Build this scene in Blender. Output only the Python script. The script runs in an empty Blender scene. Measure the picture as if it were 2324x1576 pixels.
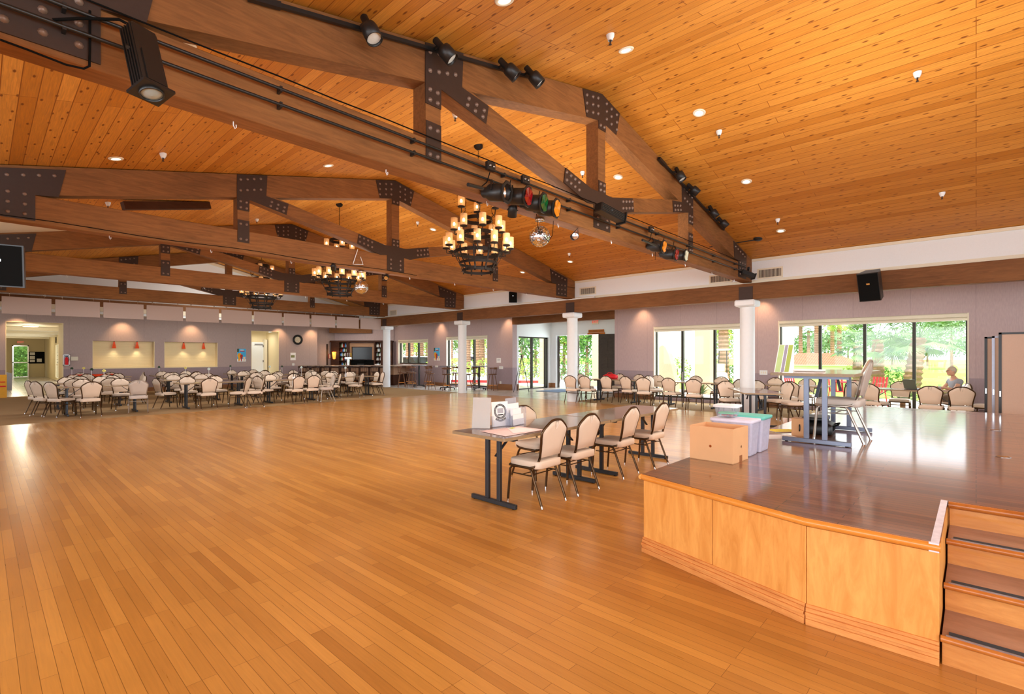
import bpy, math, random
from mathutils import Vector, Matrix
random.seed(7)
PI = math.pi
S = bpy.context.scene
COL = S.collection

# ------------------------------------------------------------------ camera
F_PX, YAW, HORIZON = 1128.7, math.radians(46.976), 807.33
CAMZ = 1.55
cd = bpy.data.cameras.new('camera')
cam = bpy.data.objects.new('camera', cd)
COL.objects.link(cam)
cam.location = (0, 0, CAMZ)
cam.rotation_euler = (PI / 2, 0, -YAW)
cd.sensor_width = 36.0
cd.lens = 36.0 * F_PX / 2324
cd.shift_y = (HORIZON - 788.0) / 2324
cd.clip_start = 0.05
cd.clip_end = 600
S.camera = cam

# ------------------------------------------------------------------ world, sun, exposure
S.view_settings.view_transform = 'Standard'
S.view_settings.look = 'None'
S.view_settings.gamma = 1.0
S.view_settings.use_curve_mapping = False
S.view_settings.exposure = 0.08
S.cycles.max_bounces = 8
S.cycles.diffuse_bounces = 4
S.cycles.glossy_bounces = 4
S.cycles.transparent_max_bounces = 24
S.cycles.sample_clamp_indirect = 4.0
S.cycles.caustics_reflective = False
S.cycles.caustics_refractive = False
S.cycles.use_denoising = True
W = bpy.data.worlds.new('sky')
S.world = W
W.use_nodes = True
wn = W.node_tree.nodes
bg = wn['Background']
sky = wn.new('ShaderNodeTexSky')
sky.sky_type = 'HOSEK_WILKIE'
sky.sun_direction = Vector((-0.45, -0.35, 0.82)).normalized()
sky.turbidity = 3.0
mx = wn.new('ShaderNodeMixRGB')
mx.inputs[0].default_value = 0.75
mx.inputs[2].default_value = (0.93, 0.97, 1.0, 1)
W.node_tree.links.new(sky.outputs[0], mx.inputs[1])
W.node_tree.links.new(mx.outputs[0], bg.inputs[0])
bg.inputs[1].default_value = 3.4


def lamp(kind, name, loc, energy, color=(1, 1, 1), aim=None, **kw):
    d = bpy.data.lights.new(name, kind)
    d.energy = energy
    d.color = color
    for k, v in kw.items():
        setattr(d, k, v)
    o = bpy.data.objects.new(name, d)
    o.location = loc
    if aim is not None:
        o.rotation_euler = Vector(aim).to_track_quat('-Z', 'Y').to_euler()
    COL.objects.link(o)
    return o


lamp('SUN', 'sun', (0, 0, 30), 5.0, (1.0, 0.95, 0.86), (0.45, 0.35, -0.82), angle=0.01)
DAY = (0.78, 0.89, 1.0)
WARM = (1.0, 0.80, 0.56)
# daylight entering through the glass on the window side (one lamp per group of panes)
for (y0, y1, z1, e) in ((-3.4, 3.35, 2.4, 420), (4.3, 8.3, 2.4, 240), (16.2, 19.6, 2.4, 170), (20.9, 22.9, 2.4, 70)):
    lamp('AREA', 'window_daylight', (16.9, (y0 + y1) / 2, 1.4), e, DAY, (-1, 0, -0.12), shape='RECTANGLE', size=abs(y1 - y0), size_y=2.1).visible_glossy = False
lamp('AREA', 'entrance_daylight', (20.2, 13.2, 1.4), 260, DAY, (-1, -0.1, -0.1), shape='RECTANGLE', size=3.2, size_y=2.3).visible_glossy = False
# added fill standing in for assumed windows behind and left of the photographer
lamp('AREA', 'rear_fill', (1.5, -5.2, 2.3), 360, (0.88, 0.94, 1.0), (0.22, 1, -0.05), shape='RECTANGLE', size=9, size_y=3.2)
lamp('AREA', 'side_fill', (-3.6, 1.5, 1.9), 330, (0.9, 0.95, 1.0), (1, 0.15, -0.05), shape='RECTANGLE', size=8, size_y=2.6)
# added hall fill without fixtures: points under the ridge, downward disks either side
for y, e in ((0.9, 330), (5.8, 330), (11.3, 240), (16.9, 170), (22.3, 150)):
    lamp('POINT', 'hall_fill', (6.6, y, 3.0 if y > 2 else 3.2), e, (1.0, 0.96, 0.90), shadow_soft_size=0.9).visible_glossy = False
for x in (3.0, 10.4):
    for y in (1.2, 7.1, 12.7, 18.4):
        if x < 5 and y < 2: continue
        lamp('AREA', 'hall_down_fill', (x, y, 3.3), 60, (0.97, 0.97, 1.0), (0, 0, -1), shape='DISK', size=2.6).visible_glossy = False

# ------------------------------------------------------------------ measuring helpers (a pixel of the photograph to a point)
SA, CA = math.sin(YAW), math.cos(YAW)


def ray(px, py):
    t = (px - 1162) / F_PX
    return SA + t * CA, CA - t * SA, (HORIZON - py) / F_PX


def at_z(px, py, z=0.0):
    x, y, c = ray(px, py)
    d = (z - CAMZ) / c
    return Vector((x * d, y * d, z))


def at_x(px, X, py=HORIZON):
    x, y, c = ray(px, py)
    d = X / x
    return Vector((X, y * d, CAMZ + c * d))


def at_y(px, Y, py=HORIZON):
    x, y, c = ray(px, py)
    d = Y / y
    return Vector((x * d, Y, CAMZ + c * d))


def at_d(px, py, d):
    x, y, c = ray(px, py)
    return Vector((x * d, y * d, CAMZ + c * d))


RX, RZ, RS = 6.6, 5.63, 0.2226      # ridge line and roof pitch


def roof_z(x):
    return RZ - RS * abs(x - RX)


def at_roof(px, py):
    x, y, c = ray(px, py)
    for sg in (1, -1):
        d = (RZ + RS * sg * RX - CAMZ) / (c + RS * sg * x)
        if d > 0 and sg * (x * d - RX) >= -0.01:
            return Vector((x * d, y * d, CAMZ + c * d))


# ------------------------------------------------------------------ mesh builder
class MB:
    def __init__(s):
        s.v, s.f, s.m, s.k, s.sm = [], [], [], 0, []

    def mat(s, k):
        s.k = k
        return s

    def add(s, vs, fs, smooth=False):
        n = len(s.v)
        s.v += [tuple(v) for v in vs]
        for f in fs:
            s.f.append([n + i for i in f])
            s.m.append(s.k)
            s.sm.append(smooth)
        return s

    def box(s, c, d, rz=0.0, b=0.0, M=None):
        """box centred at c with size d, optionally chamfered by b"""
        hx, hy, hz = d[0] / 2, d[1] / 2, d[2] / 2
        if b > 0:
            b = min(b, hx * .9, hy * .9, hz * .9)
            vs, fs = [], []
            idx = {}
            for sx in (-1, 1):
                for sy in (-1, 1):
                    for sz in (-1, 1):
                        for ax in range(3):
                            p = [sx * (hx - b), sy * (hy - b), sz * (hz - b)]
                            p[ax] = (sx * hx, sy * hy, sz * hz)[ax]
                            idx[(sx, sy, sz, ax)] = len(vs)
                            vs.append(p)
            I = lambda *a: idx[a]
            for q in (-1, 1):
                fs.append([I(q, -1, -1, 0), I(q, 1, -1, 0), I(q, 1, 1, 0), I(q, -1, 1, 0)][::q])
                fs.append([I(-1, q, -1, 1), I(-1, q, 1, 1), I(1, q, 1, 1), I(1, q, -1, 1)][::q])
                fs.append([I(-1, -1, q, 2), I(1, -1, q, 2), I(1, 1, q, 2), I(-1, 1, q, 2)][::q])
            for p in (-1, 1):
                for q in (-1, 1):
                    w = p * q
                    fs.append([I(p, q, -1, 0), I(p, q, -1, 1), I(p, q, 1, 1), I(p, q, 1, 0)][::w])
                    fs.append([I(-1, p, q, 1), I(-1, p, q, 2), I(1, p, q, 2), I(1, p, q, 1)][::w])
                    fs.append([I(p, -1, q, 2), I(p, -1, q, 0), I(p, 1, q, 0), I(p, 1, q, 2)][::w])
                    for r in (-1, 1):
                        fs.append([I(p, q, r, 0), I(p, q, r, 1), I(p, q, r, 2)][::p * q * r])
        else:
            vs = [(x, y, z) for x in (-hx, hx) for y in (-hy, hy) for z in (-hz, hz)]
            fs = [[0, 1, 3, 2], [4, 6, 7, 5], [0, 4, 5, 1], [2, 3, 7, 6], [0, 2, 6, 4], [1, 5, 7, 3]]
        R = Matrix.Rotation(rz, 3, 'Z') if M is None else M
        c = Vector(c)
        return s.add([R @ Vector(v) + c for v in vs], fs)

    def bb(s, x0, x1, y0, y1, z0, z1, b=0.0):
        return s.box(((x0 + x1) / 2, (y0 + y1) / 2, (z0 + z1) / 2), (abs(x1 - x0), abs(y1 - y0), abs(z1 - z0)), 0, b)

    def beam(s, p0, p1, w, h, up=(0, 0, 1), b=0.0):
        """rectangular bar from p0 to p1; w across, h along up"""
        p0, p1 = Vector(p0), Vector(p1)
        x = (p1 - p0)
        L = x.length
        x.normalize()
        y = Vector(up).cross(x).normalized()
        z = x.cross(y)
        M = Matrix((x, y, z)).transposed()
        return s.box((p0 + p1) / 2, (L, w, h), 0, b, M)

    def tube(s, pts, r, n=8, closed=False, caps=True):
        pts = [Vector(p) for p in pts]
        N = len(pts)
        rs = r if isinstance(r, (list, tuple)) else [r] * N
        vs, fs = [], []
        prev = None
        for i, p in enumerate(pts):
            if closed:
                t = pts[(i + 1) % N] - pts[i - 1]
            else:
                t = pts[min(i + 1, N - 1)] - pts[max(i - 1, 0)]
            t.normalize()
            if prev is None:
                a = Vector((0, 0, 1)) if abs(t.z) < .9 else Vector((1, 0, 0))
                u = t.cross(a).normalized()
            else:
                u = (prev - t * prev.dot(t)).normalized()
            prev = u
            w = t.cross(u)
            for k in range(n):
                an = 2 * PI * k / n
                vs.append(p + (u * math.cos(an) + w * math.sin(an)) * rs[i])
        M = N if closed else N - 1
        for i in range(M):
            for k in range(n):
                a, b2 = i * n + k, i * n + (k + 1) % n
                c, d = ((i + 1) % N) * n + (k + 1) % n, ((i + 1) % N) * n + k
                fs.append([a, b2, c, d])
        s.add(vs, fs, True)
        if caps and not closed:
            s.add(vs[:n], [list(range(n))[::-1]])
            s.add(vs[-n:], [list(range(n))])
        return s

    def cyl(s, p0, p1, r, r1=None, n=16, caps=True):
        return s.tube([p0, p1], [r, r if r1 is None else r1], n, False, caps)

    def lathe(s, prof, c=(0, 0, 0), n=20, M=None, smooth=True):
        vs, fs = [], []
        c = Vector(c)
        for r, z in prof:
            for k in range(n):
                a = 2 * PI * k / n
                v = Vector((r * math.cos(a), r * math.sin(a), z))
                vs.append((M @ v if M else v) + c)
        for i in range(len(prof) - 1):
            for k in range(n):
                fs.append([i * n + k, i * n + (k + 1) % n, (i + 1) * n + (k + 1) % n, (i + 1) * n + k])
        return s.add(vs, fs, smooth)

    def prism(s, poly, M, depth):
        """2D polygon placed by matrix M (4x4), extruded by depth along local z"""
        n = len(poly)
        vs = [M @ Vector((p[0], p[1], 0)) for p in poly] + [M @ Vector((p[0], p[1], depth)) for p in poly]
        fs = [list(range(n))[::-1], [n + i for i in range(n)]]
        fs += [[i, (i + 1) % n, n + (i + 1) % n, n + i] for i in range(n)]
        return s.add(vs, fs)

    def ball(s, c, r, n=12, sc=(1, 1, 1)):
        c = Vector(c)
        vs, fs = [], []
        m = max(4, n // 2)
        for i in range(m + 1):
            ph = PI * i / m
            for k in range(n):
                a = 2 * PI * k / n
                vs.append(c + Vector((r * sc[0] * math.sin(ph) * math.cos(a), r * sc[1] * math.sin(ph) * math.sin(a), r * sc[2] * math.cos(ph))))
        for i in range(m):
            for k in range(n):
                fs.append([i * n + k, (i + 1) * n + k, (i + 1) * n + (k + 1) % n, i * n + (k + 1) % n])
        return s.add(vs, fs, True)

    def build(s, name, mats, parent=None, tag=None):
        me = bpy.data.meshes.new(name)
        me.from_pydata(s.v, [], s.f)
        for m in (mats if isinstance(mats, (list, tuple)) else [mats]):
            me.materials.append(m)
        me.polygons.foreach_set('material_index', s.m)
        me.polygons.foreach_set('use_smooth', s.sm)
        me.update()
        o = bpy.data.objects.new(name, me)
        COL.objects.link(o)
        if parent is not None:
            o.parent = parent
        return o


def tag(o, label=None, cat=None, group=None, kind=None):
    if label: o['label'] = label
    if cat: o['category'] = cat
    if group: o['group'] = group
    if kind: o['kind'] = kind
    return o


def thing(name, label, cat, loc=(0, 0, 0), rz=0.0, group=None):
    o = bpy.data.objects.new(name, None)
    o.empty_display_size = 0.1
    o.location = loc
    o.rotation_euler = (0, 0, rz)
    COL.objects.link(o)
    return tag(o, label, cat, group)


def kids(o):
    return [c for c in bpy.data.objects if c.parent == o]


KCACHE = {}


def copy_tree(o, parent=None):
    if o.name not in KCACHE:
        KCACHE[o.name] = kids(o)
    c = o.copy()
    COL.objects.link(c)
    c.parent = parent
    for ch in KCACHE[o.name]:
        copy_tree(ch, c)
    return c


def dup(o, loc, rz, label, group=None):
    c = copy_tree(o)
    c.location = loc
    c.rotation_euler = (0, 0, rz)
    c['label'] = label
    if group: c['group'] = group
    return c


def struct(name, mb, m):
    return tag(mb.build(name, m), kind='structure')


# ------------------------------------------------------------------ materials
def srgb(r, g, b):
    f = lambda c: (c / 255 / 12.92) if c / 255 <= .04045 else ((c / 255 + .055) / 1.055) ** 2.4
    return (f(r), f(g), f(b), 1)


def mat(name, col, rough=.6, metal=0.0, spec=.5, coat=0.0, emis=None, es=0.0, crough=.05, noise=None, alpha=None, trans=0.0):
    m = bpy.data.materials.new(name)
    m.use_nodes = True
    nt = m.node_tree
    p = nt.nodes['Principled BSDF']
    p.inputs['Base Color'].default_value = col
    p.inputs['Roughness'].default_value = rough
    p.inputs['Metallic'].default_value = metal
    p.inputs['Specular IOR Level'].default_value = spec
    p.inputs['Coat Weight'].default_value = coat
    p.inputs['Coat Roughness'].default_value = crough
    p.inputs['Transmission Weight'].default_value = trans
    if emis:
        p.inputs['Emission Color'].default_value = emis
        p.inputs['Emission Strength'].default_value = es
    if alpha is not None:
        p.inputs['Alpha'].default_value = alpha
    # a little procedural variation on every surface
    sc, amt = noise if noise else (18.0, 0.10)
    tc = nt.nodes.new('ShaderNodeTexCoord')
    n = nt.nodes.new('ShaderNodeTexNoise')
    n.inputs['Scale'].default_value = sc
    n.inputs['Detail'].default_value = 3
    r = nt.nodes.new('ShaderNodeMapRange')
    r.inputs['To Min'].default_value = 1 - amt
    r.inputs['To Max'].default_value = 1 + amt
    h = nt.nodes.new('ShaderNodeHueSaturation')
    h.inputs['Color'].default_value = col
    nt.links.new(tc.outputs['Object'], n.inputs['Vector'])
    nt.links.new(n.outputs['Fac'], r.inputs['Value'])
    nt.links.new(r.outputs[0], h.inputs['Value'])
    nt.links.new(h.outputs[0], p.inputs['Base Color'])
    return m


class NT:
    """small node tree helper"""
    def __init__(s, m):
        s.t = m.node_tree
        s.p = s.t.nodes['Principled BSDF']

    def n(s, typ, **kw):
        o = s.t.nodes.new('ShaderNode' + typ)
        for k, v in kw.items():
            if k in o.inputs: o.inputs[k].default_value = v
            else: setattr(o, k, v)
        return o

    def l(s, a, b):
        s.t.links.new(a, b)

    def math(s, op, a, b=None):
        o = s.n('Math')
        o.operation = op
        for i, v in enumerate((a, b)):
            if v is None: continue
            if isinstance(v, (int, float)): o.inputs[i].default_value = v
            else: s.l(v, o.inputs[i])
        return o.outputs[0]

    def mix(s, fac, a, b, mode='MIX'):
        o = s.n('MixRGB')
        o.blend_type = mode
        for i, v in enumerate((fac, a, b)):
            if isinstance(v, (int, float)): o.inputs[i].default_value = v
            elif isinstance(v, tuple): o.inputs[i].default_value = v
            else: s.l(v, o.inputs[i])
        return o.outputs[0]

    def ramp(s, fac, stops):
        o = s.n('ValToRGB')
        el = o.color_ramp.elements
        while len(el) < len(stops): el.new(.5)
        for e, (p, c) in zip(el, stops):
            e.position = p
            e.color = c
        s.l(fac, o.inputs[0])
        return o.outputs[0]


def planks(name, c1, c2, cgap, width, length, rough=.4, coat=0.0, axis='Y', knots=0.0, gap=.03, grain=.25, spec=.5, blotch=0.0, crough=.05):
    """boards running along a world axis; colour differs per board, with grain and knots"""
    m = mat(name, c1, rough, spec=spec, coat=coat, crough=crough)
    t = NT(m)
    tc = t.n('TexCoord')
    sp = t.n('SeparateXYZ')
    t.l(tc.outputs['Object'], sp.inputs[0])
    a, b = (sp.outputs[1], sp.outputs[0]) if axis == 'Y' else (sp.outputs[0], sp.outputs[1])
    cb = t.n('CombineXYZ')
    t.l(a, cb.inputs[0]); t.l(b, cb.inputs[1])
    br = t.n('TexBrick', Color1=(0, 0, 0, 1), Color2=(1, 1, 1, 1), Mortar=(.5, .5, .5, 1), Scale=1.0)
    br.inputs['Mortar Size'].default_value = width * gap
    br.inputs['Mortar Smooth'].default_value = .3
    br.inputs['Brick Width'].default_value = length
    br.inputs['Row Height'].default_value = width
    br.offset = .37
    br.offset_frequency = 3
    t.l(cb.outputs[0], br.inputs[0])
    # second random value per row, so that joints do not line up in tone
    row = t.math('FLOOR', t.math('DIVIDE', b, width))
    wn_ = t.n('TexWhiteNoise')
    wn_.noise_dimensions = '1D'
    t.l(row, wn_.inputs['W'])
    v = t.math('ADD', t.math('MULTIPLY', br.outputs[0], .6), t.math('MULTIPLY', wn_.outputs[0], .4))
    base = t.mix(v, c1, c2)
    # grain stretched along the board
    mp = t.n('Mapping')
    mp.inputs['Scale'].default_value = (1.2, 26, 1)
    t.l(cb.outputs[0], mp.inputs[0])
    gn = t.n('TexNoise', Scale=3.0, Detail=5.0, Roughness=.6, Distortion=.6)
    t.l(mp.outputs[0], gn.inputs[0])
    g = t.ramp(gn.outputs['Fac'], [(.3, (1 - grain,) * 3 + (1,)), (.7, (1 + grain * .3,) * 3 + (1,))])
    base = t.mix(1.0, base, g, 'MULTIPLY')
    if blotch:
        bn = t.n('TexNoise', Scale=.8, Detail=4.0)
        t.l(tc.outputs['Object'], bn.inputs[0])
        q = t.ramp(bn.outputs['Fac'], [(.35, (1 - blotch,) * 3 + (1,)), (.65, (1.05, 1.05, 1.05, 1))])
        base = t.mix(1.0, base, q, 'MULTIPLY')
    if knots:
        mk = t.n('Mapping')
        mk.inputs['Scale'].default_value = (2.2, 6.5, 1)
        t.l(cb.outputs[0], mk.inputs[0])
        vo = t.n('TexVoronoi', Scale=1.0)
        vo.voronoi_dimensions = '2D'
        t.l(mk.outputs[0], vo.inputs[0])
        kk = t.ramp(vo.outputs['Distance'], [(.05, (knots, knots, knots, 1)), (.10, (0, 0, 0, 1))])
        base = t.mix(kk, base, (c1[0] * .22, c1[1] * .13, c1[2] * .12, 1))
    base = t.mix(br.outputs['Fac'], base, cgap)
    t.l(base, t.p.inputs['Base Color'])
    rr = t.n('MapRange')
    rr.inputs['To Min'].default_value = rough * .75
    rr.inputs['To Max'].default_value = rough * 1.3
    t.l(gn.outputs['Fac'], rr.inputs['Value'])
    t.l(rr.outputs[0], t.p.inputs['Roughness'])
    bm = t.n('Bump', Strength=.12, Distance=.004)
    hh = t.math('SUBTRACT', 1.0, br.outputs['Fac'])
    t.l(hh, bm.inputs['Height'])
    t.l(bm.outputs[0], t.p.inputs['Normal'])
    return m


def timber(name, c1, c2, rough=.65, scale=(2, 14, 14), streak=.5, spec=.3, coat=0):
    m = mat(name, c1, rough, spec=spec, coat=coat)
    t = NT(m)
    tc = t.n('TexCoord')
    mp = t.n('Mapping')
    mp.inputs['Scale'].default_value = scale
    t.l(tc.outputs['Object'], mp.inputs[0])
    n1 = t.n('TexNoise', Scale=1.6, Detail=6.0, Roughness=.65, Distortion=.8)
    t.l(mp.outputs[0], n1.inputs[0])
    n2 = t.n('TexNoise', Scale=.7, Detail=2.0)
    t.l(tc.outputs['Object'], n2.inputs[0])
    v = t.math('ADD', t.math('MULTIPLY', n1.outputs['Fac'], streak), t.math('MULTIPLY', n2.outputs['Fac'], 1 - streak))
    c = t.ramp(v, [(.33, c1), (.66, c2)])
    t.l(c, t.p.inputs['Base Color'])
    return m


def glass_mat(name, tint=(1, 1, 1, 1), refl=.08):
    m = bpy.data.materials.new(name)
    m.use_nodes = True
    nt = m.node_tree
    nt.nodes.remove(nt.nodes['Principled BSDF'])
    out = nt.nodes['Material Output']
    tr = nt.nodes.new('ShaderNodeBsdfTransparent')
    tr.inputs[0].default_value = tint
    gl = nt.nodes.new('ShaderNodeBsdfGlossy')
    gl.inputs['Roughness'].default_value = .03
    fr = nt.nodes.new('ShaderNodeLayerWeight')
    fr.inputs[0].default_value = .5
    pw = nt.nodes.new('ShaderNodeMath')
    pw.operation = 'POWER'
    pw.inputs[1].default_value = 4
    nt.links.new(fr.outputs['Facing'], pw.inputs[0])
    mxs = nt.nodes.new('ShaderNodeMixShader')
    mu = nt.nodes.new('ShaderNodeMath')
    mu.operation = 'MULTIPLY_ADD'
    mu.inputs[1].default_value = .5
    mu.inputs[2].default_value = refl * .4
    nt.links.new(pw.outputs[0], mu.inputs[0])
    nt.links.new(mu.outputs[0], mxs.inputs[0])
    nt.links.new(tr.outputs[0], mxs.inputs[1])
    nt.links.new(gl.outputs[0], mxs.inputs[2])
    nt.links.new(mxs.outputs[0], out.inputs[0])
    return m


def clear_mat(name, col, opac):
    """milky or tinted see-through plastic or glass"""
    m = bpy.data.materials.new(name)
    m.use_nodes = True
    nt = m.node_tree
    p = nt.nodes['Principled BSDF']
    p.inputs['Base Color'].default_value = col
    p.inputs['Roughness'].default_value = .25
    p.inputs['Subsurface Weight'].default_value = 0
    tr = nt.nodes.new('ShaderNodeBsdfTransparent')
    tr.inputs[0].default_value = (min(1, col[0] * .3 + .7), min(1, col[1] * .3 + .7), min(1, col[2] * .3 + .7), 1)
    n = nt.nodes.new('ShaderNodeTexNoise')
    n.inputs['Scale'].default_value = 9
    mr = nt.nodes.new('ShaderNodeMapRange')
    mr.inputs['To Min'].default_value = opac * .85
    mr.inputs['To Max'].default_value = min(1, opac * 1.15)
    mxs = nt.nodes.new('ShaderNodeMixShader')
    nt.links.new(n.outputs[0], mr.inputs[0])
    nt.links.new(mr.outputs[0], mxs.inputs[0])
    nt.links.new(tr.outputs[0], mxs.inputs[1])
    nt.links.new(p.outputs[0], mxs.inputs[2])
    nt.links.new(mxs.outputs[0], nt.nodes['Material Output'].inputs[0])
    return m


def wallpaper(name, up, low, zsplit=1.0, seam=1.22, axis=1):
    """fabric wall covering: vertical seams, a fine weave, and a darker dado below the rail line"""
    m = mat(name, up, .8, spec=.2)
    t = NT(m)
    tc = t.n('TexCoord')
    sp = t.n('SeparateXYZ')
    t.l(tc.outputs['Object'], sp.inputs[0])
    fine = t.n('TexNoise', Scale=60.0, Detail=2.0)
    mp = t.n('Mapping')
    mp.inputs['Scale'].default_value = (1, 1, .15)
    t.l(tc.outputs['Object'], mp.inputs[0])
    t.l(mp.outputs[0], fine.inputs[0])
    lowf = t.math('LESS_THAN', sp.outputs[2], zsplit)
    c = t.mix(lowf, up, low)
    q = t.ramp(fine.outputs['Fac'], [(.3, (.93, .93, .93, 1)), (.7, (1.05, 1.05, 1.05, 1))])
    c = t.mix(1.0, c, q, 'MULTIPLY')
    fr = t.math('FRACT', t.math('DIVIDE', sp.outputs[axis], seam))
    ln = t.math('LESS_THAN', fr, .008)
    rail = t.math('LESS_THAN', t.math('ABSOLUTE', t.math('SUBTRACT', sp.outputs[2], zsplit)), .006)
    c = t.mix(t.math('MULTIPLY', t.math('MAXIMUM', ln, rail), .35), c, (low[0] * .5, low[1] * .5, low[2] * .5, 1))
    t.l(c, t.p.inputs['Base Color'])
    return m


M = {}
M['ceiling'] = planks('ceiling_boards', srgb(218, 150, 64), srgb(184, 114, 34), srgb(140, 80, 26), .14, 3.6, .5, knots=.9, gap=.035, grain=.3, spec=.25)
M['floor'] = planks('dance_floor_oak', srgb(208, 148, 68), srgb(172, 114, 46), srgb(126, 82, 32), .066, .9, .3, coat=.35, crough=.15, gap=.022, spec=.42, grain=.12, blotch=.08)
M['stage_top'] = planks('stage_boards', srgb(154, 96, 50), srgb(108, 62, 30), srgb(60, 34, 18), .057, .9, .3, coat=.9, crough=.1, gap=.05, grain=.35, blotch=.15)
M['ply'] = timber('birch_ply', srgb(236, 174, 94), srgb(206, 134, 58), .4, (9, 9, 1.6), .7, coat=.15)
M['stair_oak'] = timber('stair_oak', srgb(222, 158, 86), srgb(186, 116, 56), .3, (9, 1.4, 9), .7, coat=.3)
M['tread'] = timber('worn_tread', srgb(176, 136, 110), srgb(126, 88, 64), .3, (6, 1.4, 6), .6, coat=.2)
M['nosing'] = timber('nosing_wood', srgb(198, 124, 54), srgb(160, 90, 36), .3, (5, 5, 5), .5, coat=.3)
M['truss'] = timber('truss_timber', srgb(98, 63, 34), srgb(148, 99, 56), .7, (1.6, 16, 16), .55)
M['beam'] = timber('support_beam_timber', srgb(96, 62, 36), srgb(134, 90, 54), .7, (14, 1.6, 16), .55)
M['steel'] = mat('dark_steel', srgb(66, 52, 46), .5, .35, noise=(30, .12))
M['iron'] = mat('black_iron', srgb(38, 32, 28), .45, .6)
M['black'] = mat('black_paint', srgb(28, 30, 31), .38)
M['blackmatte'] = mat('black_matte', srgb(14, 15, 15), .9, spec=.15)
M['wall'] = wallpaper('mauve_wall_x', srgb(182, 162, 162), srgb(156, 140, 146))
M['wall_far'] = wallpaper('mauve_wall_y', srgb(172, 153, 148), srgb(148, 132, 136), axis=0)
M['white'] = mat('white_paint', srgb(224, 228, 230), .7, spec=.2, noise=(40, .03))
M['white_trim'] = mat('cream_trim', srgb(222, 214, 192), .6, noise=(40, .04))
M['column'] = mat('column_white', srgb(226, 232, 234), .5, noise=(12, .03))
M['cream'] = mat('cream_wall', srgb(226, 210, 170), .8, spec=.2, noise=(30, .03))
M['carpet'] = mat('brown_carpet', srgb(156, 128, 90), .95, spec=.1, noise=(120, .25))
M['tile'] = mat('pale_tile', srgb(196, 190, 184), .3, noise=(6, .08))
M['frame'] = mat('bronze_frame', srgb(60, 58, 50), .4, .5)
M['glass'] = glass_mat('window_glass')
M['brown'] = timber('baseboard_brown', srgb(126, 86, 56), srgb(150, 106, 72), .6, (6, 1, 6))
M['dark_wood'] = timber('dark_walnut', srgb(52, 28, 16), srgb(74, 42, 24), .45, (3, 3, 12), .6)

M['red_orange'] = mat('red_orange_cloth', srgb(226, 66, 26), .7)
M['brass'] = mat('brass', srgb(190, 140, 60), .3, .9)
M['nosing_l'] = timber('light_nosing', srgb(226, 154, 66), srgb(208, 130, 48), .3, (4, 4, 4), .5, coat=.3)
M['grip'] = mat('black_grip', srgb(46, 52, 58), .9)
M['tape'] = mat('white_tape', srgb(216, 212, 220), .5, noise=(30, .25))
M['chrome_worn'] = mat('worn_metal_strip', srgb(150, 146, 148), .35, .5, noise=(30, .4))


def tile_mat():
    m = mat('stone_tile', srgb(200, 192, 184), .22, noise=(5, .1))
    t = NT(m)
    tc = t.n('TexCoord')
    br = t.n('TexBrick', Color1=srgb(190, 180, 168), Color2=srgb(214, 206, 196), Mortar=srgb(150, 142, 134), Scale=1.0)
    br.inputs['Mortar Size'].default_value = .008
    br.inputs['Brick Width'].default_value = .6
    br.inputs['Row Height'].default_value = .3
    t.l(tc.outputs['Object'], br.inputs[0])
    n = t.n('TexNoise', Scale=4.0, Detail=5.0)
    t.l(tc.outputs['Object'], n.inputs[0])
    q = t.ramp(n.outputs['Fac'], [(.35, (.86, .84, .82, 1)), (.65, (1.05, 1.05, 1.05, 1))])
    t.l(t.mix(1.0, br.outputs[0], q, 'MULTIPLY'), t.p.inputs['Base Color'])
    return m


M['tile'] = tile_mat()

# ------------------------------------------------------------------ the room shell
WX = 16.2          # inner face of the window wall
CX = 13.67         # column line
FY = 26.4          # far wall
CY = [4.363 + 5.61 * i for i in range(4)]
L0, B0 = -4.0, -5.6    # left and rear limits of the hall

struct('floor', MB().bb(L0, CX, B0, CY[2] + .15, -.1, 0), M['floor'])
m = MB().bb(L0, CX, CY[2] + .15, FY + .9, -.1, -.002)
m.bb(CX, WX + .3, B0, 10.0, -.1, -.002)
struct('floor_carpet', m, M['carpet'])
m = MB().bb(CX, 19.4, 10.0, 25, -.1, -.003).bb(CX, WX + .1, 25, FY + 1, -.1, -.003)
m.bb(L0, 3.4, FY, 50, -.1, .001)
struct('floor_tile', m, M['tile'])

# roof boards: two slopes
m = MB()
for x in (L0, 17.2):
    z = roof_z(x)
    m.add([(RX, B0, RZ), (RX, 24.0, RZ), (x, 24.0, z), (x, B0, z), (RX, B0, RZ + .1), (RX, 24.0, RZ + .1), (x, 24.0, z + .1), (x, B0, z + .1)],
          [[0, 1, 2, 3], [4, 5, 6, 7], [0, 1, 5, 4], [2, 3, 7, 6]])
struct('ceiling', m, M['ceiling'])
# painted strip of ceiling above the left bay, between the second and third truss
m = MB()
for (x0, x1) in ((-.6, 1.15),):
    m.add([(x0, 12.4, roof_z(x0) - .02), (x1, 12.4, roof_z(x1) - .02), (x1 + .25, 15.6, roof_z(x1 + .25) - .02), (x0, 15.6, roof_z(x0) - .02)], [[0, 1, 2, 3]])
struct('ceiling_cream_strip', m, M['white_trim'])
# clerestory band over the column line, with its cream edge
m = MB().bb(CX + .02, CX + .14, B0, 24.0, 3.40, roof_z(CX) + .02)
struct('wall_clerestory', m, M['white'])
struct('trim_1', MB().bb(CX - .01, CX + .03, B0, 23.9, roof_z(CX) - .075, roof_z(CX) - .01), M['white_trim'])
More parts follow.
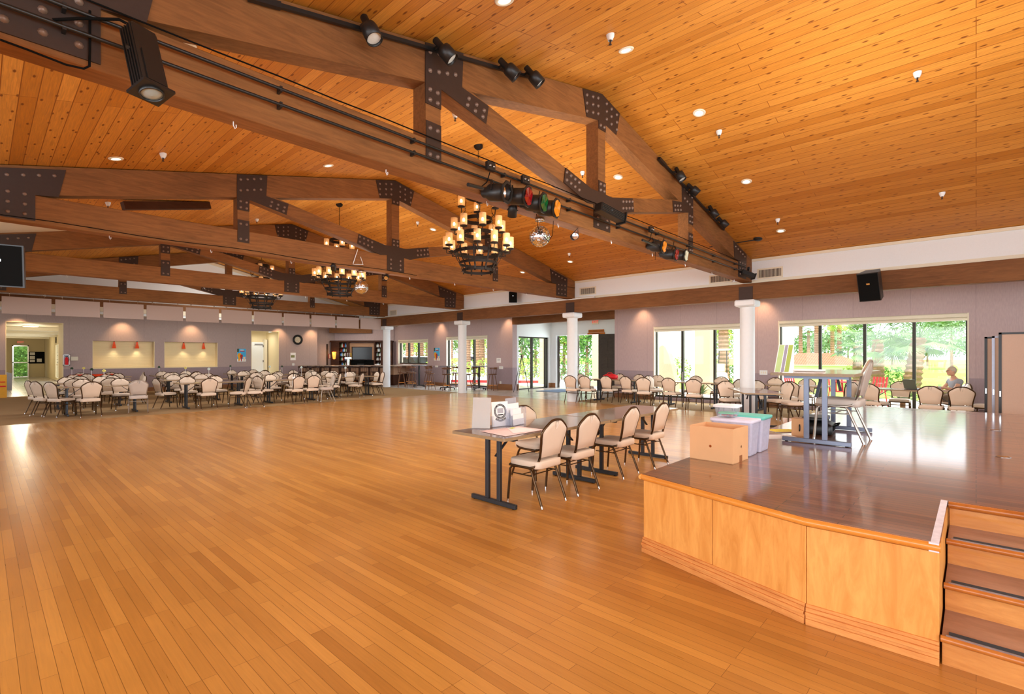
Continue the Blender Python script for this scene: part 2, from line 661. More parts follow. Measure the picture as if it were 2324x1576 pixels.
# gable over the far end, with its raking trim
g = 23.95
m = MB()
m.add([(-.6, g, 3.1), (CX, g, 3.1), (CX, g, roof_z(CX)), (RX, g, RZ), (-.6, g, roof_z(-.6)),
       (-.6, g + .1, 3.1), (CX, g + .1, 3.1), (CX, g + .1, roof_z(CX)), (RX, g + .1, RZ), (-.6, g + .1, roof_z(-.6))],
      [[0, 1, 2, 3, 4], [9, 8, 7, 6, 5], [0, 1, 6, 5]])
struct('wall_gable', m, M['white'])
m = MB()
for x in (-.6, CX):
    m.beam((RX, g - .03, RZ - .1), (x, g - .03, roof_z(x) - .1), .05, .11)
struct('trim_2', m, M['white_trim'])
m = MB().bb(-.6, CX + .1, g - .14, g - .02, 3.36, 3.62)
struct('trim_3', m, M['beam'])
struct('ceiling_rear', MB().bb(L0, WX + .3, g, 28.2, 3.2, 3.3).bb(CX, WX + .3, B0, g, 3.42, 3.5), M['white_trim'])

# far wall with hallway, two serving windows and the door recess
X = lambda px, Y=FY: at_y(px, Y).x
m = MB()
hx0, hx1 = X(12.5), X(144)
sx = [X(210), X(351), X(373), X(494)]
dx0, dx1 = X(570), X(633)
ex = X(720)
cuts = [(L0, hx0, 0, 3.3), (hx0, hx1, 2.83, 3.3), (hx1, sx[0], 0, 3.3), (sx[0], sx[1], 2.16, 3.3), (sx[0], sx[1], 0, 1.03), (sx[1], sx[2], 0, 3.3),
        (sx[2], sx[3], 2.16, 3.3), (sx[2], sx[3], 0, 1.03), (sx[3], dx0, 0, 3.3), (dx0, dx1, 2.79, 3.3), (dx1, ex, 0, 3.3)]
for a, b, z0, z1 in cuts:
    m.bb(a, b, FY, FY + .35, z0, z1)
struct('wall_far', m, M['wall_far'])
# cream jamb linings
m = MB()
m.bb(hx1 - .02, hx1, FY - .005, FY + 1.5, 0, 2.83).bb(hx0, hx1, FY - .005, FY + .6, 2.81, 2.83).bb(hx0, hx0 + .02, FY - .005, FY + .4, 0, 2.83)
for a, b in ((sx[0], sx[1]), (sx[2], sx[3])):
    m.bb(a, b, FY - .01, FY + .35, 1.0, 1.04).bb(a, a + .02, FY, FY + .35, 1.03, 2.16).bb(b - .02, b, FY, FY + .35, 1.03, 2.16)
m.bb(dx0, dx1, FY - .004, FY + .35, 2.77, 2.79).bb(dx1 - .02, dx1, FY - .004, FY + 1.6, 0, 2.79).bb(dx0, dx0 + .02, FY, FY + 1.6, 0, 2.79)
struct('trim_4', m, M['cream'])
# hallway shell behind
m = MB()
m.bb(-1.1, -1.0, FY + .35, 49.6, 0, 2.9)
m.bb(3.25, 3.35, FY + .35, 34.0, 0, 2.9).bb(3.25, 3.35, 42.0, 49.6, 0, 2.9).bb(3.25, 3.35, 34, 42, 2.3, 2.9)
m.bb(hx1, 3.35, FY + 1.5, FY + 1.6, 0, 2.9)
d0, d1 = at_y(28, 49.5).x, at_y(65, 49.5).x
m.bb(-1.1, d0, 49.5, 49.6, 0, 2.9).bb(d1, 3.3, 49.5, 49.6, 0, 2.9).bb(d0, d1, 49.5, 49.6, 2.27, 2.9)
struct('wall_hallway', m, M['cream'])
m = MB().bb(-1.1, 3.35, FY + .35, 49.6, 2.82, 2.9)
for y in (31, 36, 41, 46):
    m.bb(-1.1, 3.3, y, y + .3, 2.68, 2.82)
struct('ceiling_hallway', m, M['white_trim'])
# door recess box and serving room backs
m = MB().bb(dx0 - .4, dx1 + .1, FY + 1.6, FY + 1.7, 0, 3.2)
struct('wall_recess', m, M['cream'])
# recess wall beside the bar, and the angled wall behind the bar
bx0 = at_y(760, 27.05).x
m = MB().bb(ex - .02, bx0, 27.05, 27.15, 0, 3.3).bb(ex - .1, ex, FY + .3, 27.1, 0, 3.3)
struct('wall_bar_side', m, M['wall_far'])
m = MB().beam((bx0, 27.05, 1.65), (WX, 24.35, 1.65), .1, 3.3)
struct('wall_bar', m, M['wall'])

# window wall with its openings
Y = lambda px, Xp=WX: at_x(px, Xp).y
wins = {'window_1': (Y(2198), Y(1767), .10, 2.58), 'window_2': (Y(1702), Y(1484), .10, 2.56),
        'window_3': (Y(1106), Y(1013), .06, 2.50), 'window_4': (Y(971), Y(904), 1.09, 2.43)}
vy0, vy1 = Y(1395), Y(1163)
spans = sorted([(a, b, z0, z1) for a, b, z0, z1 in wins.values()] + [(vy0, vy1, 0, 3.0)])
m = MB()
y = B0
for a, b, z0, z1 in spans:
    m.bb(WX, WX + .3, y, a, 0, 3.5)
    if z0 > .02: m.bb(WX, WX + .3, a, b, 0, z0)
    m.bb(WX, WX + .3, a, b, z1, 3.5)
    y = b
m.bb(WX, WX + .3, y, 24.5, 0, 3.5)
struct('wall_right', m, M['wall'])
m = MB()
y = B0
for a, b, z0, z1 in spans:
    m.bb(WX - .02, WX, y, a, 0, .16)
    y = b
m.bb(WX - .02, WX, y, 24.4, 0, .16)
struct('baseboard_right', m, M['brown'])
struct('baseboard_far', MB().bb(hx1, sx[3] + 1, FY - .02, FY, 0, .16).bb(dx1, ex, FY - .02, FY, 0, .16), M['brown'])
# vestibule: header beam, side wall with glass door, entrance wall
struct('trim_5', MB().bb(WX - .02, WX + .32, vy0, vy1, 2.93, 3.42), M['beam'])
VX = 18.95
gd0, gd1 = at_y(1177, vy1).x, at_y(1245, vy1).x
m = MB()
m.bb(WX + .3, gd0, vy1, vy1 + .2, 0, 3.3).bb(gd1, VX, vy1, vy1 + .2, 0, 3.3).bb(gd0, gd1, vy1, vy1 + .2, 2.42, 3.3)
e0, e1 = at_x(1394, VX).y - .6, at_x(1262, VX).y
m.bb(VX, VX + .2, e1, vy1 + .2, 0, 3.3).bb(VX, VX + .2, e0, e1, 2.5, 3.3).bb(VX, VX + .2, vy0 - .3, e0, 0, 3.3)
m.bb(WX + .3, VX, vy0 - .2, vy0, 0, 3.3)
struct('wall_vestibule', m, M['white'])
struct('ceiling_vestibule', MB().bb(WX + .3, VX + .2, vy0 - .2, vy1 + .2, 3.3, 3.4), M['white_trim'])
m = MB().bb(WX + .3, gd0, vy1 - .02, vy1, 0, .26).bb(gd1, VX, vy1 - .02, vy1, 0, .22).bb(WX - .03, WX, vy1, vy1 + .9, 0, .26).bb(VX - .02, VX, e1 + .05, vy1, 0, .22)
struct('baseboard_vestibule', m, M['brown'])

# walls behind the photographer: left bay and glazed rear
m = MB().bb(L0 - .1, L0, B0, FY, 0, .9).bb(L0 - .1, L0, B0, FY, 3.0, 3.6)
for yy in (B0, -2, 6.5, 10, 14, 18, 22, 25.6):
    m.bb(L0 - .1, L0, yy, yy + .8, .9, 3.0)
struct('wall_left', m, M['wall'])
m = MB().bb(L0, 17, B0 - .1, B0, 0, .5).bb(L0, 17, B0 - .1, B0, 3.3, 5.8)
for xx in (L0, 0.2, 4.4, 8.6, 12.8, 16.2):
    m.bb(xx, xx + .8, B0 - .1, B0, .5, 3.3)
struct('wall_rear', m, M['wall_far'])


def window(name, X0, y0, y1, z0, z1, muls, parent_name=None, blind=True):
    """aluminium window in the right wall: jambs, sill, head, mullions, panes, roller blind box"""
    f = .05
    o = struct(name, MB().bb(X0 + .1, X0 + .2, y0, y1, z0, z0 + .06).bb(X0 + .1, X0 + .2, y0, y1, z1 - .06, z1)
               .bb(X0 + .1, X0 + .2, y0, y0 + f, z0, z1).bb(X0 + .1, X0 + .2, y1 - f, y1, z0, z1), M['frame'])
    o['label'] = 'dark metal frame'
    ys = [y0 + f] + sorted(muls) + [y1 - f]
    for q in sorted(muls):
        MB().bb(X0 + .09, X0 + .2, q - .035, q + .035, z0, z1).build('mullion', M['frame'], o)
    for a, b in zip(ys[:-1], ys[1:]):
        MB().bb(X0 + .15, X0 + .156, a, b, z0 + .04, z1 - .04).build('pane', M['glass'], o)
    if blind:
        MB().bb(X0 + .0, X0 + .12, y0, y1, z1 - .1, z1, .02).bb(X0 + .05, X0 + .11, y0, y1, z1 - .18, z1 - .1, .02).build('blind_box', M['white_trim'], o)
    MB().bb(X0 - .01, X0 + .3, y1 - .02, y1 + .01, z0, z1).bb(X0 - .01, X0 + .3, y0 - .01, y0 + .02, z0, z1).build('reveal', M['white_trim'], o)
    return o


window('window_1', WX, *wins['window_1'], [Y(1862, WX + .15), Y(1963, WX + .15), Y(2075, WX + .15)])
window('window_2', WX, *wins['window_2'], [Y(1550, WX + .15), Y(1623, WX + .15)])
window('window_3', WX, *wins['window_3'], [Y(1077, WX + .15)])
window('window_4', WX, *wins['window_4'], [Y(929, WX + .15), Y(951, WX + .15)])
# sliding glass door in the side of the vestibule
o = struct('door_1', MB().bb(gd0, gd1, vy1 + .06, vy1 + .14, 2.36, 2.42).bb(gd0, gd0 + .05, vy1 + .06, vy1 + .14, 0, 2.4).bb(gd1 - .2, gd1, vy1 + .06, vy1 + .14, 0, 2.4)
           .bb(gd0, gd1, vy1 + .06, vy1 + .14, 0, .04), M['frame'])
q = at_y(1210, vy1).x
MB().bb(q - .05, q + .05, vy1 + .05, vy1 + .15, 0, 2.4).build('stile', M['frame'], o)
MB().bb(gd0, q, vy1 + .1, vy1 + .106, 0, 2.4).build('pane', M['glass'], o)
MB().bb(q, gd1, vy1 + .1, vy1 + .106, 0, 2.4).build('pane', M['glass'], o)

M['bolt'] = mat('bolt_heads', srgb(132, 112, 100), .4, .3)
# ------------------------------------------------------------------ roof trusses
CH0, CH1 = 3.44, 3.85        # bottom and top of the bottom chord
TT = .22                     # truss thickness
PX = 3.28                    # distance of the side posts from the ridge


def plate(mb, poly, y, bolts, z_off=0):
    """flat steel plate in the plane y facing the camera side (-y), with bolt domes"""
    M4 = Matrix(((1, 0, 0, 0), (0, 0, 1, y), (0, 1, 0, 0), (0, 0, 0, 1)))
    mb.prism([(p[0], p[1]) for p in poly], M4, .012)
    for bx, bz in bolts:
        mb.mat(1).lathe([(.0, -.022), (.014, -.019), (.024, -.006), (.026, 0)], (bx, y, bz), 8, Matrix(((1, 0, 0), (0, 0, 1), (0, 1, 0)))).mat(0)


def rowpts(p0, p1, n, off=(0, 0)):
    return [(p0[0] + (p1[0] - p0[0]) * i / (n - 1) + off[0], p0[1] + (p1[1] - p0[1]) * i / (n - 1) + off[1]) for i in range(n)]


def make_truss(label):
    t = thing('roof_truss', label, 'roof truss', (0, 0, 0), 0, 'timber trusses spanning the hall')
    h = TT / 2
    x0, x1 = RX - 7.07, RX + 7.07
    MB().bb(x0, x1, -h, h, CH0, CH1, .008).build('bottom_chord', M['truss'], t)
    M4 = Matrix(((1, 0, 0, 0), (0, 0, 1, -h), (0, 1, 0, 0), (0, 0, 0, 1)))
    for s in (-1, 1):
        xe = RX + s * 7.07
        top = lambda x: RZ - .015 - RS * abs(x - RX)
        poly = [(RX, top(RX)), (xe, top(xe)), (xe, CH1 - .05), (xe - s * .12, CH1 - .05), (RX + s * 6.1, top(RX + s * 6.1) - .42), (RX, top(RX) - .42)]
        MB().prism(poly[::s], M4, TT).build('top_chord', M['truss'], t)
        MB().bb(RX + s * PX - .1, RX + s * PX + .1, -h, h, CH1, top(RX + s * PX) - .4).build('post', M['truss'], t)
        MB().beam((RX + s * .05, 0, CH1 + .06), (RX + s * (PX - .04), 0, top(RX + s * PX) - .30), TT - .01, .23).build('diagonal', M['truss'], t)
    MB().bb(RX - .1, RX + .1, -h, h, CH1, RZ - .4).build('king_post', M['truss'], t)
    y = -h - .012
    sl = RS
    for s in (-1, 1):
        # side node: plate over the chord, down the post and along the diagonal
        cx = RX + s * PX
        tz = RZ - .02 - RS * PX
        mb = MB()
        a = (cx - .12 * s, tz + s * 0 + sl * .12)
        pl = [(cx + s * .11, tz - sl * .11), (cx + s * .11, tz - .66), (cx - s * .1, tz - .66), (cx - s * .1, tz - .44),
              (cx - s * .78, tz - .58), (cx - s * .82, tz - .36), (cx - s * .40, tz - .30), (cx - s * .42, tz + sl * .42)]
        plate(mb, pl, y, rowpts((cx + s * .05, tz - .1), (cx - s * .3, tz), 4) + rowpts((cx + s * .05, tz - .3), (cx - s * .3, tz - .2), 4)
              + [(cx - .05, tz - .5), (cx + .05, tz - .5), (cx - .05, tz - .61), (cx + .05, tz - .61)]
              + rowpts((cx - s * .5, tz - .39), (cx - s * .74, tz - .44), 3) + rowpts((cx - s * .48, tz - .47), (cx - s * .72, tz - .52), 3))
        mb.build('gusset_plate', [M['steel'], M['bolt']], t)
        mb = MB()
        plate(mb, [(cx - .1, CH1 - .22), (cx + .1, CH1 - .22), (cx + .1, CH1 + .19), (cx - .1, CH1 + .19)], y,
              [(cx - .05, CH1 - .16), (cx + .05, CH1 - .16), (cx - .05, CH1 + .12), (cx + .05, CH1 + .12)])
        mb.build('post_plate', [M['steel'], M['bolt']], t)
        # heel plate at the end
        xe = RX + s * 7.0
        te = RZ - .02 - RS * 7.0
        mb = MB()
        plate(mb, [(xe - s * .36, te + sl * .3 - .02), (xe - s * .40, CH0 + .04), (xe - s * .95, CH0 + .04), (xe - s * .95, CH1 + .0), (xe - s * 1.2, CH1 + .03),
                   (xe - s * 1.28, te + sl * 1.2 - .02)], y,
              [(xe - s * u, z) for u in (.5, .67, .84) for z in (CH0 + .12, CH0 + .26, CH0 + .4)] + rowpts((xe - s * .5, te - .02), (xe - s * 1.15, te + .13), 5))
        mb.build('heel_plate', [M['steel'], M['bolt']], t)
    # ridge plate and king-post foot plate
    mb = MB()
    pz = RZ - .02
    plate(mb, [(RX, pz), (RX + .52, pz - sl * .52), (RX + .42, pz - sl * .42 - .4), (RX + .1, pz - .44), (RX + .1, pz - .56), (RX - .1, pz - .56), (RX - .1, pz - .44),
               (RX - .42, pz - sl * .42 - .4), (RX - .52, pz - sl * .52)], y,
          [(RX + q * u, pz - sl * u - k) for q in (-1, 1) for u in (.12, .26, .42) for k in (.08, .2, .32)] + [(RX - .05, pz - .5), (RX + .05, pz - .5)])
    mb.build('ridge_plate', [M['steel'], M['bolt']], t)
    mb = MB()
    plate(mb, [(RX - .23, CH0 + .06), (RX + .23, CH0 + .06), (RX + .23, CH1), (RX + .4, CH1 - .02), (RX + .98, CH1 + .14), (RX + .94, CH1 + .36), (RX + .3, CH1 + .22), (RX + .1, CH1 + .22), (RX + .1, CH1 + .4),
               (RX - .1, CH1 + .4), (RX - .1, CH1 + .22), (RX - .3, CH1 + .22), (RX - .94, CH1 + .36), (RX - .98, CH1 + .14), (RX - .4, CH1 - .02), (RX - .23, CH1)], y,
          [(RX + q, z) for q in (-.13, .13) for z in (CH0 + .12, CH0 + .22, CH0 + .32)] + [(RX + s * (.62 + .1 * i), CH1 + .12 + .023 * i + k) for s in (-1, 1) for i in range(4) for k in (0, .11)]
          + [(RX + q, CH1 + z) for q in (-.05, .05) for z in (.26, .35)])
    mb.build('king_post_plate', [M['steel'], M['bolt']], t)
    # hooks under the chord
    for i in range(9):
        xx = RX - 5.2 + i * 1.42
        MB().tube([(xx, .02, CH0 + .01), (xx, .02, CH0 - .03), (xx + .012, .02, CH0 - .055), (xx + .022, .02, CH0 - .04), (xx + .02, .02, CH0 - .02)], .004, 6).build('hook', M['column'], t)
    return t


tl = ['timber roof truss nearest the stage, carrying stage lights and track spotlights', 'timber roof truss second from the stage, mirror ball hung on it',
      'timber roof truss third from the stage, between the two smaller chandeliers', 'dark timber roof truss furthest away, mauve banners hanging below it']
tr0 = make_truss(tl[0])
tr0.location = (0, CY[0], 0)
trs = [tr0] + [dup(tr0, (0, CY[i], 0), 0, tl[i]) for i in (1, 2, 3)]

# short dark rafter end poking out under the left slope
o = MB().beam((1.9, 12.1, roof_z(1.9) - .13), (3.45, 12.35, roof_z(3.45) - .08), .16, .15).build('rafter_end', M['dark_wood'])
tag(o, 'short dark rafter end under the left roof slope behind the second truss', 'rafter')

# ------------------------------------------------------------------ support beams and columns
def support_beam(xc, label, s):
    t = thing('support_beam', label, 'beam', (0, 0, 0), 0, 'long timber beams over the column lines')
    MB().bb(xc - .12, xc + .12, B0, 24.0, 2.992, 3.412, .006).build('timber', M['beam'], t)
    for y in CY:
        mb = MB()
        mb.bb(xc - s * .12, xc - s * .134, y - .17, y + .17, 2.995, 3.33)
        mb.build('saddle_plate', M['steel'], t)
    return t


support_beam(CX, 'long brown timber beam on the white columns by the windows', 1)
support_beam(-.47, 'long brown timber beam above the left edge of the dance floor', -1)

colab = ['white round column behind the stage, nearest and tallest of the row', 'white round column standing beside the entrance doors', 'white round column between the high-top tables and dance floor',
         'white round column at the end of the bar, furthest of the row']
c0 = thing('column', colab[0], 'column', (CX, CY[0], 0), 0, 'white columns by the window side')
MB().lathe([(.178, 0), (.178, 2.82)], n=40).build('shaft', M['column'], c0)
mb = MB()
mb.lathe([(.178, 2.80), (.26, 2.835)], n=40)
mb.box((0, 0, 2.905), (.5, .5, .165), 0, .03)
mb.build('capital', M['column'], c0)
for i in (1, 2, 3):
    dup(c0, (CX, CY[i], 0), 0, colab[i])

# ------------------------------------------------------------------ vents on the clerestory, junction items
def vent(px0, px1, py0, py1, label):
    X0 = CX + .02
    a, b = at_x(px0, X0), at_x(px1, X0)
    z1 = at_x((px0 + px1) / 2, X0, py0).z
    z0 = at_x((px0 + px1) / 2, X0, py1).z
    y0, y1 = b.y, a.y
    t = thing('air_vent', label, 'vent', (X0, (y0 + y1) / 2, (z0 + z1) / 2), 0, 'air vents in the white upper wall')
    w, h = abs(y1 - y0) / 2, (z1 - z0) / 2
    f = .035
    MB().bb(-.02, 0, -w, w, h - f, h).bb(-.02, 0, -w, w, -h, -h + f).bb(-.02, 0, -w, -w + f, -h + f, h - f).bb(-.02, 0, w - f, w, -h + f, h - f).build('frame', M['white_trim'], t)
    MB().bb(-.004, -.002, -w + f, w - f, -h + f, h - f).build('backing', M['steel'], t)
    mb = MB()
    n = 18
    for i in range(n):
        yy = -w + f + (2 * w - 2 * f) * (i + .5) / n
        mb.box((-.012, yy, 0), (.012, .008, 2 * h - 2 * f), .5)
    mb.build('louvres', M['white_trim'], t)


vent(1719, 1777, 608, 632, 'white louvred air vent right of the nearest truss end')
vent(1610, 1662, 623, 643, 'white louvred air vent partly hidden behind the nearest truss')
vent(1316, 1353, 652, 670, 'small louvred air vent right of the second truss end')
vent(885, 901, 704, 717, 'small tan air vent left of the third truss end')

# ------------------------------------------------------------------ recessed lights and sprinklers in the roof boards
def roof_M(p):
    s = 1 if p.x > RX else -1
    return Matrix.Rotation(s * math.atan(RS), 3, 'Y')


M['lit'] = mat('lit_lens', (1, .9, .7, 1), .4, emis=(1, .84, .6, 1), es=3.2, noise=(3, .01))
M['lens_dim'] = mat('lens_dim', srgb(214, 218, 214), .1, spec=.9)
names = {(1145, 0): 'cut off by the top of the picture', (1421, 113): 'unlit, beside a white sprinkler near the top', (1587, 256): 'glowing brightest, right of the nearest ridge plate',
         (1694, 412): 'lower on the right slope above the track lights', (1772, 524): 'lowest on the right slope near the white upper wall', (1403, 402): 'seen right of the nearest king post',
         (263, 360): 'in the left slope left of the white sprinkler', (745, 376): 'in the left slope just over the second truss', (420, 105): 'half hidden above the nearest truss chord',
         (983, 521): 'left of the large chandelier behind the second truss', (868, 556): 'small and far, over the foot of the second king post', (1294, 594): 'below the mirror ball on the right slope',
         (1186, 618): 'small, below and right of the large chandelier', (538, 495): 'far left slope beside the left post of the second truss'}
for (px, py), d in names.items():
    p = at_roof(px, py)
    Mr = roof_M(p)
    t = thing('recessed_light', 'round recessed ceiling light ' + d, 'ceiling light', p, 0, 'recessed lights in the wood ceiling')
    MB().lathe([(.062, -.002), (.062, -.012), (.088, -.012), (.096, -.002), (.096, .0)], n=24, M=Mr).build('trim_ring', M['white_trim'], t)
    MB().lathe([(0, -.004), (.062, -.006)], n=24, M=Mr).build('lens', M['lit'], t)
spr = {(1385, 78): 'largest, near the top beside the unlit light', (2082, 164): 'alone, far right of the ceiling', (1632, 297): 'right of the brightest ceiling light', (2138, 437): 'right side of the ceiling, above the upper wall',
       (1765, 497): 'just above the lowest light on the right slope', (1322, 390): 'left of the nearest king post', (370, 348): 'on the left slope beside a ceiling light', (1033, 257): 'behind the left diagonal of the nearest truss',
       (948, 504): 'right of the second king post', (1292, 575): 'below the mirror ball, above a ceiling light', (245, 459): 'far left, under the second truss top chord', (583, 497): 'behind the left post of the second truss'}
for (px, py), d in spr.items():
    p = at_roof(px, py)
    t = thing('sprinkler', 'white ceiling sprinkler head ' + d, 'sprinkler', p, 0, 'sprinkler heads in the wood ceiling')
    MB().lathe([(.048, 0), (.044, -.03), (.03, -.06), (.026, -.075)], n=14).build('escutcheon', M['column'], t)
    MB().cyl((0, 0, -.07), (0, 0, -.115), .009, n=8).lathe([(0, -.115), (.018, -.117), (.018, -.121), (0, -.123)], n=10).build('nozzle', M['steel'], t)

# ------------------------------------------------------------------ chandeliers
M['amber'] = clear_mat('amber_glass', srgb(250, 208, 150), .5)
M['bulb'] = mat('candle_bulb', (1, .9, .7, 1), .4, emis=(1, .86, .6, 1), es=14, noise=(3, .01))
M['candle'] = mat('candle_sleeve', srgb(232, 216, 190), .6)


def make_chandelier(label):
    """origin on the ridge; rings hang below"""
    t = thing('chandelier', label, 'chandelier', (0, 0, 0), 0, 'black iron ring chandeliers along the ridge')
    MB().lathe([(0, -.09), (.05, -.085), (.085, -.05), (.09, 0)], n=20).build('canopy', M['iron'], t)
    mb = MB()
    z = -.09
    i = 0
    while z > -.80:
        a = i % 2 * PI / 2
        c, s_ = math.cos(a), math.sin(a)
        mb.tube([(c * .012 * math.cos(u), s_ * .012 * math.cos(u), z - .022 + .026 * math.sin(u)) for u in [k * PI / 4 for k in range(8)]], .0035, 5, True)
        z -= .038
        i += 1
    mb.build('chain', M['iron'], t)
    rings = [(-1.0, .24, .07), (-1.45, .27, .07), (-1.72, .30, .07), (-2.09, .46, .065), (-2.30, .37, .05), (-2.44, .31, .05)]
    for z, r, h in rings:
        MB().lathe([(r, z - h / 2), (r, z + h / 2), (r - .012, z + h / 2), (r - .012, z - h / 2), (r, z - h / 2)], n=40, smooth=False).build('ring', M['iron'], t)
    for k in range(4):       # suspension chains
        a = PI / 4 + k * PI / 2
        mb = MB()
        p0 = Vector((.03 * math.cos(a), .03 * math.sin(a), -.8))
        pts = [p0, Vector((.235 * math.cos(a), .235 * math.sin(a), -1.0)), Vector((.29 * math.cos(a), .29 * math.sin(a), -1.72)), Vector((.45 * math.cos(a), .45 * math.sin(a), -2.06))]
        for p, q in zip(pts[:-1], pts[1:]):
            n = max(2, int((q - p).length / .045))
            for j in range(n):
                u, v = p.lerp(q, j / n), p.lerp(q, (j + 1.25) / n)
                dd = (v - u).normalized()
                sd = dd.cross(Vector((math.cos(a * 3 + j * PI / 2), math.sin(a * 3 + j * PI / 2), .3))).normalized() * .01
                mb.tube([u, u.lerp(v, .3) + sd, u.lerp(v, .7) + sd, v, u.lerp(v, .7) - sd, u.lerp(v, .3) - sd], .003, 4, True)
        mb.build('suspension_chain', M['iron'], t)
    for k in range(10):      # curved straps of the basket
        a = k * PI / 5
        c, s_ = math.cos(a), math.sin(a)
        mb = MB()
        prof = [(.47, -2.02), (.47, -2.1), (.43, -2.2), (.385, -2.28), (.33, -2.37), (.315, -2.45), (.34, -2.48)]
        for (r0, z0), (r1, z1) in zip(prof[:-1], prof[1:]):
            mb.beam((c * r0, s_ * r0, z0), (c * r1, s_ * r1, z1), .03, .008, (c, s_, .01))
        mb.build('strap', M['iron'], t)

    def candle(parent, r, a, z, ring_r, zr):
        c, s_ = math.cos(a), math.sin(a)
        mb = MB()
        pts = [(ring_r, zr), (ring_r + (r - ring_r) * .4, zr - .05), (r - .01, zr - .04), (r, z - .03)]
        mb.tube([(c * u, s_ * u, w) for u, w in pts], .009, 6)
        mb.tube([(c * (ring_r + .03 + .02 * math.cos(u)), s_ * (ring_r + .03 + .02 * math.cos(u)), zr - .07 + .02 * math.sin(u)) for u in [q * PI / 4 for q in range(8)]], .006, 5, True)
        mb.lathe([(.0, z - .035), (.03, z - .03), (.068, z - .02), (.074, z), (.0, z)], (c * r, s_ * r, 0), 12)
        arm = mb.build('candle_arm', M['iron'], parent)
        MB().lathe([(.067, z), (.067, z + .215)], (c * r, s_ * r, 0), 14).build('glass_shade', M['amber'], arm)
        MB().cyl((c * r, s_ * r, z), (c * r, s_ * r, z + .07), .014, n=8).build('candle_sleeve', M['candle'], arm)
        MB().ball((c * r, s_ * r, z + .1), .022, 8, (1, 1, 1.7)).build('bulb', M['bulb'], arm)
    for k in range(12):
        candle(t, .62, (k + .5) * PI / 6, -2.0, .46, -2.06)
    for k in range(8):
        candle(t, .47, k * PI / 4 + .2, -1.66, .3, -1.72)
    for k in range(4):
        candle(t, .33, k * PI / 2 + .9, -1.2, .27, -1.3)
    return t


ch0 = make_chandelier('large black iron chandelier nearest the stage, hanging lowest in front of the second truss')
ch0.location = (RX, 7.05, RZ - .0)
for y, l in ((12.5, 'black iron chandelier in the middle of the hall beside the smaller mirror ball'), (17.9, 'black iron chandelier furthest away above the mauve banners')):
    dup(ch0, (RX, y, RZ), .4 if y < 15 else .2, l)

# ------------------------------------------------------------------ stage lighting on the nearest truss
T1 = CY[0]
YF = T1 - TT / 2 - .02
YS = T1 - .36


def pipe(px0, py0, px1, py1, label, grp):
    a, b = at_y(px0, YF - .05, py0), at_y(px1, YF - .05, py1)
    t = thing('lighting_pipe', label, 'pipe', (0, 0, 0), 0, grp)
    MB().cyl(a, b, .014, n=10).build('tube', M['black'], t)
    n = 9
    for i in range(n):
        p = a.lerp(b, (i + .5) / n)
        MB().bb(p.x - .012, p.x + .012, p.y - .01, YF + .01, p.z - .03, p.z + .03).build('clamp', M['black'], t)


def pipe_z(x0, x1, z, label):
    a, b = Vector((x0, YF - .05, z)), Vector((x1, YF - .05, z))
    t = thing('lighting_pipe', label, 'pipe', (0, 0, 0), 0, 'black pipes along the nearest truss')
    MB().cyl(a, b, .013, n=10).build('tube', M['black'], t)
    for i in range(10):
        p = a.lerp(b, (i + .5) / 10)
        MB().bb(p.x - .01, p.x + .01, p.y - .01, YF + .01, p.z - .022, p.z + .022).build('clamp', M['black'], t)


pipe_z(-.3, 13.0, 3.745, 'upper black pipe along the nearest truss chord')
pipe_z(-.3, 13.0, 3.615, 'lower black pipe along the nearest truss chord')
t = MB().tube([(x, YF - .015, CH1 + .01 + .004 * math.sin(x * 5)) for x in [.2 + i * .5 for i in range(26)]], .006, 6).build('cable', M['blackmatte'])
tag(t, 'thin black cable clipped along the top edge of the nearest truss chord', 'cable')
t = MB().tube([(x, CY[1] - .125, CH0 + .05 + .015 * math.sin(x * 2.3)) for x in [.2 + i * .5 for i in range(15)]], .006, 6).build('cable', M['blackmatte'])
tag(t, 'thin black cable sagging along the bottom of the second truss', 'cable')
b = at_y(205, YF - .03, 22)
cb = [at_y(120, YF - .03, 45), at_y(180, YF - .05, 42), at_y(270, YF - .1, 44), at_y(300, YF - .12, 60)]
tag(MB().tube(cb, .01, 8).build('cable', M['blackmatte']), 'thick black cable running into the left box spotlight', 'cable')
cb = [at_y(204, YF - .02, 24), at_y(204, YF - .02, 60), at_y(204, YF - .02, 110), at_y(203, YF - .02, 150), at_y(190, YF - .02, 156), at_y(150, YF - .02, 147), at_y(60, YF - .02, 112), at_y(0, YF - .02, 90)]
tag(MB().tube(cb, .007, 8).build('cable', M['blackmatte']), 'black cable looping around the steel heel plate at top left', 'cable')


def axes(d, up=(0, 0, 1)):
    z = Vector(d).normalized()
    x = Vector(up).cross(z).normalized()
    y = z.cross(x)
    return Matrix((x, y, z)).transposed()


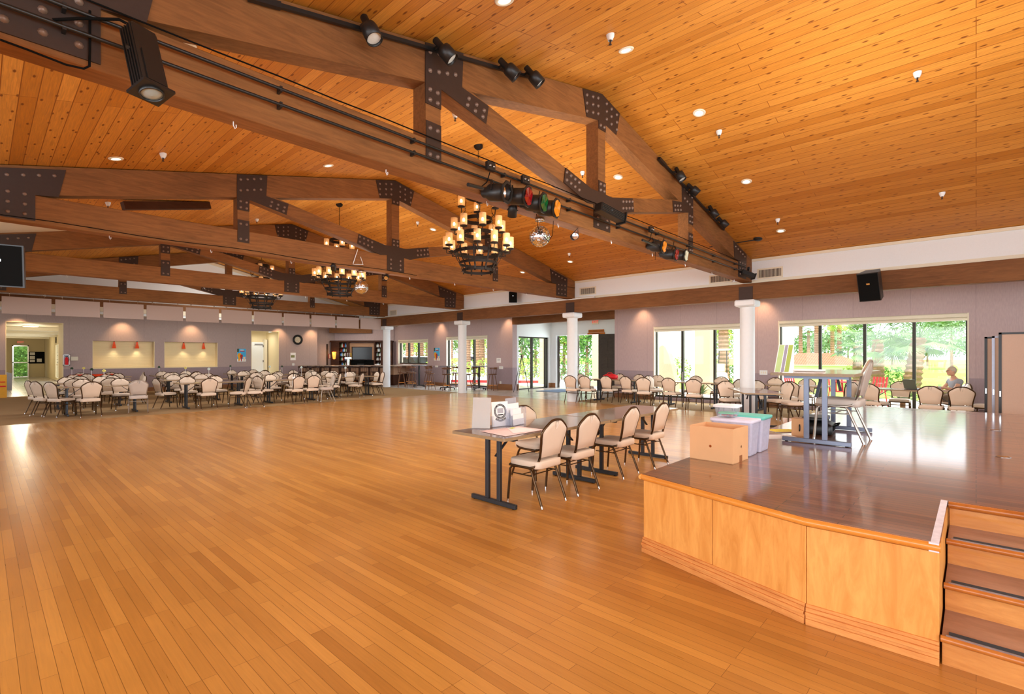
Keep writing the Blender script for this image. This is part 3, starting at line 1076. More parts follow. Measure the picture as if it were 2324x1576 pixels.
def par_can(p, d, gel, label, r=.1, L=.3):
    """p centre of the front opening, d pointing direction"""
    R3 = axes(d)
    t = thing('stage_light', label, 'stage light', p, 0, 'par can lights on the nearest truss')
    g = lambda v: R3 @ Vector(v)
    MB().lathe([(.0, -L), (r * .45, -L), (r * .6, -L + .02), (r * .62, -L * .82), (r * .96, -L * .68), (r, -L * .55), (r, 0), (r * .97, 0), (r * .97, -L * .5)], n=24, M=R3).build('housing', M['black'], t)
    mb = MB()
    n = 8
    ro, ri = r * 1.32, r * .98
    vs = []
    for rr, z in ((ro, .012), (ri, .012), (ri, -.004), (ro, -.004)):
        vs += [g((rr * math.cos(PI / 8 + k * PI / 4), rr * math.sin(PI / 8 + k * PI / 4), z)) for k in range(n)]
    fs = []
    for q in range(4):
        for k in range(n):
            fs.append([q * n + k, q * n + (k + 1) % n, ((q + 1) % 4) * n + (k + 1) % n, ((q + 1) % 4) * n + k])
    mb.add(vs, fs)
    mb.build('gel_frame', M['black'], t)
    if gel:
        mb = MB()
        vs = [g((0, 0, .016))] + [g((ri * 1.05 * math.cos(k * PI / 8), ri * 1.05 * math.sin(k * PI / 8), .014 + .006 * (k % 3))) for k in range(16)]
        mb.add(vs, [[0, 1 + k, 1 + (k + 1) % 16] for k in range(16)])
        vs2 = [v + g((0, 0, -.006)) for v in vs]
        mb.add(vs2, [[0, 1 + (k + 1) % 16, 1 + k] for k in range(16)])
        mb.build('gel', gel, t)
    else:
        MB().lathe([(0, -.14), (r * .5, -.13), (r * .94, -.06)], n=20, M=R3).build('reflector', M['chrome'], t)
    # yoke up to the pipe
    sx = g((1, 0, 0)) * (r + .015)
    top = Vector((0, T1 - .208 - p[1], 3.615 - p[2]))
    mid = g((0, 0, -L * .45))
    MB().tube([mid + sx, mid + sx * .95 + Vector((0, 0, .1)), top.lerp(mid, .3) + sx * .3, top, top.lerp(mid, .3) - sx * .3, mid - sx * .95 + Vector((0, 0, .1)), mid - sx], .008, 6).build('yoke', M['black'], t)
    c = MB().tube([g((0, 0, -L)), g((0, 0, -L - .06)) + Vector((0, 0, .04)), top + Vector((-.08, 0, -.05)), top + Vector((-.03, 0, .08))], .006, 6).build('lead', M['blackmatte'], t)
    return t


M['chrome'] = mat('chrome', srgb(220, 224, 226), .12, 1.0, noise=(8, .05))


def gel(name, c, es):
    m = mat(name, c, .18, spec=.8, coat=.6, noise=(22, .45))
    return m


G = {'red': gel('red_gel', srgb(132, 12, 20), .12), 'green': gel('green_gel', srgb(18, 84, 40), .12), 'amber': gel('amber_gel', srgb(214, 132, 30), .35), 'white': gel('frost_gel', srgb(216, 224, 200), .3)}
PD = Vector((.28, -.95, -.13))
for px, py, gm, lab in ((1150, 437, None, 'black par can without gel, first of the four beside the large chandelier'), (1197, 446, 'red', 'black par can with dark red gel, second in the four-light cluster'),
                        (1233, 461, 'green', 'black par can with green gel, third in the four-light cluster'), (1262, 473, 'amber', 'black par can with crinkled amber gel, rightmost of the four-light cluster')):
    par_can(at_y(px, T1 - .45, py), PD, G[gm] if gm else None, lab, .1, .32)
PD2 = Vector((.1, -1, -.14))
for px, py, gm, lab in ((1506, 560, 'amber', 'black par can with amber gel, leftmost of the far three-light cluster'), (1534, 578, 'red', 'black par can with red gel, middle of the far three-light cluster'),
                        (1556, 580, 'white', 'black par can with frosted white gel at the far end of the cluster')):
    par_can(at_y(px, T1 - .42, py), PD2, G[gm], lab, .092, .3)
a, b = at_y(1062, T1 - .45, 419), at_y(1096, T1 - .42, 428)
tag(MB().cyl(a, b, .02, n=12).build('lighting_bar', M['black']), 'short black bar with a silver end carrying the four par cans', 'bar')
a, b = at_y(1458, T1 - .42, 545), at_y(1500, T1 - .38, 562)
tag(MB().cyl(a, b, .02, n=12).build('lighting_bar', M['black']), 'short black bar stub left of the far par cans', 'bar')


def box_spot(p, d, L, w, label, up=(0, 0, 1)):
    """ellipsoidal spotlight with a ribbed rectangular body; p front centre"""
    R3 = axes(d, up)
    g = lambda v: R3 @ Vector(v)
    t = thing('spotlight', label, 'spotlight', p, 0, 'box spotlights on the nearest truss')
    mb = MB()
    mb.box(g((0, 0, -L / 2)), (w, w * .86, L), 0, .012, R3)
    for q in (-1, 1):
        for k in (-.3, -.15, 0, .15, .3):
            mb.box(g((q * w * .505, w * k, -L / 2)), (.012, .008, L * .96), 0, 0, R3)
    mb.box(g((0, w * .45, -L * .3)), (w * .72, .012, L * .5), 0, 0, R3)
    mb.build('body', M['black'], t)
    mb = MB()
    mb.box(g((0, 0, .006)), (w * 1.25, w * 1.15, .018), 0, 0, R3)
    mb.lathe([(w * .44, .014), (w * .44, .03), (w * .4, .03), (w * .4, .014)], n=24, M=R3)
    mb.build('front_plate', M['black'], t)
    MB().lathe([(0, .034), (w * .2, .03), (w * .39, .018)], n=24, M=R3).build('lens', M['lens_glass'], t)
    top = Vector((0, T1 - .24 - p[1], 3.7 - p[2]))
    mid = g((0, 0, -L * .6))
    s_ = g((1, 0, 0)) * (w * .58)
    MB().tube([mid + s_, mid.lerp(top, .5) + s_ * .8, top, mid.lerp(top, .5) - s_ * .8, mid - s_], .012, 8).build('yoke', M['black'], t)
    MB().box(top, (.07, .06, .09), 0, .01).build('pipe_clamp', M['black'], t)
    return t


M['lens_glass'] = mat('lens_glass', srgb(150, 168, 170), .06, .2, spec=1.0, coat=.8)
p0, p1 = at_y(343, T1 - .62, 207), at_y(313, T1 - .5, 72)
box_spot(p0, p0 - p1, (p0 - p1).length, .15, 'large black ribbed box spotlight pointing down at the top left')
p0, p1 = at_y(1410, T1 - .5, 497), at_y(1352, T1 - .4, 466)
box_spot(p0, p0 - p1, .5, .15, 'black box spotlight right of the four par cans')
p0 = at_y(1710, T1 - .35, 628)
box_spot(p0, Vector((.7, -.6, -.35)), .34, .13, 'black box spotlight at the right end of the nearest truss')


def pinspot(p, d, label, top, face=None, r=.055):
    R3 = axes(d)
    t = thing('pin_spotlight', label, 'spotlight', p, 0, 'small pin spotlights under the trusses')
    MB().lathe([(0, -.16), (r * .7, -.155), (r * .95, -.12), (r, 0), (r * .9, 0), (r * .85, -.02)], n=20, M=R3).build('housing', M['black'], t)
    MB().lathe([(0, -.02), (r * .86, -.012)], n=20, M=R3).build('lens', face or M['blackmatte'], t)
    tp = Vector(top) - Vector(p)
    s_ = R3 @ Vector((r * 1.15, 0, -.08))
    s2 = R3 @ Vector((-r * 1.15, 0, -.08))
    MB().tube([s_, s_.lerp(tp, .5), tp, s2.lerp(tp, .5), s2], .006, 6).build('bracket', M['black'], t)


p = at_y(1162, T1 - .02, 492)
pinspot(p, (.3, .4, -.75), 'small black pin spotlight hanging beside the large chandelier', (p.x - .05, p.y, CH0), r=.06)
p = at_y(1306, T1 - .05, 536)
pinspot(p, (-.6, -.7, -.1), 'small black pin spotlight with silver face right of the mirror ball', (p.x + .06, p.y, CH0), M['chrome'], .055)
p = at_y(757, CY[1] - .02, 612)
pinspot(p, (.3, .5, -.4), 'small black pin spotlight under the second truss over the middle chandelier', (p.x, p.y, CH0))
p = at_y(876, CY[1] - .02, 632)
pinspot(p, (-.6, -.6, -.5), 'small black pin spotlight under the second truss right of the small mirror ball', (p.x, p.y, CH0), M['chrome'])


def mirror_ball(p, r, top, label):
    t = thing('mirror_ball', label, 'mirror ball', p, 0, 'mirror balls under the trusses')
    mb = MB()
    nr = 26
    for i in range(nr):
        a0, a1 = PI * (i + .06) / nr, PI * (i + .94) / nr
        n = max(5, int(2 * nr * math.sin((a0 + a1) / 2)))
        for k in range(n):
            b0, b1 = 2 * PI * (k + .06) / n, 2 * PI * (k + .94) / n
            jx = Vector((random.uniform(-1, 1), random.uniform(-1, 1), random.uniform(-1, 1))) * .0035
            mb.add([Vector((math.sin(u) * math.cos(w), math.sin(u) * math.sin(w), math.cos(u))) * r + (jx if q else -jx) for q, (u, w) in enumerate(((a0, b0), (a1, b0), (a1, b1), (a0, b1)))], [[0, 1, 2, 3]])
    mb.build('mirror_tiles', M['mirror'], t)
    MB().ball((0, 0, 0), r * .975, 20).build('core', M['chrome'], t)
    h = top - p.z
    MB().lathe([(0, h - .05), (.02, h - .05), (.06, h - .045), (.066, h - .01), (.0, h - .0)], n=18).cyl((0, 0, r), (0, 0, h - .05), .006, n=6).build('motor', M['chrome'], t)


M['mirror'] = mat('mirror_tile', srgb(238, 242, 248), .12, 1.0, noise=(60, .1))
p = at_y(1225, T1 + .02, 537)
mirror_ball(p, .142, CH0, 'silver mirror ball under the nearest truss right of the large chandelier')
p = at_y(820, CY[1], 652)
mirror_ball(p, .15, CH0, 'smaller silver mirror ball under the second truss beside the middle chandelier')
p = at_y(814, CY[1] - .13, 580)
pts = [at_y(x, CY[1] - .14, y) for x, y in ((812, 566), (801, 600), (824, 601), (818, 583))]
tag(MB().tube([pts[0], pts[0].lerp(pts[1], .8), pts[1], pts[1].lerp(pts[2], .2), pts[2], pts[3]], .008, 6).build('white_cable', M['column']), 'white cable coiled in a triangle on the second truss chord', 'cable')
tag(MB().tube([(CX - .13, y, 3.44 + .01 * math.sin(y)) for y in [9.0 + i * .8 for i in range(19)]], .02, 6).build('cable_conduit', M['column']), 'white cable conduit along the top of the window-side beam', 'cable')


# track lights on the slope of the nearest truss
def track(x0, x1, label):
    t = thing('light_track', label, 'light track', (0, 0, 0), 0, 'black light tracks on the nearest truss')
    z = lambda x: roof_z(x) - .1
    MB().beam((x0, YF - .03, z(x0)), (x1, YF - .03, z(x1)), .035, .035).build('rail', M['black'], t)
    MB().beam((x0, YF - .03, z(x0)), (x0 + (.25 if x1 > x0 else -.25), YF - .03, z(x0 + (.25 if x1 > x0 else -.25))), .05, .05).build('feed_box', M['black'], t)


a, b = at_y(560, YF, 8).x, at_y(1215, YF, 185).x
track(a, b, 'black light track on the left slope of the nearest truss')
a2, b2 = at_y(1492, YF, 355).x, at_y(1640, YF, 512).x
track(a2, b2, 'black light track on the right slope of the nearest truss')
tk = [(820, 62, (.1, -.3, -.6), 'first and largest on the left track'), (988, 92, (.35, -.3, -.5), 'second on the left track by the side plate'), (1134, 140, (.4, -.3, -.45), 'third on the left track'),
      (1191, 160, (.35, -.3, -.5), 'fourth and lowest on the left track'), (1526, 374, (.05, -.3, -.6), 'topmost on the right track'), (1557, 402, (.35, -.4, -.5), 'second on the right track'),
      (1603, 458, (.2, -.3, -.6), 'third on the right track'), (1625, 482, (.3, -.35, -.5), 'lowest on the right track')]
for px, py, d, lab in tk:
    q = at_y(px, YF - .03, py)
    x = q.x
    zt = roof_z(x) - .1
    t = thing('track_spotlight', 'black cylinder track spotlight, ' + lab, 'spotlight', (x, YF - .03, zt), 0, 'track spotlights on the nearest truss')
    R3 = axes(d)
    c = Vector((0, -.13, -.04))
    MB().bb(-.03, .03, -.07, -.02, -.02, .02, .005).cyl((0, -.06, 0), c, .01, n=8).build('adapter', M['black'], t)
    MB().lathe([(0, -.13), (.028, -.13), (.036, -.12), (.036, -.02), (.072, .0), (.078, .03), (.078, .15), (.07, .15), (.068, .12)], c, 24, R3).build('housing', M['black'], t)
    MB().lathe([(0, .13), (.069, .125)], c, 20, R3).build('lens', M['lens_dim'], t)
q = at_roof(1720, 542)
tag(MB().lathe([(0, -.03), (.09, -.025), (.1, 0)], n=16, M=roof_M(q)).beam((0, 0, -.02), (-.1, 1.1, -.05), .02, .02).build('cable_box', M['black']), 'flat black round box with an arm on the boards near the truss end', 'cable box').location = q


# ------------------------------------------------------------------ loudspeakers
def loudspeaker(loc, rz, tilt, w, h, d, label, wedge=True):
    t = thing('loudspeaker', label, 'loudspeaker', loc, rz)
    R3 = Matrix.Rotation(tilt, 3, 'X')
    pl = [(-w / 2, -d / 2), (w / 2, -d / 2), (w / 2 * .7, d / 2), (-w / 2 * .7, d / 2)]
    M4 = R3.to_4x4() @ Matrix.Translation((0, 0, -h / 2))
    MB().prism(pl, M4, h).build('cabinet', M['black'], t)
    MB().box(R3 @ Vector((0, -d / 2 - .008, 0)), (w * .92, .014, h * .94), 0, .004, R3).build('grille', M['blackmatte'], t)
    MB().box(R3 @ Vector((0, -d / 2 - .018, h * .12)), (w * .16, .006, h * .05), 0, 0, R3).build('badge', M['chrome'], t)
    MB().cyl((0, d * .4, 0), (0, d * .4 + .14, .05), .02, n=8).box((0, d * .4 + .14, .05), (.16, .02, .2)).build('bracket', M['steel'], t)
    return t


p = at_x(1978, CX - .42, 648)
loudspeaker(p, -1.75, .32, .40, .62, .36, 'black loudspeaker tilted down on the window-side beam above the stage')
p = at_x(1164, CX - .3, 675)
loudspeaker(p, -.8, .1, .3, .4, .28, 'small black loudspeaker on the beam between two columns')
p = at_y(6, 8.6, 604)
loudspeaker(p, -.25, .1, .46, .50, .40, 'black loudspeaker at the left edge under the second truss')
# the left one hangs from a rod below the beam
# outlet boxes and cords on the stage light pipes
for px, z, l in ((1113, 3.80, 'small black outlet box on the upper pipe above the first par can'), (1192, 3.80, 'small black outlet box on the upper pipe above the green par can'), (1478, 3.79, 'small black outlet box on the upper pipe above the far par cans')):
    q = at_y(px, YF - .1)
    t = thing('outlet_box', l, 'outlet box', (q.x, YF - .1, z - .05), 0, 'outlet boxes on the lighting pipes')
    MB().box((0, 0, 0), (.13, .05, .1), 0, .006).build('box_body', M['black'], t)
    for dx in (-.03, .03):
        MB().lathe([(.012, 0), (.02, -.006), (.012, -.012)], (dx, -.026, 0), 10, Matrix(((1, 0, 0), (0, 0, 1), (0, 1, 0)))).build('socket', M['chrome'], t)
q = at_y(1487, T1 - .2, 575)
tag(MB().tube([q + Vector((0, 0, .18)), q + Vector((.01, 0, .05)), q + Vector((0, 0, -.12))], .004, 6).build('cord', M['blackmatte']), 'thin black cord dangling below the far par cans', 'cord')
tag(MB().tube([Vector((5.02, T1 - .12, 3.42)), Vector((5.06, T1 - .12, 3.2)), Vector((5.22, T1 - .16, 3.08)), Vector((5.36, T1 - .12, 3.2)), Vector((5.38, T1 - .12, 3.40))], .004, 6).build('cord', M['blackmatte']), 'thin black cord looped in front of the larger mirror ball', 'cord')


# ------------------------------------------------------------------ stage
M['ply_base'] = timber('base_board_wood', srgb(228, 162, 92), srgb(196, 122, 62), .35, (3, 3, 20), .6, coat=.2)
SZ = .609
P = [(3.59, 1.90), (3.27, .72), (3.285, .135), (4.28, .135), (4.28, -3.6), (11.35, -3.6), (11.35, 1.94), (3.59, 1.94)]
st = thing('stage', 'low wooden stage with birch plywood front and brown plank top', 'stage', (0, 0, 0))
mb = MB()
mb.prism(P, Matrix.Translation((0, 0, SZ - .03)), .03)
mb.build('deck', M['stage_top'], st)
ins = [(3.62, 1.90), (3.30, .71), (3.315, .135), (4.30, .135), (4.30, -3.6), (11.33, -3.6), (11.33, 1.92), (3.62, 1.92)]
mb = MB().prism(ins, Matrix.Translation((0, 0, .0)), SZ - .03)
mb.build('body', M['ply'], st)
# rounded front edge of the deck
e = [(3.60, 1.95, SZ - .022), (3.575, 1.90, SZ - .022), (3.262, .72, SZ - .022), (3.277, .13, SZ - .022)]
MB().tube(e, .022, 10).build('edge_nosing', M['nosing_l'] if 'nosing_l' in M else M['ply'], st)
MB().tube([(4.262, .13, SZ - .02), (4.262, -3.6, SZ - .02)], .022, 10).build('edge_nosing', M['nosing'], st)
MB().tube([(3.575, 1.945, SZ - .022), (11.35, 1.945, SZ - .022)], .018, 8).build('edge_nosing', M['ply'], st)
# plywood facing panels with narrow gaps
f0, f1, f2 = Vector((3.60, 1.925, 0)), Vector((3.275, .72, 0)), Vector((3.29, .135, 0))
mid = at_z(1632, 1283, .12)
segs = [(f0, f0.lerp(f1, .50)), (f0.lerp(f1, .503), f1), (f1 + (f2 - f1) * .004, f2)]
for a, b in segs:
    MB().beam(a + Vector((0, 0, .33)), b + Vector((0, 0, .33)), .014, .46, b=.002).build('front_panel', M['ply'], st)
for a, b in ((f0, f1), (f1, f2)):
    n = (b - a).normalized().cross(Vector((0, 0, 1)))
    if n.x > 0: n = -n
    mb = MB()
    for off, z0, z1 in ((.016, 0, .035), (.012, .035, .055), (.02, .055, .075), (.013, .075, .098), (.008, .098, .115)):
        mb.beam(a + n * off + Vector((0, 0, (z0 + z1) / 2)), b + n * off + Vector((0, 0, (z0 + z1) / 2)), .016 + off, z1 - z0, b=.002)
    mb.build('base_moulding', M['ply_base'], st)
MB().beam((3.287, .16, .555), (3.297, .16, .56), .03, .08).build('corner_tape', M['white'], st)
# white worn tape at the notch
mb = MB()
mb.bb(3.27, 4.27, .135, .168, SZ + .0005, SZ + .003).bb(3.262, 3.275, .135, .175, SZ - .045, SZ + .002)
mb.build('edge_tape', M['tape'], st)
# little metal floor pockets
for px, py in ((2258, 977), (2276, 1038)):
    q = at_z(px, py, SZ)
    c = MB().lathe([(.055, .001), (.058, .003), (.05, .004), (.048, .001)], q, 20).build('floor_pocket_rim', M['chrome'], st)
# stairs set into the notch
t = thing('stage_stairs', 'wooden steps with black grip strips at the right end of the stage', 'stairs', (0, 0, 0))
for i, (xf, z) in enumerate(((3.285, .152), (3.615, .305), (3.945, .457))):
    MB().bb(xf, xf + .345, -3.6, .125, z - .028, z).build('tread', M['tread'], t)
    MB().tube([(xf - .004, .13, z - .016), (xf - .004, -3.6, z - .016)], .017, 10).build('nosing', M['nosing'], t)
    MB().bb(xf + .012, xf + .055, -3.6, .10, z, z + .003).build('grip_strip', M['grip'], t)
    MB().bb(xf + .002, xf + .012, -3.6, .11, z, z + .0035).build('metal_strip', M['chrome_worn'], t)
for xf, z0, z1 in ((3.30, 0, .124), (3.63, .152, .277), (3.96, .305, .43), (4.275, .457, .58)):
    MB().bb(xf, xf + .012, -3.6, .125, z0, z1).build('riser', M['stair_oak'], t)
tag(t, group=None)


# ------------------------------------------------------------------ banquet chair
def rrect_outline(w, h, r, n=4):
    pts = []
    for cx, cy, a0 in ((w - r, h - r, 0), (-w + r, h - r, PI / 2), (-w + r, -h + r, PI), (w - r, -h + r, 3 * PI / 2)):
        for k in range(n + 1):
            a = a0 + PI / 2 * k / n
            pts.append((cx + r * math.cos(a), cy + r * math.sin(a)))
    return pts


def cushion(mb, outline, M4, th, puff=.012, b=.014):
    """soft slab: rings from bottom to top following the outline"""
    cx = sum(p[0] for p in outline) / len(outline)
    cy = sum(p[1] for p in outline) / len(outline)
    rings = [(0, 1 - b * 3, 0), (0, 1.0, b), (0, 1.0, th - b), (0, 1 - b * 2.5, th - b * .2), (0, .6, th + puff * .8), (0, .25, th + puff)]
    n = len(outline)
    vs = []
    for _, s, z in rings:
        vs += [M4 @ Vector((cx + (p[0] - cx) * s, cy + (p[1] - cy) * s, z)) for p in outline]
    fs = [[i * n + k, i * n + (k + 1) % n, (i + 1) * n + (k + 1) % n, (i + 1) * n + k] for i in range(len(rings) - 1) for k in range(n)]
    fs.append(list(range(n))[::-1])
    fs.append([(len(rings) - 1) * n + k for k in range(n)])
    mb.add(vs, fs, True)


BACK = [(x * 1.08, y) for x, y in ((.150, .0), (.158, .08), (.171, .16), (.184, .22), (.188, .262), (.180, .288), (.152, .314), (.122, .338), (.092, .362), (.06, .378), (.03, .383))]


def back_outline(notch=True, grow=0.0):
    r = [(x + grow, y + (grow if y > .3 else 0)) for x, y in BACK]
    top = [(.03, .372 + grow), (.0, .366 + grow), (-.03, .372 + grow)] if notch else [(0, .386 + grow)]
    return r + top + [(-x, y) for x, y in reversed(r)]


def make_chair(label, fab, frm, group):
    t = thing('banquet_chair', label, 'chair', (0, 0, 0), 0, group)
    mb = MB()
    cushion(mb, rrect_outline(.205, .21, .06), Matrix.Translation((0, .01, .385)), .078, .012, .010)
    mb.build('seat', fab, t)
    tilt = math.radians(13)
    B = Matrix.Translation((0, -.175, .505)) @ Matrix.Rotation(tilt, 4, 'X') @ Matrix(((1, 0, 0, 0), (0, 0, -1, 0), (0, 1, 0, 0), (0, 0, 0, 1)))
    # local: x across, y up the back, z towards -y (rear)
    mb = MB()
    ol = back_outline()
    cushion(mb, ol, B @ Matrix.Translation((0, 0, .004)), .012, .003, .004)
    cushion(mb, ol, B @ Matrix.Rotation(PI, 4, 'Y') @ Matrix.Translation((0, 0, -.004)), .026, .008, .006)
    mb.build('backrest', fab, t)
    mb = MB()
    ring = [B @ Vector((x, y, .004)) for x, y in back_outline(False, .008)]
    lo = []
    for s in (1, -1):
        q = [B @ Vector((s * .17, .0, .004)), Vector((s * .175, -.165, .455)), Vector((s * .20, -.13, .405)), Vector((s * .207, -.08, .392)), Vector((s * .207, .02, .388)), Vector((s * .205, .2, .392)), Vector((s * .15, .215, .395)), Vector((0, .22, .395))]
        lo.append(q)
    mb.tube(lo[0][::-1] + ring + lo[1], .0135, 8)
    mb.build('back_frame', frm, t)
    mb = MB()
    mb.tube([(-.2, -.13, .392), (.2, -.13, .392)], .010, 6)
    for s in (-1, 1):
        mb.tube([(s * .198, .17, .31), (s * .207, -.12, .31)], .007, 6)
    mb.tube([(-.2, .03, .31), (.2, .03, .31)], .006, 6)
    mb.tube([(-.2, -.07, .31), (.2, -.07, .31)], .006, 6)
    mb.build('stretcher', frm, t)
    for s in (-1, 1):
        for k, pts in enumerate(([(s * .195, .10, .385), (s * .199, .17, .382), (s * .202, .196, .35), (s * .208, .225, .0)],
                                 [(s * .195, -.02, .385), (s * .199, -.075, .382), (s * .202, -.10, .35), (s * .208, -.24, .0)])):
            mb = MB()
            mb.tube([pts[0], pts[1], pts[2], Vector(pts[2]).lerp(Vector(pts[3]), .93)], .0135, 8)
            mb.mat(1).cyl(Vector(pts[2]).lerp(Vector(pts[3]), .92), pts[3], .013, .014, 8)
            mb.build('leg', [frm, M['chrome']], t)
    return t


M['vinyl'] = mat('beige_vinyl', srgb(220, 202, 180), .42, noise=(5, .04))
M['chair_bronze'] = mat('bronze_tube', srgb(88, 68, 46), .28, .75)
M['vinyl_grey'] = mat('grey_beige_vinyl', srgb(196, 184, 172), .4, noise=(5, .04))
M['chair_silver'] = mat('silver_tube', srgb(190, 184, 172), .3, .8)

GF = 'banquet chairs at the two tables on the dance floor'
C1 = make_chair('beige banquet chair nearest the camera at the foreground table', M['vinyl'], M['chair_bronze'], GF)
C1.location = (4.07, 3.44, 0)
C1.rotation_euler = (0, 0, .03)
dup(C1, (4.71, 3.44, 0), .0, 'beige banquet chair, second from the camera at the foreground table', GF)
dup(C1, (5.70, 3.47, 0), .05, 'beige banquet chair, third from the camera along the foreground tables', GF)
dup(C1, (6.49, 3.44, 0), .02, 'beige banquet chair nearest the white columns along the foreground tables', GF)
dup(C1, (4.84, 4.10, 0), PI - .12, 'beige banquet chair on the far side of the foreground table behind the brochure holders', GF)
C2 = make_chair('silver framed banquet chair standing on the stage', M['vinyl_grey'], M['chair_silver'], 'silver framed banquet chairs')
C2.location = (6.58, 1.10, SZ)
C2.rotation_euler = (0, 0, -.02)

# ------------------------------------------------------------------ folding tables
M['table_top'] = timber('table_laminate', srgb(112, 88, 70), srgb(142, 116, 94), .16, (1.5, 12, 6), .5, spec=.6, coat=.4)
M['table_edge'] = mat('table_edge', srgb(150, 128, 96), .4, noise=(30, .2))
M['table_leg'] = mat('table_leg_steel', srgb(62, 68, 74), .35, .6)
M['table_leg_blue'] = mat('table_leg_grey', srgb(120, 128, 146), .35, .4)


def make_table(label, L, Wd, leg, H=.75):
    t = thing('folding_table', label, 'table', (0, 0, 0), 0, 'folding tables of the hall')
    MB().bb(-L / 2 + .004, L / 2 - .004, -Wd / 2 + .004, Wd / 2 - .004, H - .028, H, .003).build('tabletop', M['table_top'], t)
    mb = MB()
    ol = rrect_outline(L / 2, Wd / 2, .012, 2)
    n = len(ol)
    vs = []
    for s, z in ((0, H - .03), (.0, H - .001), (.006, H - .001), (.006, H - .03)):
        vs += [(x * (1 - s * 2 / L), y * (1 - s * 2 / Wd), z) for x, y in ol]
    mb.add(vs, [[i * n + k, i * n + (k + 1) % n, ((i + 1) % 4) * n + (k + 1) % n, ((i + 1) % 4) * n + k] for i in range(4) for k in range(n)])
    mb.build('edge_band', M['table_edge'], t)
    for s in (-1, 1):
        x = s * (L / 2 - .24)
        mb = MB()
        mb.bb(x - .02, x + .02, -Wd / 2 + .06, Wd / 2 - .06, .005, .05, .004)
        for y in (-.085, .085):
            mb.bb(x - .019, x + .019, y - .024, y + .024, .05, H - .06, .003)
        mb.bb(x - .02, x + .02, -Wd / 2 + .08, Wd / 2 - .08, H - .065, H - .03)
        mb.beam((x - s * .03, .0, H - .26), (x - s * .3, .0, H - .035), .03, .012)
        mb.build('leg_frame', leg, t)
        for y in (-Wd / 2 + .1, Wd / 2 - .1):
            MB().cyl((x, y, 0), (x, y, .008), .015, n=8).build('foot', M['blackmatte'], t)
    return t


T1_ = make_table('brown folding table nearest the camera with brochure holders on it', 1.90, .77, M['table_leg'])
T1_.location = (4.38, 3.69, 0)
T2_ = dup(T1_, (6.30, 3.69, 0), 0, 'brown folding table behind the foreground one, two chairs pushed up')
TS = make_table('folding table with grey legs standing on the stage', 1.85, .76, M['table_leg_blue'], .757)
TS.location = (6.76, 1.25, SZ)

# ------------------------------------------------------------------ things on the foreground table
M['acrylic'] = clear_mat('clear_acrylic', srgb(226, 230, 240), .12)
M['paper'] = mat('white_paper', srgb(240, 238, 234), .6, noise=(5, .02))
M['paper_pink'] = mat('pink_paper', srgb(238, 212, 206), .6)
M['paper_tan'] = mat('beige_card', srgb(216, 200, 172), .6)
M['ink'] = mat('black_ink', srgb(30, 30, 32), .6)
M['grey_print'] = mat('grey_print', srgb(170, 168, 172), .6)
TZ = .75
OR = -.55       # they face back towards the camera corner


def slant(w, h, th, lean):
    """matrix for a leaning sheet: x across, y up, z out of the face (towards -y)"""
    return Matrix.Rotation(-lean, 4, 'X') @ Matrix(((1, 0, 0, 0), (0, 0, -1, 0), (0, 1, 0, 0), (0, 0, 0, 1)))


a, b = at_z(1071, 973.5, TZ), at_z(1112, 974.5, TZ)
t = thing('sign_holder', 'clear acrylic stand holding a blank beige sheet, leftmost on the foreground table', 'sign holder', (a + b) / 2 + Vector((.02, .02, .002)), math.atan2(b.y - a.y, b.x - a.x))
A4 = slant(0, 0, 0, .18)
w = (b - a).length / 2
MB().prism([(-w, 0), (w, 0), (w, .335), (-w, .335)], A4, .006).build('sheet', M['paper_tan'], t)
MB().prism([(-w - .002, 0), (w + .002, 0), (w + .002, .34), (-w - .002, .34)], A4 @ Matrix.Translation((0, 0, .007)), .002).bb(-w, w, -.1, .0, 0, .003).build('clear_panel', M['acrylic'], t)
a, b = at_z(1116, 970, TZ), at_z(1153, 966, TZ)
ang = math.atan2(b.y - a.y, b.x - a.x)
t = thing('brochure_holder', 'clear holder with a white booklet bearing a round black crest', 'brochure holder', (a + b) / 2 + Vector((0, 0, .002)), ang, 'brochure holders on the foreground table')
w = (b - a).length / 2
MB().bb(-w - .004, w + .004, -.05, .03, 0, .003).bb(-w - .004, w + .004, -.05, -.047, 0, .08).bb(-w - .004, -w - .001, -.05, .03, 0, .12).bb(w + .001, w + .004, -.05, .03, 0, .12).build('tray', M['acrylic'], t)
bk = MB().prism([(-w, .0), (w, .0), (w, .275), (-w, .275)], slant(0, 0, 0, .12) @ Matrix.Translation((0, 0, .002)), .022).build('booklet', M['paper'], t)
# crest: two rings, centre square, letter blocks between the rings, banner below
A5 = slant(0, 0, 0, .12) @ Matrix.Translation((0, .165, .026))
GLY = {}


def glyph(ch, size):
    if ch not in GLY:
        cu = bpy.data.curves.new('glyph', 'FONT')
        cu.body = ch
        cu.size = 1.0
        cu.align_x = 'CENTER'
        o_ = bpy.data.objects.new('glyph', cu)
        COL.objects.link(o_)
        bpy.context.view_layer.update()
        me = bpy.data.meshes.new_from_object(o_.evaluated_get(bpy.context.evaluated_depsgraph_get()))
        GLY[ch] = ([v.co.copy() for v in me.vertices], [list(p.vertices) for p in me.polygons])
        bpy.data.objects.remove(o_)
    return GLY[ch]


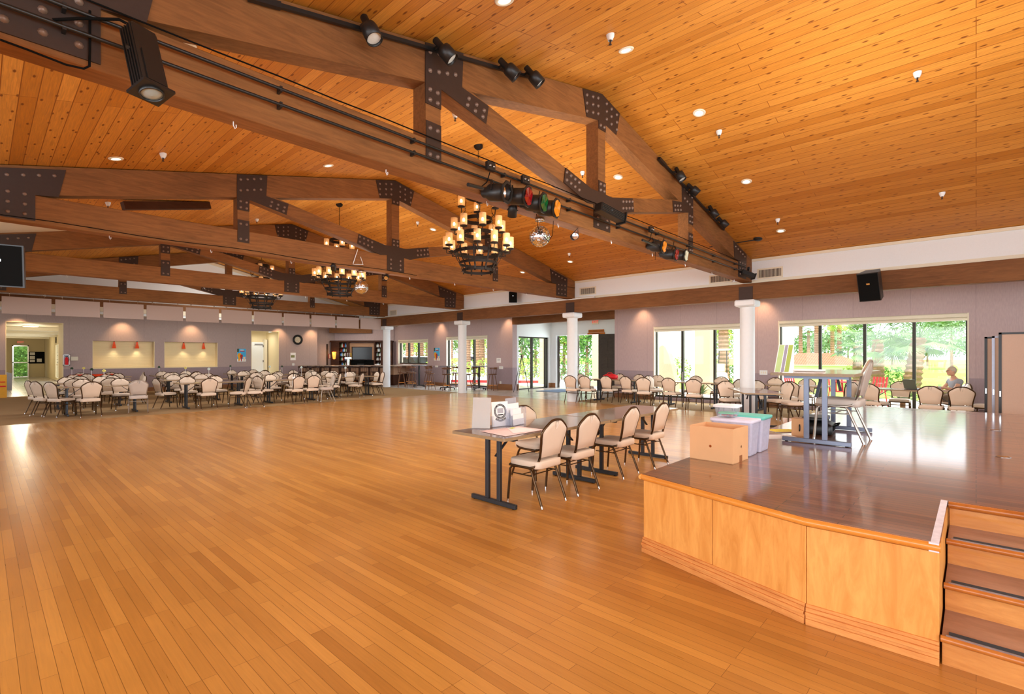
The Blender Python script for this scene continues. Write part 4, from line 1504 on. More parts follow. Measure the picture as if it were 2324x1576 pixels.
def arc_text(mb, body, size, r, a_mid, span, Mt, z, inward=False):
    n_ = len(body)
    for i_, ch in enumerate(body):
        if ch == ' ': continue
        u_ = (i_ - (n_ - 1) / 2) / max(1, n_ - 1)
        a_ = a_mid - span * u_ if not inward else a_mid + span * u_
        rot = a_ - PI / 2 if not inward else a_ + PI / 2
        vs_, fs_ = glyph(ch, size)
        c_, s_ = math.cos(rot), math.sin(rot)
        q = []
        for v in vs_:
            x_, y_ = v.x * size, (v.y - .35) * size
            q.append(Mt @ Vector((r * math.cos(a_) + x_ * c_ - y_ * s_, r * math.sin(a_) + x_ * s_ + y_ * c_, z)))
        mb.add(q, fs_)


mb = MB()
for r0, r1 in ((.062, .085),):
    n = 48
    vs = [A5 @ Vector((r * math.cos(2 * PI * k / n), r * math.sin(2 * PI * k / n), 0)) for r in (r0, r1) for k in range(n)]
    mb.add(vs, [[k, (k + 1) % n, n + (k + 1) % n, n + k] for k in range(n)])
mb.add([A5 @ Vector(p) for p in ((-.03, -.046, 0), (.03, -.046, 0), (.045, -.032, 0), (-.045, -.032, 0))], [[0, 1, 2, 3]])
ba = [(.096, -2.2), (.096, -1.9), (.096, -1.57), (.096, -1.24), (.096, -.94)]
vs = [A5 @ Vector((rr * math.cos(a_), rr * math.sin(a_), 0)) for rr in (.092, .114) for a_ in (-2.3, -2.05, -1.8, -1.57, -1.34, -1.09, -.84)]
mb.add(vs, [[k, k + 1, 7 + k + 1, 7 + k] for k in range(6)])
mb.build('crest', M['ink'], bk)
mb = MB()
arc_text(mb, 'PROFESSIONAL', .0165, .0735, PI, 1.5, A5, .0006)
arc_text(mb, 'GOLFERS', .0175, .0735, PI / 2, 1.0, A5, .0006)
arc_text(mb, 'ASSOCIATION', .0165, .0735, 0, 1.45, A5, .0006)
arc_text(mb, 'OF AMERICA', .0165, .0735, -PI / 2, 1.3, A5, .0006, True)
arc_text(mb, 'PROFESSIONAL', .015, .103, -PI / 2, 1.25, A5, .0006, True)
mb.build('crest_lettering', M['paper'], bk)
mb = MB()
mb.add([A5 @ Vector(p) for p in ((-.04, -.02, .0003), (.04, -.02, .0003), (.04, .035, .0003), (-.04, .035, .0003))], [[0, 1, 2, 3]])
mb.build('crest_field', M['grey_print'], bk)
a, b = at_z(1158, 968, TZ), at_z(1186, 962, TZ)
ang = math.atan2(b.y - a.y, b.x - a.x)
t = thing('brochure_holder', 'clear tiered holder with grey and white leaflets beside the booklet holder', 'brochure holder', (a + b) / 2 + Vector((0, .02, .002)), ang, 'brochure holders on the foreground table')
w = (b - a).length / 2 + .01
for i in range(4):
    h = .12 + i * .06
    yy = -.06 + i * .035
    MB().bb(-w, w, yy, yy + .003, .0, h * .62).build('tier', M['acrylic'], t)
    MB().prism([(-w * .8 + .01 * i, 0), (w * .8 + .01 * i, 0), (w * .8 + .01 * i, h), (-w * .8 + .01 * i, h)], Matrix.Translation((0, yy + .012, .004)) @ slant(0, 0, 0, .1), .004).build('leaflet', M['grey_print'] if i == 3 else M['paper'], t)
MB().bb(-w - .003, -w, -.06, .09, 0, .2).bb(w, w + .003, -.06, .09, 0, .2).bb(-w, w, -.06, .09, 0, .003).build('tray', M['acrylic'], t)
# papers
q = [at_z(px, py, TZ + .003) for px, py in ((1089, 979), (1178, 968.5), (1236, 976), (1147, 991))]
o = MB().add(q + [v + Vector((0, 0, .002)) for v in q], [[3, 2, 1, 0], [4, 5, 6, 7], [0, 1, 5, 4], [1, 2, 6, 5], [2, 3, 7, 6], [3, 0, 4, 7]]).build('paper_sheet', M['paper_pink'])
tag(o, 'large pink and white printed sheet lying flat on the foreground table', 'paper')
q = [at_z(px, py, TZ + .007) for px, py in ((1150, 971), (1178, 970), (1222, 977), (1165, 984))]
o = MB().add(q, [[0, 1, 2, 3]]).add([v - Vector((0, 0, .001)) for v in q], [[3, 2, 1, 0]]).build('paper_sheet', M['paper'])
tag(o, 'smaller cream sheet lying on top of the pink sheet', 'paper')
M['note'] = mat('yellow_note', srgb(214, 236, 60), .6)
q = at_z(1163, 972, TZ + .01)
tag(MB().box((0, 0, .001), (.07, .035, .002), .3).build('sticky_note', M['note']), 'yellow-green sticky note on the papers', 'sticky note').location = q

# ------------------------------------------------------------------ things on the stage
M['card'] = mat('cardboard', srgb(222, 172, 124), .8, noise=(7, .06), spec=.2)
M['tape_brown'] = mat('brown_tape', srgb(150, 92, 44), .35)
bx = thing('cardboard_box', 'open brown cardboard box with a round hole at the stage corner', 'box', (4.60, 1.715, SZ), -.05)
w, d, h, k = .165, .195, .305, .006
mb = MB().bb(-w, w, -d, d, 0, k).bb(w - k, w, -d, d, k, h)
# faces with a real hole: -x face (towards camera) and -y face
def holed(mb, M4, ww, hh, hole, r, th):
    n = 12
    cx, cy = hole
    out = []
    for i in range(n):
        a = 2 * PI * i / n
        c, s_ = math.cos(a), math.sin(a)
        tx = (ww - cx if c > 0 else cx) / abs(c) if abs(c) > 1e-6 else 1e9
        ty = (hh - cy if s_ > 0 else cy) / abs(s_) if abs(s_) > 1e-6 else 1e9
        u = min(tx, ty)
        out.append((cx + c * u, cy + s_ * u))
    inn = [(cx + r * math.cos(2 * PI * i / n), cy + r * math.sin(2 * PI * i / n)) for i in range(n)]
    corners = {(ww, hh), (0, hh), (0, 0), (ww, 0)}
    for z in (0, th):
        vs = [M4 @ Vector((x, y, z)) for x, y in out + inn]
        mb.add(vs, [[i, (i + 1) % n, n + (i + 1) % n, n + i] for i in range(n)])
    # corner fill
    for i in range(n):
        p, q = out[i], out[(i + 1) % n]
        for c in corners:
            if abs(p[0] - q[0]) > 1e-6 and abs(p[1] - q[1]) > 1e-6 and (c[0] in (round(p[0], 6), round(q[0], 6)) or abs(c[0] - p[0]) < 1e-6 or abs(c[0] - q[0]) < 1e-6) and (abs(c[1] - p[1]) < 1e-6 or abs(c[1] - q[1]) < 1e-6):
                for z in (0, th):
                    mb.add([M4 @ Vector((p[0], p[1], z)), M4 @ Vector((c[0], c[1], z)), M4 @ Vector((q[0], q[1], z))], [[0, 1, 2]])
    for x0, y0, x1, y1 in ((0, 0, ww, 0), (ww, 0, ww, hh), (ww, hh, 0, hh), (0, hh, 0, 0)):
        mb.add([M4 @ Vector(v) for v in ((x0, y0, 0), (x1, y1, 0), (x1, y1, th), (x0, y0, th))], [[0, 1, 2, 3]])


holed(mb, Matrix(((0, 0, 1, -w), (1, 0, 0, -d), (0, 1, 0, 0), (0, 0, 0, 1))), 2 * d, h, (.2, .135), .012, k)
holed(mb, Matrix(((1, 0, 0, -w + k), (0, 0, 1, -d), (0, 1, 0, 0), (0, 0, 0, 1))), 2 * w - 2 * k, h, (.17, .135), .012, k)
mb.bb(-w + k, w - k, d - k, d, 0, h)
mb.build('carton', M['card'], bx)
MB().bb(-.03, .03, -d - .001, -d, 0, .06).build('tape_strip', M['tape_brown'], bx)

M['bin'] = clear_mat('milky_plastic', srgb(216, 214, 232), .72)
M['teal'] = mat('teal_lid', srgb(98, 190, 176), .35)
M['lid_white'] = mat('lilac_lid', srgb(214, 210, 226), .35)


def bin_(loc, w, d, h, lidm, label, rz=0):
    t = thing('storage_bin', label, 'storage box', loc, rz, 'plastic storage boxes on the stage')
    mb = MB()
    ol = rrect_outline(w, d, .03, 3)
    n = len(ol)
    vs = []
    for s, z in ((.86, .002), (.88, .01), (1.0, h), (.97, h), (.86, .014)):
        vs += [(x * s, y * s, z) for x, y in ol]
    mb.add(vs, [[i * n + k, i * n + (k + 1) % n, (i + 1) * n + (k + 1) % n, (i + 1) * n + k] for i in range(4) for k in range(n)] + [list(range(n))[::-1]])
    mb.build('tub', M['bin'], t)
    mb = MB()
    cushion(mb, rrect_outline(w + .012, d + .012, .035, 3), Matrix.Translation((0, 0, h - .012)), .03, .004, .006)
    mb.build('lid', lidm, t)
    return t


bin_((4.98, 1.70, SZ), .125, .19, .32, M['lid_white'], 'milky white storage box directly behind the cardboard box')
b2 = bin_((5.28, 1.70, SZ), .15, .2, .33, M['teal'], 'storage box with a teal lid, furthest right of the plastic boxes')
M['contents'] = mat('coloured_odds', srgb(206, 120, 110), .7, noise=(26, .6))
tag(MB().box((5.28, 1.70, SZ + .1), (.2, .3, .16), 0, .03).build('craft_supplies', M['contents']), 'coloured odds and ends showing through the teal-lidded box', 'craft supplies')
# small tub on top
tb = thing('food_tub', 'small clear square tub with a white lid on top of the storage boxes', 'tub', (5.0, 1.78, SZ + .345), .1)
mb = MB()
ol = rrect_outline(.105, .105, .03, 3)
n = len(ol)
vs = []
for s, z in ((.8, .002), (1.0, .10), (.97, .10), (.78, .006)):
    vs += [(x * s, y * s, z) for x, y in ol]
mb.add(vs, [[i * n + k, i * n + (k + 1) % n, (i + 1) * n + (k + 1) % n, (i + 1) * n + k] for i in range(3) for k in range(n)] + [list(range(n))[::-1]])
mb.build('tub', M['acrylic'], tb)
mb = MB()
cushion(mb, rrect_outline(.115, .115, .035, 3), Matrix.Translation((0, 0, .094)), .022, .002, .005)
mb.build('lid', M['white'], tb)
M['green_lid'] = mat('green_plastic', srgb(90, 214, 130), .35)
tag(MB().box((5.0, 1.78, SZ + .382), (.14, .14, .012), .1, .004).build('inner_lid', M['green_lid']), 'bright green lid lying inside the small clear tub', 'lid')
MBt = MB()
for i in range(14):
    MBt.box((5.0 + random.uniform(-.055, .055), 1.78 + random.uniform(-.055, .055), SZ + .355 + random.uniform(0, .01)), (.03, .02, .012), random.uniform(0, 3))
tag(MBt.build('beads', M['contents']), 'colourful small pieces in the bottom of the clear tub', 'craft pieces', kind='stuff')

# yellow folder and papers
M['yellow'] = mat('yellow_card', srgb(232, 206, 40), .5)
f = thing('folder', 'yellow folder lying open on papers on the stage floor', 'folder', at_z(1776, 979, SZ) + Vector((0, 0, .004)), -.75)
MB().box((0, 0, .004), (.3, .2, .006), 0, .002).build('cover', M['yellow'], f)
MB().box((-.01, -.03, .0), (.28, .17, .004)).build('pages', M['paper'], f)
tag(MB().box((0, 0, .002), (.38, .28, .003)).build('paper_sheet', M['paper']), 'white papers on the stage floor beside the grey table foot', 'paper').location = at_z(1768, 992, SZ)
bpy.data.objects['paper_sheet.002'].rotation_euler.z = -.8
# travel mug
M['mug'] = mat('brushed_mug', srgb(206, 200, 204), .22, .8)
t = thing('travel_mug', 'steel travel mug with a handle standing on the stage floor', 'mug', at_z(1812, 988, SZ), .4)
MB().lathe([(0, .001), (.034, .001), (.04, .02), (.042, .16), (.038, .165), (.0, .168)], n=20).build('cup', M['mug'], t)
MB().tube([(-.04, 0, .14), (-.07, 0, .13), (-.08, 0, .09), (-.07, 0, .06), (-.04, 0, .05)], .008, 8).build('handle', M['black'], t)
# black cases and small carton under the stage table
c = at_z(1880, 982, SZ)
t = thing('equipment_bag', 'black soft equipment bag with shiny folds under the stage table', 'bag', (7.0, 1.42, SZ), .1)
mb = MB()
cushion(mb, rrect_outline(.24, .17, .05), Matrix.Translation((0, 0, .002)), .12, .03, .02)
mb.build('bag_body', M['black'], t)
MB().tube([(-.15, -.17, .10), (-.1, -.22, .12), (.1, -.22, .12), (.15, -.17, .10)], .01, 6).build('strap', M['blackmatte'], t)
MB().box((0, -.172, .07), (.3, .008, .05), 0, .003).build('pocket', M['blackmatte'], t)
t = thing('laptop_case', 'flat black case with a blue stripe lying on the black bag', 'case', (7.02, 1.44, SZ + .156), .15)
MB().box((0, 0, .022), (.4, .28, .04), 0, .01).build('shell', M['black'], t)
M['blue'] = mat('blue_card', srgb(70, 70, 190), .5)
MB().box((0, -.142, .026), (.16, .004, .014)).build('stripe', M['blue'], t)
t = thing('carton', 'small cardboard carton standing under the stage table behind the leg', 'box', (6.62, 1.52, SZ), .1)
MB().bb(-.08, .08, -.08, .08, 0, .2).build('carton_body', M['card'], t)
MB().bb(-.02, .02, -.081, .081, .2, .202).build('tape_strip', M['tape_brown'], t)
# striped board on the stage table
M['s_green'] = mat('olive_green', srgb(150, 164, 60), .5)
M['s_lt'] = mat('soft_green', srgb(168, 188, 120), .5)
M['s_grey'] = mat('violet_grey', srgb(140, 130, 144), .5)
q = Vector((5.93, 1.545, SZ + .76))
t = thing('striped_board', 'upright green, grey and white striped board leaning on the stage table', 'display board', q, math.atan2(-.75, .66) + .15)
Mb = Matrix.Rotation(-.1, 4, 'X') @ Matrix(((1, .26, 0, 0), (0, 0, -1, 0), (0, 1, 0, 0), (0, 0, 0, 1)))
w = .085
MB().prism([(-w, 0), (w, 0), (w, .30), (-w, .30)], Mb @ Matrix.Translation((0, 0, 0)), .008).build('panel', M['paper'], t)
for x0, x1, mm in ((-.08, -.02, 's_lt'), (-.012, .022, 's_grey'), (.03, .08, 's_green')):
    MB().prism([(x0, .002), (x1, .002), (x1, .297), (x0, .297)], Mb @ Matrix.Translation((0, 0, .0081)), .001).build('stripe', M[mm], t)
MB().beam((0.05, .02, .002), (.1, .11, .2), .02, .004).build('back_strut', M['paper'], t)
tag(MB().box((0, 0, .012), (.24, .3, .02), .1, .004).build('paper_stack', M['paper']), 'flat stack of white paper and clear box on the stage table', 'paper').location = (6.5, 1.4, SZ + .758)

# folding room dividers at the right
M['divider'] = mat('divider_fabric', srgb(176, 150, 132), .85, noise=(70, .05), spec=.15)
M['grey_metal'] = mat('grey_metal', srgb(150, 152, 164), .35, .6)
for i, (x, y0, y1, lab) in enumerate(((12.75, -.30, -2.2, 'tan fabric room divider, large panel at the right edge of the picture'),
                                      (13.25, -.22, -1.8, 'grey-edged folded room divider, second of the stack at the right'),
                                      (13.6, -.12, -1.7, 'black-edged folded room divider, hindmost of the stack at the right'))):
    t = thing('room_divider', lab, 'room divider', (x, 0, 0), 0, 'room dividers stored at the right')
    H = 1.97 - .05 * (i > 0)
    MB().bb(-.02, .02, y1 + .03, y0 - .03, .12, H - .03).build('fabric_panel', M['divider'], t)
    e = M['grey_metal'] if i == 1 else M['black']
    MB().bb(-.03, .03, y0 - .04, y0, .08, H).bb(-.03, .03, y1, y1 + .04, .08, H).bb(-.03, .03, y1, y0, H - .035, H).bb(-.03, .03, y1, y0, .08, .12).build('edge_frame', e, t)
    MB().cyl((0, y0 - .02, 0), (0, y0 - .02, .08), .03, n=12).cyl((0, y1 + .02, 0), (0, y1 + .02, .08), .03, n=12).build('caster', M['black'], t)
    MB().bb(-.035, -.03, y0 - .03, y0 - .012, .8, .9).build('latch', M['chrome'], t)

# ------------------------------------------------------------------ banners below the last truss
M['banner'] = mat('mauve_banner', srgb(176, 155, 145), .85, noise=(50, .04), spec=.15)
bn = thing('acoustic_banner', '', 'banner', (0, 0, 0), 0, 'mauve fabric banners below the last truss')
MB().bb(-.545, .545, -.02, .02, 2.80, 3.32, .008).build('panel', M['banner'], bn)
for s in (-.38, .38):
    MB().tube([(s, 0, 3.31), (s, 0, 3.43)], .004, 6).lathe([(0, 3.40), (.02, 3.40), (.02, 3.425), (0, 3.43)], (s, 0, 0), 10).build('hanger', M['chrome'], bn)
ordn = ['first', 'second', 'third', 'fourth', 'fifth', 'sixth', 'seventh', 'eighth', 'ninth', 'tenth', 'eleventh', 'twelfth']
for i in range(11):
    l = 'mauve rectangular fabric banner hanging below the last truss, %s from the hallway end' % ordn[i]
    if i == 10: l = 'mauve rectangular fabric banner below the last truss, touching the white column at the bar'
    xx = 1.0 + 1.178 * i
    if i == 0:
        bn.location = (xx, CY[3] - .02, 0)
        bn['label'] = l
    else:
        dup(bn, (xx, CY[3] - .02, 0), 0, l)
struct('trim_6', MB().bb(-.6, CX, g - .16, g - .02, 3.19, 3.36), M['white_trim'])

# ------------------------------------------------------------------ tables and chairs of the dining areas
GL, GR = 'banquet chairs of the left dining area', 'banquet chairs by the windows'
RT = ['front row', 'second row', 'third row', 'back row']
CT = ['nearest the hallway', 'second from the hallway', 'third from the hallway', 'nearest the bar']
chair_n = 0


def chair(x, y, face, label, grp, src=None):
    """face: direction the sitter looks, degrees from +y, counter-clockwise"""
    return dup(src or C1, (x, y, 0), math.radians(face), label, grp)


def table(x, y, rz, label):
    return dup(T1_, (x, y, 0), math.radians(rz), label)


# front row, placed chair by chair
front = {0: ((2.25, 17.15), [(1.90, 16.50, 8, 'back to the dance floor, left of two'), (2.95, 16.62, -10, 'back to the dance floor, silver legged beside it'), (1.12, 18.25, -70, 'at the hallway end, outermost'),
                             (1.20, 17.62, -62, 'at the hallway end, tucked behind another'), (1.42, 17.02, -60, 'facing along the table at its left end'), (1.95, 17.9, 178, 'on the far side, left'), (2.8, 17.85, 185, 'on the far side, right')]),
         1: ((4.85, 16.95), [(4.52, 16.38, 2, 'back to the dance floor, alone'), (3.72, 17.35, -75, 'facing right at the left end'), (5.32, 16.1, 50, 'turned to the left at the front corner'), (5.72, 16.0, 72, 'turned fully left, beside the corner one'),
                             (4.4, 17.7, 176, 'on the far side, left'), (5.2, 17.65, 183, 'on the far side, right'), (5.95, 17.2, 92, 'facing left at the right end')]),
         2: ((7.2, 17.0), [(6.25, 16.75, -68, 'facing right at the left end'), (6.95, 16.1, 12, 'back to the dance floor, left of two'), (7.50, 16.15, 0, 'back to the dance floor, right of two'), (8.05, 16.15, 78, 'silver legged, standing apart facing left'),
                           (6.9, 17.7, 180, 'on the far side, left'), (7.7, 17.7, 176, 'on the far side, right')]),
         3: ((9.75, 17.6), [(8.75, 17.0, 70, 'facing left, in front of the others'), (8.78, 17.75, -88, 'facing right at the left end'), (9.6, 16.95, 40, 'turned left at the front'), (10.65, 17.2, 75, 'facing left at the right end'), (10.75, 17.75, 85, 'at the right end, behind another'),
                            (9.4, 18.3, 180, 'on the far side, left'), (10.2, 18.3, 180, 'on the far side, right')])}
for k, ((tx, ty), cs) in front.items():
    table(tx, ty, 0, 'brown folding table in the front row of the left dining area, %s' % CT[k])
    for x, y, f, d in cs:
        chair(x, y, f, 'chair at front-row table %s, %s' % (CT[k], d), GL, C2 if 'silver' in d else None)
rowsB = [(1, 19.5, [2.35, 5.05, 7.65, 10.1]), (2, 21.8, [2.7, 5.4, 8.0, 10.0]), (3, 24.1, [3.0, 5.7, 8.3])]
for r, y, xs in rowsB:
    for k, x in enumerate(xs):
        jx = random.uniform(-.1, .1)
        table(x + jx, y, random.uniform(-2, 2), 'brown folding table in the %s of the left dining area, %s' % (RT[r], CT[k] if not (r == 3 and k == 2) else 'nearest the clock'))
        e = 1
        pos = [(-.42, -.52, 0, 'near side, left'), (.42, -.5, 0, 'near side, right'), (-.42, .52, 180, 'far side, left'), (.42, .5, 180, 'far side, right'), (e * 1.12, 0, -90 if e < 0 else 90, 'at its %s end' % ('hallway' if e < 0 else 'window'))]
        for dx, dy, f, d in pos:
            if f == 90 and (k % 2 or k == 3): continue
            chair(x + jx + dx + random.uniform(-.04, .04), y + dy * 1.04 + random.uniform(-.03, .03), f + random.uniform(-14, 14), 'chair at the %s table %s, %s' % (RT[r], CT[k] if not (r == 3 and k == 2) else 'nearest the clock', d), GL)

# window side
M['red'] = mat('red_cloth', srgb(214, 26, 34), .6)
RTAB = [((14.75, 8.9), 90, 'brown folding table by the mauve wall next to the entrance, red bag on it',
         [(13.42, 9.75, -80, 'facing it beside the column, seen from the side'), (13.62, 9.3, -85, 'facing it beside the column, nearer of two'), (14.05, 8.75, -88, 'back to the camera, left'), (14.12, 8.05, -95, 'back to the camera, right'),
          (15.45, 9.35, 92, 'by the wall, left'), (15.45, 8.6, 88, 'by the wall, right'), (14.8, 10.2, 172, 'at its end by the doors')], 'at the table beside the entrance'),
        ((14.75, 6.3), 90, 'brown folding table in front of the three-pane window',
         [(13.75, 7.35, -70, 'turned right in front of the gap'), (14.75, 7.55, 160, 'at its left end'), (15.25, 7.75, 100, 'at the left end by the window'), (14.05, 6.6, -92, 'back to the camera, left'), (13.75, 5.8, -75, 'back to the camera, middle'),
          (14.45, 5.05, -20, 'at its right end, back to the camera'), (15.5, 6.6, 90, 'by the window, left'), (15.45, 5.75, 95, 'by the window, right')], 'at the table before the three-pane window'),
        ((12.15, 3.75), 29, 'brown folding table standing askew in front of the nearest column',
         [(12.95, 3.1, 38, 'at its right side, nearer of two'), (13.45, 3.55, 52, 'at its right side, further of two'), (12.9, 4.55, 130, 'behind it')], 'at the askew table by the nearest column'),
        ((15.1, 3.75), 90, 'brown folding table between the nearest column and the four-pane window',
         [(14.35, 4.3, -85, 'beside the column, left'), (14.35, 3.45, -95, 'beside the column, right'), (15.85, 4.35, 90, 'by the window, left'), (15.8, 3.5, 92, 'by the window, right'), (14.75, 2.45, -30, 'at its right end')], 'at the table behind the nearest column'),
        ((15.05, 1.15), 90, 'brown folding table in front of the four-pane window where the person sits',
         [(14.45, 1.75, -110, 'half turned, seen from the side'), (14.25, .72, -92, 'back to the camera, left'), (14.3, .24, -86, 'back to the camera, right'), (15.75, 1.4, 90, 'by the glass beside the laptop'), (15.2, -.17, -12, 'at its right end'), (15.55, 2.3, 100, 'at its left end, by the glass')], 'at the laptop table')]
for (tx, ty), rz, lab, cs, where in RTAB:
    table(tx, ty, rz, lab)
    for x, y, f, d in cs:
        chair(x, y, f, 'chair %s, %s' % (where, d), GR)
for o_ in list(COL.objects):
    if o_.parent is None and o_.get('category') == 'chair' and str(o_['label']).startswith('chair '):
        o_['label'] = 'beige banquet ' + o_['label']
        w_ = o_['label'].split()
        if len(w_) > 16: o_['label'] = ' '.join([a for a in w_ if a not in ('the', 'its')][:16])
p = Vector((15.9, .42, 0))
chair(15.82, .38, 28, 'beige banquet chair under the seated person by the four-pane window', GR)

# table number stands, cloths and small things on the tables
M['num'] = mat('number_card', srgb(226, 214, 120), .6)
M['num_dark'] = mat('dark_card', srgb(50, 74, 50), .6)


def stand(x, y, z, label, m, h=.3):
    t = thing('table_ornament', label, 'table ornament', (x, y, z), 0, 'slim stick ornaments on the tables')
    MB().lathe([(0, 0), (.035, 0), (.035, .006), (.005, .01)], n=12).cyl((0, 0, .008), (0, 0, h), .006, n=6).build('stick', M['paper'], t)
    mb = MB()
    for k in range(7):
        a = k * PI / 3
        c = (0, 0, h + .03) if k == 6 else (.032 * math.cos(a), .01 * math.sin(a * 2), h + .03 + .03 * math.sin(a))
        mb.ball(c, .018, 8)
    mb.build('flower_head', m, t)


def text_mesh(body, size, m, parent, loc, rot, name='lettering', ext=.001, align='CENTER', sx=1.0):
    cu = bpy.data.curves.new(name, 'FONT')
    cu.body = body
    cu.size = size
    cu.align_x = align
    cu.extrude = ext
    o = bpy.data.objects.new(name, cu)
    COL.objects.link(o)
    o.parent = parent
    o.location = loc
    o.rotation_euler = rot
    o.scale = (sx, 1, 1)
    cu.materials.append(m)
    return o


M['num_white'] = mat('pale_ornament', srgb(206, 220, 214), .6)
for px, Yt, mm, l in ((163, 24.1, 'num_dark', 'dark, below the fire extinguisher cabinet'), (190, 24.1, 'num', 'yellow, over the red tablecloth'), (208, 21.8, 'num_dark', 'dark, beside the yellow one near the hallway'),
                      (236, 19.5, 'num', 'yellow, under the left serving window'), (361, 24.1, 'num_dark', 'dark, between the two serving windows'), (421, 21.8, 'num', 'yellow, under the right serving window'),
                      (474, 19.5, 'num_white', 'pale, right end of the right serving window'), (523, 24.1, 'num_dark', 'dark green, below the drinks poster'), (612, 21.8, 'num_white', 'pale, in front of the door recess'),
                      (640, 21.8, 'num_dark', 'dark, right of the door recess'), (684, 19.5, 'num_white', 'pale, below the clock'), (784, 17.6, 'num_white', 'pale, in front of the beer tower')):
    stand(at_y(px, Yt).x, Yt, .752, 'slim white stick with a small flower-like top, ' + l, M[mm])
stand(14.75, 6.6, .752, 'slim stick with a small dark top on the table before the three-pane window', M['num_dark'])
t = thing('table_cloth', 'bright red cloth draped over a table by the hallway wall', 'tablecloth', (3.0, 24.1, .752))
MB().box((0, 0, .05), (1.5, .7, .09), 0, .03).build('cloth', M['red_orange'], t) if 'red_orange' in M else None
t = thing('bag', 'red bag lying on the table next to the entrance', 'bag', (14.9, 9.25, .753), .2)
mb = MB()
cushion(mb, rrect_outline(.15, .24, .07), Matrix.Translation((0, 0, .0)), .12, .04, .03)
mb.build('bag_body', M['red'], t)
MB().tube([(-.05, -.12, .13), (-.05, -.06, .2), (-.05, .06, .2), (-.05, .12, .13)], .012, 6).build('strap', M['red'], t)
t = thing('cup', 'pale plastic cup on the front-row table nearest the bar', 'cup', (9.55, 17.6, .752))
MB().lathe([(0, 0), (.03, 0), (.04, .12), (.037, .12), (.028, .005)], n=14).build('cup_body', M['acrylic'], t)
t = thing('tote_bag', 'white bag with black handles on the chair behind the front row', 'bag', (7.72, 17.72, .455), .3)
MB().box((0, 0, .17), (.3, .14, .34), 0, .03).build('bag_body', M['paper'], t)
MB().tube([(-.08, -.05, .33), (-.07, -.05, .45), (.07, -.05, .45), (.08, -.05, .33)], .01, 6).tube([(-.08, .05, .33), (-.07, .05, .45), (.07, .05, .45), (.08, .05, .33)], .01, 6).build('handle', M['black'], t)

# ------------------------------------------------------------------ bar
M['granite'] = mat('speckled_granite', srgb(166, 142, 122), .25, noise=(60, .35))
M['tan_panel'] = mat('tan_panel', srgb(160, 122, 92), .5, noise=(5, .08))
A_, B_ = Vector((11.05, 25.05, 0)), Vector((14.25, 21.95, 0))
dv = (B_ - A_).normalized()
nv = Vector((-dv.y, dv.x, 0))
if nv.x < 0: nv = -nv      # away from the camera
t = thing('bar_counter', 'long bar counter with granite top set across the far corner', 'bar', (0, 0, 0))
C_ = Vector((16.1, 22.75, 0))
MB().beam(A_ + Vector((0, 0, 1.02)) + nv * .3, B_ + Vector((0, 0, 1.02)) + nv * .3, .75, .07, b=.01).build('countertop', M['granite'], t)
MB().beam(A_ + nv * .35 + Vector((0, 0, .49)), B_ + nv * .35 + Vector((0, 0, .49)), .3, .98).build('bar_front', M['dark_wood'], t)
n = 9
for i in range(n):
    a, b = A_.lerp(B_, (i + .12) / n), A_.lerp(B_, (i + .88) / n)
    MB().beam(a + nv * .19 + Vector((0, 0, .62)), b + nv * .19 + Vector((0, 0, .62)), .02, .62).build('front_panel', M['tan_panel'], t)
MB().beam(B_ + Vector((0, 0, 1.02)) + nv * .1, C_ + Vector((0, 0, 1.02)), .6, .07, b=.01).build('countertop', M['granite'], t)
MB().beam(B_ + nv * .25 + Vector((.2, .05, .76)), C_ + Vector((0, .2, .76)), .2, .42).build('bar_front', M['tan_panel'], t)
MB().beam(B_ + nv * .25 + Vector((.2, .05, .28)), C_ + Vector((0, .2, .28)), .16, .56).build('base', M['dark_wood'], t)
MB().beam(A_ + nv * .1 + Vector((0, 0, .1)), B_ + nv * .1 + Vector((0, 0, .1)), .08, .04).build('foot_rail', M['chair_bronze'], t)
# back bar cabinet along the angled wall
w0, w1 = Vector((bx0, 27.05, 0)), Vector((WX, 24.35, 0))
wd = (w1 - w0).normalized()
wn2 = Vector((wd.y, -wd.x, 0))
if wn2.x > 0: wn2 = -wn2
ang = math.atan2(wd.y, wd.x)
LB = (w1 - w0).length
t = thing('back_bar_cabinet', 'dark wood back bar cabinet with bottle shelves and a screen recess', 'cabinet', w0 + wn2 * .06, ang)
# local frame: x along the wall, -y... towards room is local +/-y depending on the normal
sy = 1 if (Matrix.Rotation(-ang, 3, 'Z') @ wn2).y > 0 else -1
Bx = lambda mb, x0, x1, y0, y1, z0, z1, b=0: mb.bb(x0, x1, sy * y0, sy * y1, z0, z1, b)
u = lambda px: LB * (px - 757) / (898 - 757)
mb = MB()
Bx(mb, u(755), u(770), 0, .36, 0, 2.38); Bx(mb, u(769), u(774), 0, .36, 0, 2.38); Bx(mb, u(792), u(797), 0, .36, 0, 2.38)
Bx(mb, u(774), u(792), 0, .02, 0, 2.38); Bx(mb, u(856), u(859), 0, .36, 0, 2.38); Bx(mb, u(859), u(872), 0, .02, 0, 2.38); Bx(mb, u(872), u(897), 0, .36, 0, 2.38)
Bx(mb, u(753), u(898), 0, .40, 2.30, 2.40, .01); Bx(mb, u(753), u(898), 0, .42, .86, .92)
Bx(mb, u(755), u(897), 0, .38, 0, .86)
mb.build('carcass', M['dark_wood'], t)
for zz in (1.25, 1.5, 1.75, 2.0):
    Bx(MB(), u(774), u(792), .02, .34, zz, zz + .02).build('shelf', M['dark_wood'], t)
    Bx(MB(), u(859), u(872), .02, .34, zz, zz + .02).build('shelf', M['dark_wood'], t)
mb = MB()
Bx(mb, u(797), u(856), 0, .2, 2.05, 2.28); Bx(mb, u(797), u(801), 0, .2, 1.3, 2.05); Bx(mb, u(850), u(856), 0, .2, 1.3, 2.05)
mb.build('screen_surround', M['tan_panel'], t)
